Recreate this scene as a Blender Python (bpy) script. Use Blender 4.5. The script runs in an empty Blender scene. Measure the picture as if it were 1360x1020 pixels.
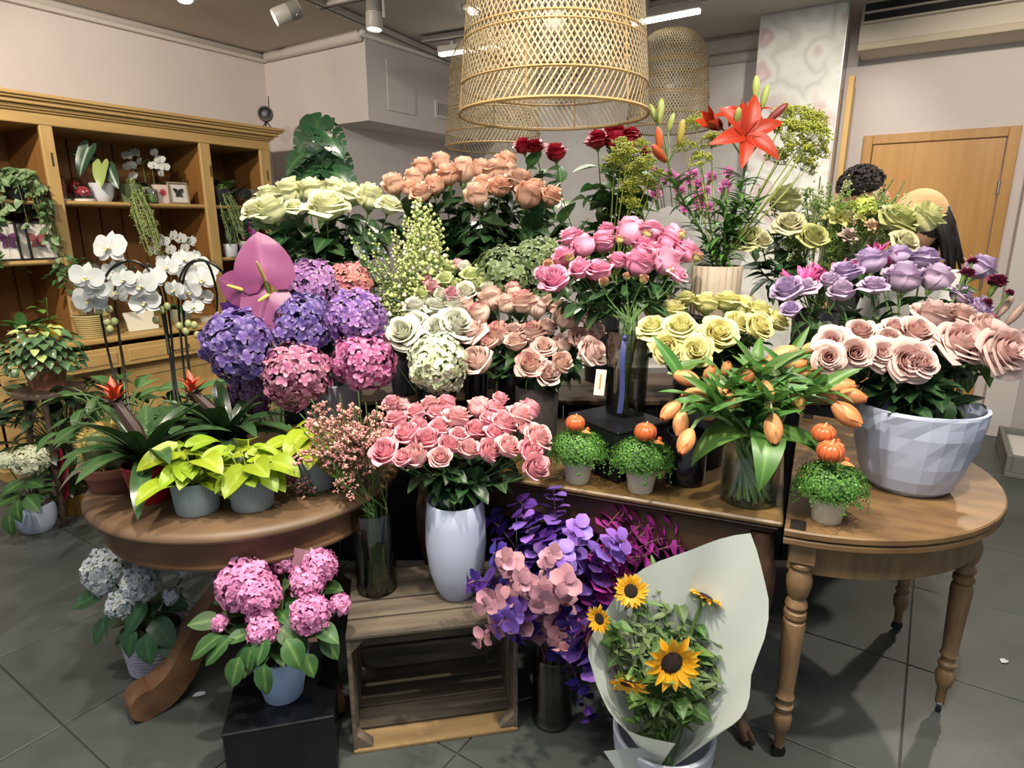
import bpy, math, random
from mathutils import Vector, Matrix
random.seed(7)
rnd = random.random
def ru(a, b): return a + (b - a) * random.random()
SC = bpy.context.scene
COL = SC.collection
# ------------------------------------------------------------------ camera
F = 834.0; TH = math.asin(210 / 860.0); H = 1.5
cT, sT = math.cos(TH), math.sin(TH)
cam_d = bpy.data.cameras.new('camera'); cam = bpy.data.objects.new('camera', cam_d); COL.objects.link(cam)
cam.location = (0, 0, H); cam.rotation_euler = (math.pi / 2 - TH, 0, 0)
cam_d.sensor_width = 36; cam_d.lens = F / 1360 * 36; cam_d.clip_start = .02
SC.camera = cam
# ------------------------------------------------------------------ light and exposure
w = bpy.data.worlds.new('world'); SC.world = w; w.use_nodes = True
w.node_tree.nodes['Background'].inputs[0].default_value = (.82, .90, 1, 1)
w.node_tree.nodes['Background'].inputs[1].default_value = .42
SC.view_settings.view_transform = 'Standard'; SC.view_settings.look = 'None'
SC.view_settings.exposure = 0.3; SC.view_settings.gamma = 1; SC.view_settings.use_curve_mapping = False
def spot(loc, tgt, power, ang=70, blend=.5, r=.04, col=(1, .88, .74)):
    l = bpy.data.lights.new('spot', 'SPOT'); l.energy = power; l.spot_size = math.radians(ang); l.spot_blend = blend
    l.shadow_soft_size = r; l.color = col
    o = bpy.data.objects.new('shop_spot_light', l); COL.objects.link(o); o.location = loc
    o.rotation_euler = (Vector(tgt) - Vector(loc)).to_track_quat('-Z', 'Y').to_euler(); return o
# track spots of the shop ceiling (the ones over and behind the photographer included)
spot((-.45, 1.0, 2.93), (-.3, 2.1, .9), 190, 100, .6)
spot((.95, .95, 2.93), (.85, 1.9, .9), 190, 100, .6)
spot((-1.55, 1.1, 2.93), (-1.3, 2.3, .7), 90, 90, .6)
spot((2.9, 3.3, 2.93), (1.1, 1.8, .5), 170, 70)
spot((-.3, 3.9, 2.93), (-.6, 2.0, .6), 150, 80)
spot((-2.6, 2.2, 2.93), (-2.2, 4.6, 1.4), 230, 100)
spot((-1.6, .9, 2.93), (-3.4, 3.6, 2.3), 130, 75, .3)
spot((1.5, 3.2, 2.93), (2.05, 4.9, 2.0), 75, 60, .6)
spot((2.2, 2.4, 2.93), (3.4, 4.4, 1.2), 150, 85)
def area(loc, tgt, power, sx, sy, col=(1, .95, .88)):
    l = bpy.data.lights.new('area', 'AREA'); l.shape = 'RECTANGLE'; l.size = sx; l.size_y = sy; l.energy = power; l.color = col
    o = bpy.data.objects.new('shop_ceiling_light', l); COL.objects.link(o); o.location = loc
    o.rotation_euler = (Vector(tgt) - Vector(loc)).to_track_quat('-Z', 'Y').to_euler(); return o
area((0, .3, 2.97), (0, .3, 0), 60, 2.4, .6)
area((.6, 3.6, 2.9), (.6, 3.6, 0), 40, 1.6, .3)
# ------------------------------------------------------------------ pixel helpers (photo 1360 x 1020)
def ray(u, v):
    a = (u - 680) / F; b = (510 - v) / F
    return Vector((a, cT + b * sT, -sT + b * cT))
def G(u, v, z=0.0):
    r = ray(u, v); return r * ((z - H) / r.z) + Vector((0, 0, H))
def D(u, v, y):
    r = ray(u, v); return r * (y / r.y) + Vector((0, 0, H))
def depth(p): return p.y * cT - (p.z - H) * sT
def px2m(p, px): return px / F * depth(p)
AX = math.radians(56.5); ca, sa = math.cos(AX), math.sin(AX)
def R(a, b, z=0.0): return Vector((a * ca - b * sa, a * sa + b * ca, z))
def PB(u, v, b):
    r = ray(u, v); k = -r.x * sa + r.y * ca; return r * (b / k) + Vector((0, 0, H))
def PA(u, v, a):
    r = ray(u, v); k = r.x * ca + r.y * sa; return r * (a / k) + Vector((0, 0, H))
def abz(p): return (p.x * ca + p.y * sa, -p.x * sa + p.y * ca, p.z)
# ------------------------------------------------------------------ materials
def lin(h):
    h = h.lstrip('#'); o = []
    for i in (0, 2, 4):
        c = int(h[i:i + 2], 16) / 255
        o.append(c / 12.92 if c <= .04045 else ((c + .055) / 1.055) ** 2.4)
    return (*o, 1)
MATS = {}
def mixn(nt, fac, a, b):
    n = nt.nodes.new('ShaderNodeMix'); n.data_type = 'RGBA'
    for s, val in ((n.inputs[0], fac), (n.inputs[6], a), (n.inputs[7], b)):
        if isinstance(val, bpy.types.NodeSocket): nt.links.new(val, s)
        else: s.default_value = val
    return n.outputs[2]
def mathn(nt, op, a, b=0.0, clamp=False):
    n = nt.nodes.new('ShaderNodeMath'); n.operation = op; n.use_clamp = clamp
    for s, val in ((n.inputs[0], a), (n.inputs[1], b)):
        if isinstance(val, bpy.types.NodeSocket): nt.links.new(val, s)
        else: s.default_value = val
    return n.outputs[0]
def noise(nt, scale, detail=3, stretch=None, rough=.5):
    tc = nt.nodes.new('ShaderNodeTexCoord'); n = nt.nodes.new('ShaderNodeTexNoise')
    n.inputs['Scale'].default_value = scale; n.inputs['Detail'].default_value = detail; n.inputs['Roughness'].default_value = rough
    if stretch:
        mp = nt.nodes.new('ShaderNodeMapping'); mp.inputs['Scale'].default_value = stretch
        nt.links.new(tc.outputs['Object'], mp.inputs[0]); nt.links.new(mp.outputs[0], n.inputs['Vector'])
    else: nt.links.new(tc.outputs['Object'], n.inputs['Vector'])
    return n.outputs['Fac']
def M(name, col='#808080', rough=.55, tip=None, tipw=1.5, cen=None, cenw=1.5, rim=None, col2=None, ns=6, stretch=None, nd=3, contrast=3.0,
      rand=0, tipfirst=False, trans=0, metal=0, bump=0, bs=40, bstretch=None, glass=0, alpha=1, emit=0, spec=.5, coat=0, hue=0):
    if name in MATS: return MATS[name]
    m = bpy.data.materials.new(name); m.use_nodes = True; nt = m.node_tree; N = nt.nodes; L = nt.links
    p = N['Principled BSDF']; c = lin(col)
    if tip or cen or rim:
        at = N.new('ShaderNodeAttribute'); at.attribute_name = 'g'
        sp = N.new('ShaderNodeSeparateColor'); L.new(at.outputs['Color'], sp.inputs[0])
    if tip and tipfirst: c = mixn(nt, mathn(nt, 'POWER', sp.outputs[0], tipw), c, lin(tip)); tip = None
    if cen: c = mixn(nt, mathn(nt, 'POWER', sp.outputs[1], cenw), c, lin(cen))
    if tip: c = mixn(nt, mathn(nt, 'POWER', sp.outputs[0], tipw), c, lin(tip))
    if rim: c = mixn(nt, mathn(nt, 'POWER', sp.outputs[2], 3.5), c, lin(rim))
    if col2:
        f = noise(nt, ns, nd, stretch)
        f = mathn(nt, 'ADD', mathn(nt, 'MULTIPLY', mathn(nt, 'SUBTRACT', f, .5), contrast), .5, True)
        c = mixn(nt, f, c, lin(col2))
    if rand or hue:
        oi = N.new('ShaderNodeObjectInfo'); hs = N.new('ShaderNodeHueSaturation')
        if isinstance(c, bpy.types.NodeSocket): L.new(c, hs.inputs['Color'])
        else: hs.inputs['Color'].default_value = c
        L.new(mathn(nt, 'ADD', mathn(nt, 'MULTIPLY', oi.outputs['Random'], rand), 1 - rand / 2), hs.inputs['Value'])
        if hue: L.new(mathn(nt, 'ADD', mathn(nt, 'MULTIPLY', mathn(nt, 'FRACT', mathn(nt, 'MULTIPLY', oi.outputs['Random'], 7.3)), hue), .5 - hue / 2), hs.inputs['Hue'])
        c = hs.outputs[0]
    if isinstance(c, bpy.types.NodeSocket): L.new(c, p.inputs['Base Color'])
    else: p.inputs['Base Color'].default_value = c
    p.inputs['Roughness'].default_value = rough; p.inputs['Metallic'].default_value = metal
    p.inputs['Specular IOR Level'].default_value = spec; p.inputs['Coat Weight'].default_value = coat
    if bump:
        b = N.new('ShaderNodeBump'); b.inputs['Strength'].default_value = bump; b.inputs['Distance'].default_value = .01
        L.new(noise(nt, bs, 4, bstretch), b.inputs['Height']); L.new(b.outputs[0], p.inputs['Normal'])
    if emit:
        p.inputs['Emission Color'].default_value = lin(col); p.inputs['Emission Strength'].default_value = emit
    out = N['Material Output']
    if trans:
        t = N.new('ShaderNodeBsdfTranslucent')
        if isinstance(c, bpy.types.NodeSocket): L.new(c, t.inputs[0])
        else: t.inputs[0].default_value = c
        mx = N.new('ShaderNodeMixShader'); mx.inputs[0].default_value = trans
        L.new(p.outputs[0], mx.inputs[1]); L.new(t.outputs[0], mx.inputs[2]); L.new(mx.outputs[0], out.inputs[0])
    if glass:
        t = N.new('ShaderNodeBsdfTransparent'); t.inputs[0].default_value = lin(col)
        g = N.new('ShaderNodeBsdfGlossy'); g.inputs['Roughness'].default_value = .03
        fr = N.new('ShaderNodeLayerWeight'); fr.inputs['Blend'].default_value = .25
        mx = N.new('ShaderNodeMixShader')
        L.new(mathn(nt, 'ADD', mathn(nt, 'MULTIPLY', fr.outputs['Fresnel'], .55), glass), mx.inputs[0])
        L.new(t.outputs[0], mx.inputs[1]); L.new(g.outputs[0], mx.inputs[2]); L.new(mx.outputs[0], out.inputs[0])
    MATS[name] = m; return m
# ------------------------------------------------------------------ mesh builder
class MB:
    def __init__(s): s.v = []; s.f = []; s.m = []; s.c = []
    def add(s, vs, fs, m=0, col=(0, 0, 0)):
        o = len(s.v); s.v.extend([tuple(q) for q in vs])
        if col and isinstance(col, list): s.c.extend(col)
        else: s.c.extend([col] * len(vs))
        s.f.extend([tuple(i + o for i in q) for q in fs]); s.m.extend([m] * len(fs)); return s
    def sheet(s, fn, nu, nv, m=0, cf=None, wrap=False):
        vs = []; cs = []; n = nu if wrap else nu + 1
        for j in range(nv + 1):
            for i in range(n):
                u = -1 + 2 * i / nu; v = j / nv
                vs.append(fn(u, v)); cs.append(cf(u, v) if cf else (v, 0, 0))
        fs = []
        for j in range(nv):
            for i in range(nu):
                a = j * n + i; b = j * n + (i + 1) % n; fs.append((a, b, b + n, a + n))
        return s.add(vs, fs, m, cs)
    def box(s, x0, x1, y0, y1, z0, z1, c=0.0, m=0, M4=None):
        if c <= 0:
            vs = [(x, y, z) for z in (z0, z1) for y in (y0, y1) for x in (x0, x1)]
            fs = [(0, 2, 3, 1), (4, 5, 7, 6), (0, 1, 5, 4), (2, 6, 7, 3), (0, 4, 6, 2), (1, 3, 7, 5)]
        else:
            vs = []; fs = []
            X, Y, Z = (x0, x1), (y0, y1), (z0, z1); idx = {}
            for k in (0, 1):
                for j in (0, 1):
                    for i in (0, 1):
                        sx, sy, sz = (1 - 2 * i) * c, (1 - 2 * j) * c, (1 - 2 * k) * c
                        for t, q in enumerate(((X[i], Y[j] + sy, Z[k] + sz), (X[i] + sx, Y[j], Z[k] + sz), (X[i] + sx, Y[j] + sy, Z[k]))):
                            idx[(i, j, k, t)] = len(vs); vs.append(q)
            g = lambda i, j, k, t: idx[(i, j, k, t)]
            for i in (0, 1):
                q = [g(i, 0, 0, 0), g(i, 1, 0, 0), g(i, 1, 1, 0), g(i, 0, 1, 0)]; fs.append(tuple(q if i else q[::-1]))
                q = [g(0, i, 0, 1), g(1, i, 0, 1), g(1, i, 1, 1), g(0, i, 1, 1)]; fs.append(tuple(q[::-1] if i else q))
                q = [g(0, 0, i, 2), g(1, 0, i, 2), g(1, 1, i, 2), g(0, 1, i, 2)]; fs.append(tuple(q if i else q[::-1]))
            for p in (0, 1):
                for q in (0, 1):
                    fs.append((g(p, q, 0, 0), g(p, q, 1, 0), g(p, q, 1, 1), g(p, q, 0, 1)))
                    fs.append((g(0, p, q, 1), g(1, p, q, 1), g(1, p, q, 2), g(0, p, q, 2)))
                    fs.append((g(p, 0, q, 0), g(p, 1, q, 0), g(p, 1, q, 2), g(p, 0, q, 2)))
                    for r in (0, 1): fs.append((g(p, q, r, 0), g(p, q, r, 1), g(p, q, r, 2)))
        if M4: vs = [M4 @ Vector(q) for q in vs]
        return s.add(vs, fs, m)
    def lathe(s, prof, n=32, m=0, c=(0, 0, 0), rf=None, close=False):
        vs = []; fs = []; k = len(prof)
        for i in range(n):
            t = 2 * math.pi * i / n
            for j, (r, z) in enumerate(prof):
                q = r * (rf(t, j, z) if rf else 1); vs.append((c[0] + q * math.cos(t), c[1] + q * math.sin(t), c[2] + z))
        for i in range(n):
            for j in range(k - 1):
                a = i * k + j; b = ((i + 1) % n) * k + j; fs.append((a, b, b + 1, a + 1))
        return s.add(vs, fs, m)
    def tube(s, pts, r, n=6, m=0, cap=True, col=(0, 0, 0)):
        pts = [Vector(p) for p in pts]; k = len(pts); vs = []; fs = []
        rr = r if isinstance(r, (list, tuple)) else [r] * k
        up = Vector((0, 0, 1)); prev = None
        for i, p in enumerate(pts):
            d = (pts[min(i + 1, k - 1)] - pts[max(i - 1, 0)])
            d = d.normalized() if d.length > 1e-9 else Vector((0, 0, 1))
            x = prev - d * prev.dot(d) if prev is not None else d.cross(up if abs(d.z) < .95 else Vector((1, 0, 0)))
            if x.length < 1e-6: x = d.orthogonal()
            x.normalize(); prev = x; y = d.cross(x)
            for j in range(n):
                t = 2 * math.pi * j / n; vs.append(p + (x * math.cos(t) + y * math.sin(t)) * rr[i])
        for i in range(k - 1):
            for j in range(n):
                a = i * n + j; b = i * n + (j + 1) % n; fs.append((a, b, b + n, a + n))
        if cap: fs.append(tuple(range(n))[::-1]); fs.append(tuple(range((k - 1) * n, k * n)))
        return s.add(vs, fs, m, col)
    def ball(s, c, r, nu=10, nv=6, m=0, col=(0, 0, 0), sx=1, sy=1, sz=1):
        c = Vector(c); vs = [c + Vector((0, 0, -r * sz))]
        for j in range(1, nv):
            ph = -math.pi / 2 + math.pi * j / nv
            for i in range(nu):
                t = 2 * math.pi * i / nu; vs.append(c + Vector((r * sx * math.cos(ph) * math.cos(t), r * sy * math.cos(ph) * math.sin(t), r * sz * math.sin(ph))))
        vs.append(c + Vector((0, 0, r * sz))); fs = []
        for i in range(nu): fs.append((0, 1 + (i + 1) % nu, 1 + i))
        for j in range(nv - 2):
            for i in range(nu):
                a = 1 + j * nu + i; b = 1 + j * nu + (i + 1) % nu; fs.append((a, b, b + nu, a + nu))
        t = len(vs) - 1; o = 1 + (nv - 2) * nu
        for i in range(nu): fs.append((o + i, o + (i + 1) % nu, t))
        return s.add(vs, fs, m, col)
    def merge(s, other, M4, m=None):
        o = len(s.v); s.v.extend([tuple(M4 @ Vector(q)) for q in other.v]); s.c.extend(other.c)
        s.f.extend([tuple(i + o for i in q) for q in other.f]); s.m.extend(other.m if m is None else [m] * len(other.f)); return s
    def mesh(s, name, mats=(), smooth=True, angle=50):
        me = bpy.data.meshes.new(name); me.from_pydata(s.v, [], s.f)
        for q in mats: me.materials.append(q)
        if any(s.m): me.polygons.foreach_set('material_index', s.m)
        at = me.attributes.new('g', 'FLOAT_COLOR', 'POINT'); fl = []
        for q in s.c: fl.extend((q[0], q[1], q[2], 1))
        at.data.foreach_set('color', fl)
        if smooth:
            me.shade_smooth()
            if angle < 180: me.set_sharp_from_angle(angle=math.radians(angle))
        else: me.shade_flat()
        me.validate(); return me
def tag(o, label=None, cat=None, group=None, kind=None):
    if label: o['label'] = label
    if cat: o['category'] = cat
    if group: o['group'] = group
    if kind: o['kind'] = kind
    return o
def root(name, label, cat, loc=(0, 0, 0), group=None, rz=0):
    o = bpy.data.objects.new(name, None); COL.objects.link(o); o.location = loc; o.rotation_euler = (0, 0, rz); o.empty_display_size = .05
    return tag(o, label, cat, group)
def obj(name, me, mat=None, parent=None, M4=None, label=None, stuff=False):
    o = bpy.data.objects.new(name, me); COL.objects.link(o)
    if mat is not None:
        if len(me.materials) == 0: me.materials.append(mat)
        elif me.materials[0] != mat: o.material_slots[0].link = 'OBJECT'; o.material_slots[0].material = mat
    if parent is not None: o.parent = parent
    if M4 is not None: o.matrix_basis = M4
    if label: o['label'] = label
    if stuff: o['kind'] = 'stuff'
    return o
def single(name, me, mat, label, cat, loc=(0, 0, 0), group=None, M4=None):
    o = obj(name, me, mat); o.matrix_basis = M4 if M4 is not None else Matrix.Translation(loc); return tag(o, label, cat, group)
def struct(name, me, mat=None, parent=None):
    o = obj(name, me, mat, parent)
    if parent is None: o['kind'] = 'structure'
    return o
def zdir(pos, d, s=1.0, spin=0.0):      # local Z along d
    d = Vector(d).normalized(); q = d.to_track_quat('Z', 'Y').to_matrix().to_4x4()
    return Matrix.Translation(pos) @ q @ Matrix.Rotation(spin, 4, 'Z') @ Matrix.Diagonal((s, s, s, 1))
def ydir(pos, d, up=(0, 0, 1), s=1.0, sx=None, roll=0.0):    # local Y along d, Z near up
    y = Vector(d).normalized(); z = Vector(up) - y * Vector(up).dot(y)
    if z.length < 1e-4: z = y.orthogonal()
    z.normalize(); x = y.cross(z)
    m = Matrix((x, y, z)).transposed().to_4x4()
    sx = s if sx is None else sx
    return Matrix.Translation(pos) @ m @ Matrix.Rotation(roll, 4, 'Y') @ Matrix.Diagonal((sx, s, s, 1))
def T(v): return Matrix.Translation(Vector(v))
def bez(a, b, c, d, n):
    o = []
    for i in range(n + 1):
        t = i / n; s = 1 - t; o.append(a * s ** 3 + b * 3 * s * s * t + c * 3 * s * t * t + d * t ** 3)
    return o
def smoothpts(pts, k=4):
    pts = [Vector(p) for p in pts]; o = []
    for i in range(len(pts) - 1):
        p0 = pts[max(i - 1, 0)]; p1 = pts[i]; p2 = pts[i + 1]; p3 = pts[min(i + 2, len(pts) - 1)]
        for j in range(k):
            t = j / k
            o.append(.5 * ((2 * p1) + (p2 - p0) * t + (2 * p0 - 5 * p1 + 4 * p2 - p3) * t * t + (3 * p1 - p0 - 3 * p2 + p3) * t ** 3))
    o.append(pts[-1]); return o
# ================================================================== the room
ZC = 3.0; BW = 5.32; AB = 5.76
wallm = M('wall_paint', '#cdc5c1', .9, col2='#c6bebb', ns=1.2, spec=.2)
ceilm = M('ceiling_paint', '#bdb5ac', .9, spec=.2)
trimm = M('trim_paint', '#c9c3bd', .6)
def rbox(mb, a0, a1, b0, b1, z0, z1, c=0, m=0):
    return mb.box(a0, a1, b0, b1, z0, z1, c, m, Matrix.Rotation(AX, 4, 'Z'))
def rb(a0, a1, b0, b1, z0, z1, c=0): return rbox(MB(), a0, a1, b0, b1, z0, z1, c)
# floor slab with separate tiles
slab = rb(-2.5, 7.5, -4.5, BW + .2, -.12, -.006)
floor = struct('floor', slab.mesh('floor', (), False), M('grout', '#3a3c3a', .9))
tilem = M('floor_tile', '#4f5451', .42, col2='#3d423f', ns=3.5, nd=6, contrast=2.2, rand=.14, bump=.08, bs=25, spec=.35)
TA, TB = .59, .5425
tile_me = MB().box(.0025, TA - .0025, .0025, TB - .0025, -.012, 0, .0015).mesh('tile', (), False)
for i in range(-5, 7):
    for j in range(-6, 10):
        a = 2.36 + i * TA; b = -.11 + j * TB
        if a > AB: continue
        c = R(a + .3, b + .27)
        if c.y < .6 or abs(c.x) > c.y * 1.05 + .8: continue
        obj('tile', tile_me, tilem, floor, T(R(a, b)) @ Matrix.Rotation(AX, 4, 'Z'))
struct('ceiling', rb(-2.2, 7.5, -4.5, BW + .2, ZC, ZC + .12).mesh('ceiling', (), False), ceilm)
struct('wall_left', rb(-2.5, 3.96, BW, BW + .12, 0, ZC).mesh('w', (), False), wallm)
struct('wall_back_left', rb(3.96, 4.08, 4.44, BW + .12, 0, ZC).mesh('w', (), False), wallm)
struct('wall_recess', rb(4.08, AB, 4.44, 4.56, 0, ZC).mesh('w', (), False), wallm)
mb = rb(3.96, AB, 4.03, 4.44, 2.34, ZC)
bulk = struct('wall_bulkhead', mb.mesh('w', (), False), wallm)
mb = MB(); rbox(mb, AB, AB + .12, .58, 4.56, 0, ZC); rbox(mb, AB, AB + .12, -4.5, -.375, 0, ZC); rbox(mb, AB, AB + .12, -.375, .58, 2.165, ZC)
struct('wall_back', mb.mesh('w', (), False), wallm)
# access panel and vent grille of the bulkhead
p0 = abz(PB(512, 80, 4.03)); p1 = abz(PB(538, 140, 4.03))
mb = rb(p0[0], p1[0] + .12, 4.022, 4.03, 2.45, 2.84, .003); struct('trim_1', mb.mesh('panel', (), False), wallm)
v0 = abz(PB(577, 135, 4.03)); v1 = abz(PB(601, 158, 4.03)); zt, zb = v0[2] + .02, v1[2] - .02
vr = root('air_vent', 'small white wall vent grille on the pale bulkhead', 'vent', R(v0[0], 4.03, zb), rz=AX)
wv = v1[0] - v0[0]; hv = zt - zb
mb = MB(); mb.box(0, wv, -.015, 0, 0, .025).box(0, wv, -.015, 0, hv - .025, hv).box(0, .025, -.015, 0, .025, hv - .025).box(wv - .025, wv, -.015, 0, .025, hv - .025)
obj('frame', mb.mesh('f', (), False), trimm, vr)
obj('backing', MB().box(.02, wv - .02, -.004, -.001, .02, hv - .02).mesh('b', (), False), M('vent_dark', '#565450', .8), vr)
sl = MB().box(0, .006, -.013, -.004, .025, hv - .025).mesh('slat', (), False)
for i in range(9): obj('slat', sl, trimm, vr, T((.03 + (wv - .06) * i / 8.5, 0, 0)))
# crown mouldings
mb = MB(); rbox(mb, -2.5, 3.96, BW - .07, BW, ZC - .075, ZC, .02); struct('trim_2', mb.mesh('t'), trimm)
mb = MB(); rbox(mb, 3.89, 3.96, 4.03, BW - .07, ZC - .075, ZC, .02); struct('trim_3', mb.mesh('t'), trimm)
mb = MB(); rbox(mb, 3.89, AB, 3.97, 4.03, ZC - .05, ZC, .015); struct('trim_4', mb.mesh('t'), trimm)
mb = MB(); rbox(mb, AB - .1, AB, 1.3, 3.97, ZC - .12, ZC, .03); rbox(mb, AB - .06, AB, 1.3, 3.97, ZC - .2, ZC - .12, .02); struct('trim_5', mb.mesh('t'), trimm)
# printed rose wallpaper (flat print): back wall panel and the tall pillar
def print_mat(name, scale):
    m = bpy.data.materials.new(name); m.use_nodes = True; nt = m.node_tree; p = nt.nodes['Principled BSDF']
    tc = nt.nodes.new('ShaderNodeTexCoord'); mp = nt.nodes.new('ShaderNodeMapping'); nt.links.new(tc.outputs['Object'], mp.inputs[0])
    nz = nt.nodes.new('ShaderNodeTexNoise'); nz.inputs['Scale'].default_value = 3; nt.links.new(mp.outputs[0], nz.inputs['Vector'])
    va = nt.nodes.new('ShaderNodeVectorMath'); va.operation = 'MULTIPLY_ADD'; va.inputs[1].default_value = (.5, .5, .5)
    nt.links.new(nz.outputs['Color'], va.inputs[0]); nt.links.new(mp.outputs[0], va.inputs[2])
    vo = nt.nodes.new('ShaderNodeTexVoronoi'); vo.feature = 'SMOOTH_F1'; vo.inputs['Scale'].default_value = scale; vo.inputs['Smoothness'].default_value = .2
    nt.links.new(va.outputs[0], vo.inputs['Vector'])
    rings = mathn(nt, 'ADD', mathn(nt, 'MULTIPLY', mathn(nt, 'SINE', mathn(nt, 'MULTIPLY', vo.outputs['Distance'], 17)), .5), .5)
    near = mathn(nt, 'SUBTRACT', 1.0, mathn(nt, 'MULTIPLY', vo.outputs['Distance'], 1.7), True)
    pink = mathn(nt, 'MULTIPLY', mathn(nt, 'POWER', near, 1.5), .7)
    c = mixn(nt, pink, lin('#ccd0c9'), lin('#d07a86'))
    c = mixn(nt, mathn(nt, 'MULTIPLY', mathn(nt, 'POWER', rings, 2.0), .5), c, lin('#e2e5df'))
    c = mixn(nt, mathn(nt, 'MULTIPLY', mathn(nt, 'POWER', mathn(nt, 'SUBTRACT', 1.0, rings), 5.0), .22), c, lin('#a88890'))
    nt.links.new(c, p.inputs['Base Color']); p.inputs['Roughness'].default_value = .5; return m
murm = print_mat('rose_print', 3.6)
struct('trim_6', rb(AB - .012, AB, 1.35, 3.9, .1, ZC - .2).mesh('p', (), False), M('pale_print', '#dcdedb', .6, col2='#cfc4c2', ns=2.5, nd=5))
mb = rb(5.3, 5.42, .735, 1.31, 0, ZC); pil = struct('wall_pillar', mb.mesh('pillar', (), False), wallm)
o = struct('trim_7', MB().box(0, .575, -.006, 0, 0, ZC - .01).mesh('p', (), False), murm); o.matrix_basis = T(R(5.3, .735, 0)) @ Matrix.Rotation(AX - math.pi / 2, 4, 'Z'); o.matrix_basis = T(R(5.294, .735, 0)) @ Matrix.Rotation(AX + math.pi / 2, 4, 'Z')
struct('trim_8', rb(5.29, 5.43, .722, .735, 0, ZC, .002).mesh('t', (), False), M('alu', '#b9b8b4', .35, metal=.6))
struct('trim_9', rb(5.46, 5.56, .66, .70, 0, 2.55, .003).mesh('t', (), False), M('raw_wood', '#c9a76a', .6))
# air-conditioning bulkhead over the door
bm_ = M('bulkhead_paint', '#c6bdad', .8)
mb = rb(5.45, AB, -4.5, .66, 2.70, ZC); beam = struct('wall_beam', mb.mesh('b', (), False), bm_)
struct('trim_10', rb(5.42, 5.45, -4.5, .66, 2.70, 2.745, .004).mesh('t', (), False), M('beam_trim', '#b5aa94', .7))
ac = root('linear_air_grille', 'long black slotted air conditioning grille under the ceiling', 'grille', R(5.45, -2.2, 2.88), rz=AX)
obj('backing', MB().box(-.02, -.002, 0, 2.84, 0, .115).mesh('b', (), False), M('grille_black', '#161616', .7), ac)
sl = MB().box(-.045, -.002, 0, 2.84, 0, .012, .002).mesh('slat', (), False)
for z in (-.012, .05, .115): obj('slat', sl, bm_, ac, T((0, 0, z)))
for y in (1.0, 1.55, 2.2): obj('clip', MB().box(-.05, -.03, y, y + .03, .048, .068, .003).mesh('c', (), False), trimm, ac)
# door
oak = M('oak_door', '#ad7c3a', .45, col2='#b98c49', ns=2.2, stretch=(14, 14, .8), nd=4, contrast=2.4)
oakf = M('oak_frame', '#a87a3c', .5, col2='#b58a4b', ns=2.2, stretch=(12, 12, .8), nd=4)
dr = bpy.data.objects.new('door_1', None); COL.objects.link(dr); dr.location = R(AB, -.375, 0); dr.rotation_euler = (0, 0, AX); dr['kind'] = 'structure'
obj('door_leaf', MB().box(-.005, .04, .075, .885, .005, 2.095, .003).mesh('d', (), False), oak, dr)
mb = MB().box(-.02, .08, 0, .07, 0, 2.165, .004).box(-.02, .08, .89, .955, 0, 2.165, .004).box(-.02, .08, .07, .89, 2.1, 2.165, .004)
obj('door_frame', mb.mesh('f', (), False), oakf, dr)
hg = MB().tube([(-.02, .072, 0), (-.02, .072, .09)], .009, 8).mesh('h')
for z in (.25, 1.05, 1.72): obj('hinge', hg, M('steel', '#a5a29b', .35, metal=.9), dr, T((0, 0, z)))
mb = MB().tube([(-.005, .82, 1.03), (-.06, .82, 1.03), (-.06, .70, 1.03)], .009, 8); obj('handle', mb.mesh('h'), MATS['steel'], dr)
# white wall strip (casing) right of the door
struct('trim_11', rb(5.6, AB, -.62, -.44, 0, 2.68, .004).mesh('t', (), False), trimm)
# ceiling tracks, spots, linear lamps, downlights
trk = M('track_white', '#b4aea6', .5)
def bar(p, q, wd, ht, name, label, cat, mat, group=None):
    p, q = Vector(p), Vector(q); d = (q - p); L = d.length
    r = root(name, label, cat, p, group, math.atan2(d.y, d.x)); return r, L
q0, q1 = G(412, 2, 2.95), G(622, 93, 2.95)
q0 = q0 + (q0 - q1) * .8
r, L = bar(q0, q1, 0, 0, 'lighting_track', 'long white ceiling track beside the bulkhead', 'track', trk)
obj('rail', MB().box(0, L, -.03, .03, 0, .035, .004).mesh('rail', (), False), trk, r)
obj('channel', MB().box(0, L, -.008, .008, -.002, .002).mesh('ch', (), False), M('vent_dark'), r)
for x in (.4, 1.3, 2.2): obj('hanger', MB().box(x, x + .04, -.02, .02, .035, .05, .002).mesh('h', (), False), trk, r)
for i, (pa, pb, lb) in enumerate([((425, 12), (520, -8), 'short white cross track over the bulkhead corner'), ((562, 57), (648, 44), 'white cross track above the linear lamp'), ((842, 17), (965, -6), 'grey cross track above the far linear lamp')]):
    p, q = G(*pa, 2.95), G(*pb, 2.95); r, L = bar(p, q, 0, 0, 'cross_track', lb, 'track', trk)
    obj('rail', MB().box(0, L, -.035, .035, 0, .04, .004).mesh('rail', (), False), trk, r); obj('channel', MB().box(0, L, -.01, .01, -.003, .002).mesh('ch', (), False), M('vent_dark'), r)
lampem = M('lamp_white', '#fff6e8', emit=6)
for pa, pb, lb in [((583, 73), (668, 61), 'slim linear ceiling lamp left of the big wicker pendant'), ((838, 32), (931, 14), 'slim linear ceiling lamp right of the big wicker pendant')]:
    p, q = G(*pa, 2.86), G(*pb, 2.86); r, L = bar(p, q, 0, 0, 'linear_lamp', lb, 'lamp', trk)
    obj('housing', MB().box(0, L, -.03, .03, .01, .06, .005).mesh('h', (), False), trk, r); obj('diffuser', MB().box(.01, L - .01, -.025, .025, -.012, .01, .004).mesh('d', (), False), lampem, r)
    for x in (.2, .75): obj('bracket', MB().box(L * x, L * x + .03, -.012, .012, .06, .14).mesh('b', (), False), trk, r)
grey = M('spot_grey', '#a9a59e', .45)
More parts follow.
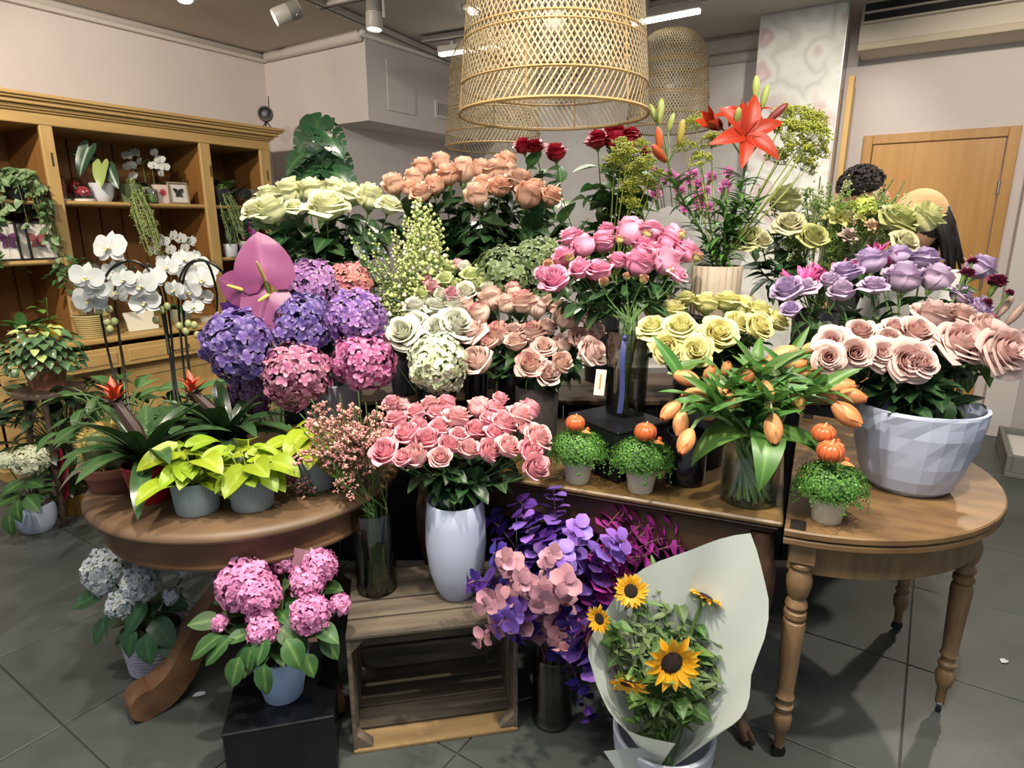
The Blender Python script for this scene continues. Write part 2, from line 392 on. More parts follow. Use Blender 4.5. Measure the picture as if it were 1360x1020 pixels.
def spot_head(u, v, aim, lb):
    p = G(u, v, 2.84); r = root('track_spot', lb, 'spotlight', p)
    d = (Vector(aim) - p).normalized(); Mx = zdir((0, 0, 0), -d)
    obj('body', MB().lathe([(0, .09), (.052, .09), (.055, .085), (.055, -.085), (.05, -.09), (.046, -.082), (0, -.08)], 24).mesh('b'), grey, r, Mx)
    obj('lens', MB().lathe([(0, -.083), (.046, -.083)], 20).mesh('l'), lampem, r, Mx)
    fin = MB().lathe([(.056, -.002), (.0585, 0), (.056, .002)], 20).mesh('fin')
    for k in range(7): obj('cooling_fin', fin, M('vent_dark'), r, Mx @ T((0, 0, .015 + .01 * k)))
    mb = MB().box(.055, .075, -.02, .02, -.02, .13, .003).box(-.0, .075, -.02, .02, .11, .13, .003); obj('bracket', mb.mesh('k', (), False), grey, r)
spot_head(381, 17, (-6.4, 2.6, .2), 'grey cylindrical track spot tilted sideways above the left wall')
spot_head(497, 20, (-1.0, 4.4, .0), 'grey cylindrical track spot pointing straight down by the bulkhead')
for u, v, lb in [(245, -4, 'round recessed downlight in the ceiling over the cabinet'), (628, 9, 'bright round downlight beside the big wicker pendant')]:
    p = G(u, v, ZC); r = root('downlight', lb, 'downlight', p)
    obj('trim_ring', MB().lathe([(.05, 0), (.075, 0), (.075, -.01), (.05, -.016), (.05, 0)], 24).mesh('r'), trimm, r)
    obj('lamp', MB().ball((0, 0, -.014), .05, 16, 8, sz=.5 if u < 400 else .8).mesh('l'), lampem, r)
# wicker pendants
def pendant(u, v, Y, dia, label, n=60, wide=.0035):
    c = D(u, v, Y); r = root('wicker_pendant', label, 'pendant lamp', c, 'wicker dome pendants'); Rr = dia / 2; Hh = dia * 1.12
    def rad(t):   # t 0 rim .. 1 apex
        if t < .62: return Rr * (1 - .13 * (t / .62))
        s = (t - .62) / .38; return max(Rr * .87 * math.sqrt(max(0, 1 - s ** 2.3)), Rr * .03)
    def ribbon(mb, sgn, k, t0, t1, seg, off):
        ang0 = 2 * math.pi * k / n; vs = []; fs = []
        for i in range(seg + 1):
            t = t0 + (t1 - t0) * i / seg; an = ang0 + sgn * t * 1.45; rr = rad(t) + off
            wd = wide * (rad(t) / Rr * .8 + .2)
            for e in (-1, 1):
                a2 = an + e * wd / max(rr, .01) * .7; vs.append((rr * math.cos(a2), rr * math.sin(a2), t * Hh + e * sgn * -wd * .35))
        for i in range(seg): fs.append((2 * i, 2 * i + 1, 2 * i + 3, 2 * i + 2))
        mb.add(vs, fs)
    st = M('wicker', '#a5977a', .6, col2='#8f7f5e', ns=9, trans=.12)
    mb = MB()
    for k in range(n): ribbon(mb, 1, k, 0, 1, 22, 0)
    obj('weave_strands', mb.mesh('s'), st, r, None, None, True)
    mb = MB()
    for k in range(n): ribbon(mb, -1, k, .12, 1, 20, .002)
    obj('weave_strands', mb.mesh('s'), st, r, None, None, True)
    for t in (0, .12, .3, .33, .5, .62, .64):
        pts = [Vector((rad(t) * math.cos(2 * math.pi * i / 40), rad(t) * math.sin(2 * math.pi * i / 40), t * Hh)) for i in range(41)]
        obj('hoop', MB().tube(pts, .004 if t else .006, 5, cap=False).mesh('h'), M('wicker_dark', '#8d7448', .6), r)
    for k in range(6):
        an = k * math.pi / 3 + .2; pts = [Vector((rad(t) * math.cos(an), rad(t) * math.sin(an), t * Hh)) * 1 for t in (0, .2, .4, .62, .75, .88, .96, 1)]
        obj('rib', MB().tube(pts, .0025, 4).mesh('r'), MATS['wicker_dark'], r)
    obj('socket', MB().lathe([(0, .62 * Hh), (.02, .62 * Hh), (.022, .5 * Hh), (.018, .46 * Hh), (0, .46 * Hh)], 12).mesh('s'), M('socket_grey', '#77736c', .5), r)
    obj('bulb', MB().ball((0, 0, .40 * Hh), .035, 14, 10, sz=1.25).mesh('b'), M('bulb_glass', '#cfcac0', .2), r)
    zt = ZC - c.z
    obj('cable', MB().tube([(0, 0, .6 * Hh), (0, 0, zt)], .003, 5).mesh('c'), M('cable_grey', '#8b867e', .6), r)
    for k in range(3):
        an = k * 2.1; obj('wire', MB().tube([(Rr * .3 * math.cos(an), Rr * .3 * math.sin(an), Hh * .975), (Rr * .1 * math.cos(an), Rr * .1 * math.sin(an), zt)], .0012, 4).mesh('w'), MATS['cable_grey'], r)
pendant(735, 153, 2.2, .612, 'huge wicker dome pendant hanging low over the flower display', 100, .0030)
pendant(655, 196, 4.2, .60, 'wicker dome pendant half hidden behind the hugest one', 80, .0036)
pendant(886, 172, 4.9, .60, 'small looking wicker dome pendant behind the orange lilies', 80, .0036)
# ================================================================== furniture
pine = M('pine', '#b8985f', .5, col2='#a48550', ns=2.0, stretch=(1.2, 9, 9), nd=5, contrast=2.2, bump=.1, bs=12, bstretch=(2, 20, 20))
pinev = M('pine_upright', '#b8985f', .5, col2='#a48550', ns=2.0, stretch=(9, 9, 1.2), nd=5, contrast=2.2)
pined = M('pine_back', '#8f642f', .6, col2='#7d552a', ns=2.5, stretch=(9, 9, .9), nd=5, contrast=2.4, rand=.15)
brass = M('dark_brass', '#57482f', .4, metal=.8)
cab = root('pine_hutch', 'large honey pine hutch cabinet with open shelves against the left wall', 'cabinet', R(0, BW, 0), rz=AX)
def cb(name, mat, *bx, c=.004, parent=None):
    mb = MB()
    for q in bx: mb.box(*q, c)
    return obj(name, mb.mesh(name, (), False), mat, parent or cab)
posts = [(1.28, 1.37), (1.818, 1.889), (2.838, 2.92), (3.35, 3.44)]
for a0, a1 in posts: cb('post', pinev, (a0, a1, -.67, -.64, .79, 2.10))
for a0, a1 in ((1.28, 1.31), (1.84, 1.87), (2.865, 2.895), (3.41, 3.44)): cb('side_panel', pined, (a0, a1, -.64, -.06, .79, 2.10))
cb('frieze', pine, (1.28, 3.44, -.675, -.06, 2.096, 2.165))
cb('cornice', pine, (1.265, 3.455, -.69, -.06, 2.165, 2.178), (1.25, 3.47, -.705, -.06, 2.178, 2.20), (1.225, 3.495, -.735, -.06, 2.20, 2.225), (1.2, 3.52, -.755, -.06, 2.225, 2.24), (1.19, 3.53, -.77, -.06, 2.24, 2.262))
n = 14; wb = (3.42 - 1.3) / n
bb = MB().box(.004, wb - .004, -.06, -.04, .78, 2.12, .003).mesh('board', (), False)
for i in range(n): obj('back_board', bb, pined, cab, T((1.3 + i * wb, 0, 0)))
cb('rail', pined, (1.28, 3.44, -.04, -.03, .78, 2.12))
for a0, a1, zs in ((1.31, 1.84, (1.657, 1.29)), (1.87, 2.865, (1.657,)), (2.895, 3.41, (1.657, 1.26))):
    for z in zs: cb('shelf', pine, (a0, a1, -.65, -.06, z - .028, z), c=.010)
for a in (1.86, 2.905, 3.40): cb('latch_plate', brass, (a - .005, a + .005, -.674, -.668, 1.86, 1.94), c=.001)
# base
cb('worktop', pine, (1.22, 3.50, -.885, -.03, .755, .79), c=.008)
cb('base_side', pinev, (1.26, 1.29, -.84, -.05, .06, .755)); cb('base_side', pinev, (3.43, 3.46, -.84, -.05, .06, .755))
cb('plinth', pine, (1.25, 3.47, -.85, -.05, 0, .07))
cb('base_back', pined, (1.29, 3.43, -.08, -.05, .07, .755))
dw = [(1.30, 1.96, .09), (1.98, 2.72, .075), (2.74, 3.42, .05)]
for a0, a1, op in dw:
    y = -.86 - op
    dd = cb('drawer', pine, (a0, a1, y, y + .022, .60, .735), (a0 + .01, a0 + .025, y + .02, -.2, .61, .72), (a1 - .025, a1 - .01, y + .02, -.2, .61, .72), (a0 + .01, a1 - .01, y + .02, -.2, .605, .615))
    cb('drawer_moulding', pine, (a0 + .03, a1 - .03, y - .006, y + .002, .63, .705), parent=dd, c=.003)
    xc = (a0 + a1) / 2; mb = MB()
    mb.tube([(xc - .06, y - .004, .675), (xc - .06, y - .022, .675), (xc - .055, y - .026, .655), (xc + .055, y - .026, .655), (xc + .06, y - .022, .675), (xc + .06, y - .004, .675)], .004, 6)
    mb.ball((xc - .06, y - .006, .675), .011, 8, 5).ball((xc + .06, y - .006, .675), .011, 8, 5); obj('handle', mb.mesh('handle'), brass, dd)
for a0, a1 in ((1.30, 1.96), (1.98, 2.72), (2.74, 3.42)):
    dd = cb('door', pinev, (a0, a0 + .09, -.862, -.84, .09, .585), (a1 - .09, a1, -.862, -.84, .09, .585), (a0 + .09, a1 - .09, -.862, -.84, .09, .18), (a0 + .09, a1 - .09, -.862, -.84, .495, .585))
    cb('door_panel', pinev, (a0 + .09, a1 - .09, -.852, -.842, .18, .495), parent=dd, c=.002); obj('knob', MB().ball((a1 - .045, -.875, .36), .014, 10, 6).mesh('k'), brass, dd)
# ---------------- centre table with cabriole legs
ZT = .74
walnut = M('walnut', '#4a3524', .4, col2='#33231a', ns=3, stretch=(1.2, 8, 8), nd=5, contrast=2.4, coat=.2)
wtop = M('worn_top', '#7a6138', .45, col2='#4f3d24', ns=3, stretch=(2, 6, 6), nd=6, contrast=2.4, coat=.15)
P0 = Vector((.715, 1.515)); tv = Vector((-.92, .39)).normalized(); LC = P0 + tv * 1.15
ct = root('cabriole_table', 'dark antique wooden table with moulded edge and scrolled cabriole legs', 'table', (LC.x, LC.y, 0), rz=math.atan2(-tv.y, -tv.x))
CW, CD = 1.15, .66
obj('tabletop', MB().box(0, CW, 0, CD, ZT - .016, ZT, .005).mesh('top', (), False), wtop, ct)
obj('edge_moulding', MB().box(.006, CW - .006, .006, CD - .006, ZT - .03, ZT - .016, .006).box(.018, CW - .018, .018, CD - .018, ZT - .045, ZT - .03, .006).mesh('m', (), False), walnut, ct)
for q, (x0, x1, y0, y1) in enumerate(((.05, CW - .05, .035, .055), (.05, CW - .05, CD - .055, CD - .035), (.035, .055, .05, CD - .05), (CW - .055, CW - .035, .05, CD - .05))):
    obj('apron', MB().box(x0, x1, y0, y1, ZT - .15, ZT - .045, .003).mesh('a', (), False), walnut, ct)
def cabriole(sx, sy):
    mb = MB(); pts = []; rr = []
    for t, o, r in ((0, 0, .034), (.1, .004, .036), (.2, .016, .036), (.32, .018, .031), (.5, .006, .024), (.7, -.012, .018), (.85, -.014, .015), (.93, -.004, .0165), (.975, .014, .02), (1, .03, .019)):
        pts.append(Vector((o * sx, o * sy, (ZT - .05) * (1 - t) + .019 * t))); rr.append(r)
    sp = smoothpts(pts, 3); r2 = [rr[min(int(i / 3), len(rr) - 1)] * (1 - (i % 3) / 3) + rr[min(int(i / 3) + 1, len(rr) - 1)] * ((i % 3) / 3) for i in range(len(sp))]
    mb.tube(sp, r2, 10)
    # scroll toe
    for k in range(14):
        pass
    sc = [Vector(((.03 + .016 * math.cos(a) * (1 - a / 14)) * sx, (.03 + .016 * math.cos(a) * (1 - a / 14)) * sy, .03 + .017 * math.sin(a) * (1 - a / 14))) for a in [i * .6 - 1.5 for i in range(16)]]
    mb.tube(sc, .008, 6)
    return mb.mesh('leg')
for x, y, sx, sy in ((.05, .05, -1, -1), (CW - .05, .05, 1, -1), (.05, CD - .05, -1, 1), (CW - .05, CD - .05, 1, 1)):
    obj('leg', cabriole(sx * .8, sy * .8), walnut, ct, T((x, y, 0)))
# ---------------- half-round table on turned legs
ash = M('weathered_oak', '#7f6340', .5, col2='#5b452b', ns=3, stretch=(2, 6, 6), nd=6, contrast=2.3, bump=.06, bs=20)
ashl = M('turned_oak', '#8f7350', .5, col2='#6d543a', ns=6, stretch=(6, 6, 1.2), nd=5, contrast=2.4)
hr = root('half_round_table', 'half round folding wooden table on turned legs with casters', 'table', (.955, 2.0, 0), rz=math.atan2(-.436, .9))
def halfdisc(r, z0, z1, c, n=32, x0=0.0):
    mb = MB(); prof = [(-c, z0), (0, z0 + c), (0, z1 - c), (-c, z1)]; vs = []; fs = []
    for i in range(n + 1):
        t = -math.pi / 2 + math.pi * i / n
        for d, z in prof: vs.append((x0 + (r + d) * math.cos(t), (r + d) * math.sin(t), z))
    for i in range(n):
        for j in range(3): a = i * 4 + j; fs.append((a, a + 4, a + 5, a + 1))
    fs.append(tuple(i * 4 + 3 for i in range(n + 1))); fs.append(tuple(i * 4 for i in range(n, -1, -1)))
    fs.append((0, 1, 2, 3)[::-1]); fs.append((n * 4, n * 4 + 1, n * 4 + 2, n * 4 + 3)); fs.append((3, 2, 1, 0) and (2, n * 4 + 2, n * 4 + 1, 1))
    return mb.add(vs, fs)
HR = .575
obj('tabletop', halfdisc(HR, ZT - .021, ZT, .004).mesh('top', (), True, 30), ash, hr)
obj('folded_leaf', halfdisc(HR - .002, ZT - .044, ZT - .024, .004).mesh('top2', (), True, 30), ash, hr)
for y in (-.535, .535): obj('hinge', MB().box(.012, .05, y - .03, y + .03, ZT - .002, ZT + .001).mesh('h', (), False), M('dark_iron', '#2c2622', .5, metal=.5), hr)
mb = MB().sheet(lambda u, v: Vector((.02 + (HR - .06) * math.cos(u * math.pi / 2), (HR - .06) * math.sin(u * math.pi / 2), ZT - .145 + .1 * v)), 32, 1)
mb.sheet(lambda u, v: Vector((.02 + (HR - .08) * math.cos(u * math.pi / 2), (HR - .08) * math.sin(u * math.pi / 2), ZT - .045 - .1 * v)), 32, 1)
mb.sheet(lambda u, v: Vector((.02 + (HR - .06 - .02 * v) * math.cos(u * math.pi / 2), (HR - .06 - .02 * v) * math.sin(u * math.pi / 2), ZT - .145)), 32, 1)
obj('curved_apron', mb.mesh('apron', (), True, 40), ashl, hr); obj('straight_apron', MB().box(.015, .037, -HR + .07, HR - .07, ZT - .145, ZT - .045, .003).mesh('ap', (), False), ashl, hr)
legp = [(0, 0), (.013, 0), (.014, .05), (.02, .06), (.024, .075), (.027, .10), (.022, .115), (.018, .12), (.025, .135), (.026, .142), (.018, .15), (.02, .165), (.026, .172), (.022, .18), (.022, .2), (.026, .30), (.030, .40), (.028, .415), (.021, .42), (.029, .43), (.029, .445), (.02, .45), (.029, .463), (.027, .475), (.02, .485), (.027, .50), (.032, .525), (.033, .545), (.027, .565), (.022, .575), (.031, .583), (.031, .592), (.022, .6)]
lm = MB().lathe(legp, 20).box(-.032, .032, -.032, .032, .6, ZT - .05, .003).mesh('leg', (), True, 35)
cm = MB(); cm.lathe([(0, .0), (.02, 0), (.02, .014), (0, .014)], 14); cm2 = MB().merge(cm, T((0, .007, .02)) @ Matrix.Rotation(math.pi / 2, 4, 'X')).tube([(0, 0, .02), (.0, 0, .045)], .008, 8).box(-.008, .008, -.012, .012, .03, .045, .002); cm2 = cm2.mesh('caster')
for x, y in ((.05, -.515), (.045, -.02), (.05, .515), (.5, -.1), (.42, .32)):
    lg = obj('leg', lm, ashl, hr, T((x, y, .035))); obj('caster', cm2, M('black_rubber', '#101010', .4), lg, T((0, 0, -.036)) @ Matrix.Rotation(x * 9, 4, 'Z'))
# ---------------- round pedestal table
ZL = .72; LX, LY, LR = -.862, 1.962, .482
pt = root('pedestal_table', 'round brown antique pedestal table with deep apron and scrolled feet', 'table', (LX, LY, 0))
ped = M('aged_mahogany', '#7d5b3d', .5, col2='#543a27', ns=3, stretch=(3, 3, 5), nd=6, contrast=2.2, bump=.06, bs=20)
pedt = M('aged_table_top', '#6f5840', .5, col2='#453423', ns=4, nd=6, contrast=2.2)
obj('tabletop', MB().lathe([(0, ZL), (LR - .03, ZL), (LR - .012, ZL - .003), (LR - .004, ZL - .012), (LR, ZL - .02), (LR - .004, ZL - .03), (LR - .02, ZL - .036), (0, ZL - .036)], 64).mesh('top', (), True, 60), pedt, pt)
obj('apron', MB().lathe([(LR - .05, ZL - .036), (LR - .05, ZL - .115), (LR - .042, ZL - .12), (LR - .044, ZL - .128), (LR - .065, ZL - .13), (LR - .07, ZL - .036)], 64).mesh('ap', (), True, 40), ped, pt)
obj('column', MB().lathe([(.0, .25), (.07, .25), (.09, .28), (.075, .32), (.05, .36), (.06, .45), (.085, .52), (.06, .57), (.1, .6), (.11, .69), (0, .69)], 24).mesh('col'), ped, pt)
def scroll_leg(an):
    mb = MB(); d = Vector((math.cos(an), math.sin(an), 0)); sd = Vector((-d.y, d.x, 0)); prof = []
    cl = smoothpts([d * .05 + Vector((0, 0, .33)), d * .13 + Vector((0, 0, .30)), d * .24 + Vector((0, 0, .20)), d * .31 + Vector((0, 0, .10)), d * .37 + Vector((0, 0, .055)), d * .42 + Vector((0, 0, .05))], 4)
    k = len(cl); vs = []; fs = []
    for i, p in enumerate(cl):
        q = (cl[min(i + 1, k - 1)] - cl[max(i - 1, 0)]).normalized(); nn = q.cross(sd); hh = .045 + .004 * math.sin(i * .5); ww = .04
        for a, b in ((-1, -1), (1, -1), (1, 1), (-1, 1)): vs.append(p + sd * ww * a + nn * hh * b)
    for i in range(k - 1):
        for j in range(4): a = i * 4 + j; b = i * 4 + (j + 1) % 4; fs.append((a, b, b + 4, a + 4))
    fs.append((3, 2, 1, 0)); fs.append(tuple(range(4 * k - 4, 4 * k))); mb.add(vs, fs)
    mb2 = MB().lathe([(0, -.042), (.05, -.042), (.05, .042), (0, .042)], 20); ax = zdir(d * .41 + Vector((0, 0, .0505)), sd); mb.merge(mb2, ax)
    return mb.mesh('leg', (), True, 40)
an0 = math.atan2(1.74 - LY, -1.10 - LX)
for k in range(4): obj('leg', scroll_leg(an0 + k * math.pi / 2), ped, pt)
# ---------------- crate
wgrey = M('weathered_slat', '#6b6050', .8, col2='#3c352c', ns=3, stretch=(1, 9, 9), nd=6, contrast=2.6, bump=.25, bs=14, bstretch=(2, 20, 20), rand=.35)
cr = root('wooden_crate', 'weathered grey wooden fruit crate lying on its side with open front', 'crate', (-.462, 1.512, 0), rz=math.radians(10.5))
W_, D_, H_ = .49, .36, .392
for k in range(4): obj('slat', MB().box(0, W_, .004 + k * .09, .084 + k * .09, H_ - .011, H_, .002).mesh('s', (), False), wgrey, cr)
for k in range(4): obj('slat', MB().box(0, W_, .004 + k * .09, .084 + k * .09, 0, .011, .002).mesh('s', (), False), wgrey if k else M('crate_slat_lit', '#8f774e', .8, col2='#6a5537', ns=3, stretch=(1, 9, 9), nd=6, contrast=2.4, rand=.3), cr)  # light painted in: front floor slat lighter brown as lit, back three darker
for k in range(4): obj('slat', MB().box(.012, W_ - .012, D_ - .012, D_ - .001, .016 + k * .092, .096 + k * .092, .002).mesh('s', (), False), wgrey, cr)
for x in (0, W_ - .012):
    for k in range(3): obj('side_slat', MB().box(x, x + .012, .008 + k * .118, .118 + k * .118, .012, H_ - .012, .002).mesh('s', (), False), wgrey, cr)
for x, s in ((.012, 1), (W_ - .012, -1)):
    for z, t in ((.012, 1), (H_ - .012, -1)):
        for y in (.012, D_ - .05):
            mb = MB(); e = .045
            vs = [(x, y, z), (x + s * e, y, z), (x, y, z + t * e), (x, y + .035, z), (x + s * e, y + .035, z), (x, y + .035, z + t * e)]
            mb.add(vs, [(0, 1, 2), (5, 4, 3), (0, 3, 4, 1), (1, 4, 5, 2), (2, 5, 3, 0)]); obj('corner_block', mb.mesh('c', (), False), wgrey, cr)
# ---------------- black plinths and the rear bench
blk = M('black_lacquer', '#0d0e11', .35, col2='#15171b', ns=8, spec=.4)
def plinth(loc, sx, sy, h, rz, label, mat=blk):
    r = root('display_plinth', label, 'plinth', loc, rz=rz)
    obj('body', MB().box(0, sx, 0, sy, 0, h - .012, .003).mesh('b', (), False), mat, r); obj('top_panel', MB().box(-.002, sx + .002, -.002, sy + .002, h - .012, h, .003).mesh('t', (), False), mat, r); return r
plinth((-.765, 1.378, 0), .285, .34, .2, math.radians(14), 'low black floor plinth under the pink potted hydrangea')
kc = G(818, 643, ZT)
plinth((kc.x, kc.y, ZT), .21, .24, .165, math.radians(33), 'glossy black cube plinth on the dark table under the glass vase')
bw = M('bench_wood', '#4b3a2b', .6, col2='#33271d', ns=3, stretch=(1, 8, 8))
bn = root('rear_bench', 'long dark wooden bench behind the table carrying flower buckets', 'bench', (-.98, 2.56, 0))
obj('seat_board', MB().box(0, 2.6, 0, .24, .76, .785, .004).mesh('b', (), False), bw, bn); obj('seat_board', MB().box(0, 2.6, .25, .5, .76, .785, .004).mesh('b', (), False), bw, bn)
for k in range(13): obj('dark_fill_board', MB().box(.002 + k * .2, .198 + k * .2, .02, .035, .02, .755, .002).mesh('fb', (), False), blk, bn)  # black boards added to darken the gap behind the table
for x in (.05, 1.27, 2.5):
    for y in (.04, .42): obj('leg', MB().box(x, x + .05, y, y + .05, 0, .76, .003).mesh('l', (), False), bw, bn)
# ================================================================== plant generators
def wprof(shape, v):
    if shape == 'ovate': return max(0, math.sin(math.pi * v ** .8)) ** .8 * (1 - .15 * v)
    if shape == 'lance': return max(0, math.sin(math.pi * v ** .7)) ** .9
    if shape == 'round': return math.sqrt(max(0, 1 - (2 * v - 1) ** 2))
    if shape == 'strap': return min(1, .55 + v * 1.6) * (1 - max(0, (v - .6) / .4) ** 2.2)
    if shape == 'heart': return (1 - v ** 1.7) ** .85 * (.86 + .3 * v)
    return 1
def leaf_mb(shape='ovate', W=.6, bend=.6, fold=.15, wave=0.0, nu=4, nv=6, L=1.0, twist=0.0, mb=None):
    cl = []; y = z = 0; k = nv
    for j in range(k + 1):
        cl.append((y, z)); th = bend * (j + .5) / k; y += L / k * math.cos(th); z -= L / k * math.sin(th)
    def fn(u, v):
        j = min(int(round(v * k)), k); yy, zz = cl[j]; ww = wprof(shape, v) * W / 2
        if shape == 'heart': yy -= .26 * L * (1 - v) ** 3 * math.sin(math.pi * min(1, abs(u) * .95))
        a = twist * v; x = u * ww; h = fold * abs(x) * 2 + wave * math.sin(v * 9 + u * 2) * ww
        return Vector((x * math.cos(a) - h * math.sin(a), yy, zz + h * math.cos(a) + x * math.sin(a)))
    mb = mb or MB()
    return mb.sheet(fn, nu, nv, 0, lambda u, v: (v, abs(u), 1 - min(1, abs(u) * 2.2)))
def leaf(name, *a, **k): return leaf_mb(*a, **k).mesh(name, (), True, 180)
ROSE_LEAF = [leaf('leaf', 'ovate', .62, b, .18, .06, 4, 5) for b in (.3, .7, 1.1)]
green_d = M('rose_leaf_dark', '#2c4a2b', .38, rim='#4f6d40', rand=.6, hue=.04, trans=.12, spec=.5)
green_m = M('rose_leaf_mid', '#3f6233', .4, rim='#6b8a4e', rand=.5, hue=.04, trans=.15)
stem_g = M('stem_green', '#4c6a35', .5, rand=.3)
calyx_g = M('calyx_green', '#6f8a45', .55)
def rose_mb(op, seed):
    random.seed(seed); mb = MB(); counts = [2, 3, 3, 3, 4, 5, 5]; nL = len(counts); ph = rnd() * 6
    for i, cnt in enumerate(counts):
        f = i / (nL - 1); rt = .04 + (.24 + .20 * op) * f ** .95; rb_ = .06 + (.27 + .10 * op) * f
        zt = .80 + .07 * math.sin(math.pi * f) - (.04 + .22 * op) * f ** 2; cur = (.35 + .75 * op) * max(0, f - .12); ph += 1.1
        for k in range(cnt):
            p0 = ph + 2 * math.pi * k / cnt + ru(-.2, .2); wd = math.pi / cnt * (1.45 if i > 1 else 1.6); dz = ru(-.05, .04); cu = cur * ru(.6, 1.4); tl = ru(-.03, .03); rj = ru(.90, 1.08); tz = ru(-.06, .06)
            def fn(u, v):
                s = min(1, v / .5); r = rb_ * math.sin(math.pi / 2 * s) ** .75
                if v > .5: r = rb_ + (rt - rb_) * ((v - .5) / .5) ** 1.3
                wid = (.5 + .5 * math.sin(math.pi / 2 * min(1, v * 1.4))) * (1 - .38 * max(0, (v - .72) / .28) ** 2)
                ang = p0 + u * wd * wid; r = r * rj + .07 * f * u * min(1, v * 2)
                z = (zt + dz + tz * u) * v ** .9 - .05 * u * u * v
                if v > .66:
                    e = (v - .66) / .34; r += cu * .17 * e ** 1.4; z -= cu * .15 * e ** 2.2
                return Vector((r * math.cos(ang) + tl * v, r * math.sin(ang), max(z, 0) + .02))
            mb.sheet(fn, 5, 7, 0, lambda u, v: (v, 1 - f, max(0, v - .72) / .28))
    mb.lathe([(0, -.09), (.03, -.085), (.06, -.05), (.075, 0), (.12, .05), (.1, .06)], 8, 1)
    for k in range(5):
        a = k * 1.2566; mb.add([(.07 * math.cos(a - .5), .07 * math.sin(a - .5), .02), (.07 * math.cos(a + .5), .07 * math.sin(a + .5), .02), (.27 * math.cos(a), .27 * math.sin(a), .03 + .1 * rnd())], [(0, 1, 2)], 1)
    return mb
ROSES = {'bud': [], 'mid': [], 'open': []}
for nm, op in (('bud', .22), ('mid', .5), ('open', .95)):
    for s in range(4): ROSES[nm].append(rose_mb(op, 11 * s + int(op * 100)).mesh('bloom_' + nm, (None, calyx_g), True, 180))
# garden rose with a quartered heart
def garden_mb(seed):
    mb = rose_mb(.8, seed); random.seed(seed)
    for k in range(34):
        a = rnd() * 6.28; r = ru(.02, .2); h = ru(.02, .08)
        leaf_ = leaf_mb('round', .12, .8, .2, 0, 2, 3, .12); mb.merge(leaf_, ydir((r * math.cos(a), r * math.sin(a), .60 + h - r * .3), (math.cos(a + ru(-1, 1)) * .5, math.sin(a + ru(-1, 1)) * .5, 1)))
        for q in range(-len(leaf_.v), 0): mb.c[q] = (1, 1, 0)
    return mb
GARDEN = [garden_mb(s).mesh('bloom_garden', (None, calyx_g), True, 180) for s in (3, 4, 5)]
random.seed(21)
def stem_pts(tip, d, neck, base, n=7):
    L1 = (tip - neck).length
    p = bez(tip, tip - d * L1 * .45, neck + (tip - neck) * .12 + Vector((0, 0, .06)), neck, n)
    return p + [neck + (base - neck) * .5, base]
def bunch(name, flower, cat, label, group, pts, Yb, Yf, neck, base, mats, style=('mid',), spread=.05, leaves=5, lsize=.058, lmat=None, up=.55, face=.6, stem_r=.0028, meshes=None, scale=1.0, neckr=.03, lmesh=None, focus_dz=-.02, leafrange=(.12, .62), coff=.42):
    neck = Vector(neck); base = Vector(base); vs = [p[1] for p in pts]; v0, v1 = min(vs), max(vs)
    rts = []
    for i, p in enumerate(pts):
        u, v, s = p[:3]; t = (v - v0) / max(1, v1 - v0)
        Y = Yb + (Yf - Yb) * t + ru(-1, 1) * .02; pos = D(u, v, Y); size = px2m(pos, s) * 1.2 * scale * (1 if meshes else {'bud': 1.06, 'mid': 1.02, 'open': .92}[style[i % len(style)]])
        d = (pos - neck - Vector((0, 0, focus_dz))).normalized() + Vector((0, 0, up)) + Vector((0, -face, 0)) * (.4 + .9 * t); d.normalize()
        d = (d + Vector((ru(-1, 1), ru(-1, 1), ru(-.5, 1))) * .13).normalized()
        an = rnd() * 6.28; nk = neck + Vector((math.cos(an), math.sin(an), 0)) * neckr * rnd(); bs = base + Vector((math.cos(an + 2.5), math.sin(an + 2.5), 0)) * neckr * .8 * rnd()
        lab = label
        if len(pts) > 7 and group:
            us = [p_[0] for p_ in pts]; mu = sum(us) / len(us); hw = max(us) - mu
            where = ' high in the bunch' if t < .28 else (' low in the bunch' if t > .75 else (' at the bunch edge' if abs(u - mu) > .66 * hw else ' amid the bunch'))
            adj = {'bud': 'tight ', 'mid': 'half open ', 'open': 'wide open '}[style[i % len(style)]] if meshes is None else ''
            lab = adj + label + where
            if len(lab.split()) > 16: lab = label + where
            if len(lab.split()) > 16: lab = adj + label
        r = root(name, lab, cat, bs, group); o = T(-bs)
        bl = pos - d * size * coff
        ms = meshes or ROSES[style[i % len(style)]]
        m = mats[i % len(mats)]
        obj('bloom', random.choice(ms), m, r, o @ zdir(bl, d, size, rnd() * 6.28))
        sp = stem_pts(bl - d * size * .06, d, nk, bs); obj('stem', MB().tube([q - bs for q in sp], stem_r, 5).mesh('stem'), stem_g, r)
        for k in range(leaves):
            f = ru(*leafrange) * 7; j = int(f); q = sp[j] + (sp[j + 1] - sp[j]) * (f - j)
            tv_ = (sp[j + 1] - sp[j]).normalized(); a2 = rnd() * 6.28; sd = tv_.orthogonal().normalized(); sd.rotate(Matrix.Rotation(a2, 3, tv_))
            out = Vector((q.x - neck.x, q.y - neck.y, 0)); ld = sd * .9 + (out.normalized() * .5 if out.length > .02 else Vector()) + Vector((0, -.15, ru(-.1, .5)))
            ls = lsize * ru(.75, 1.25)
            obj('leaf', random.choice(lmesh or ROSE_LEAF), lmat or green_d, r, o @ ydir(q, ld, (0, 0, 1), ls, roll=ru(-.5, .5)))
        rts.append(r)
    return rts
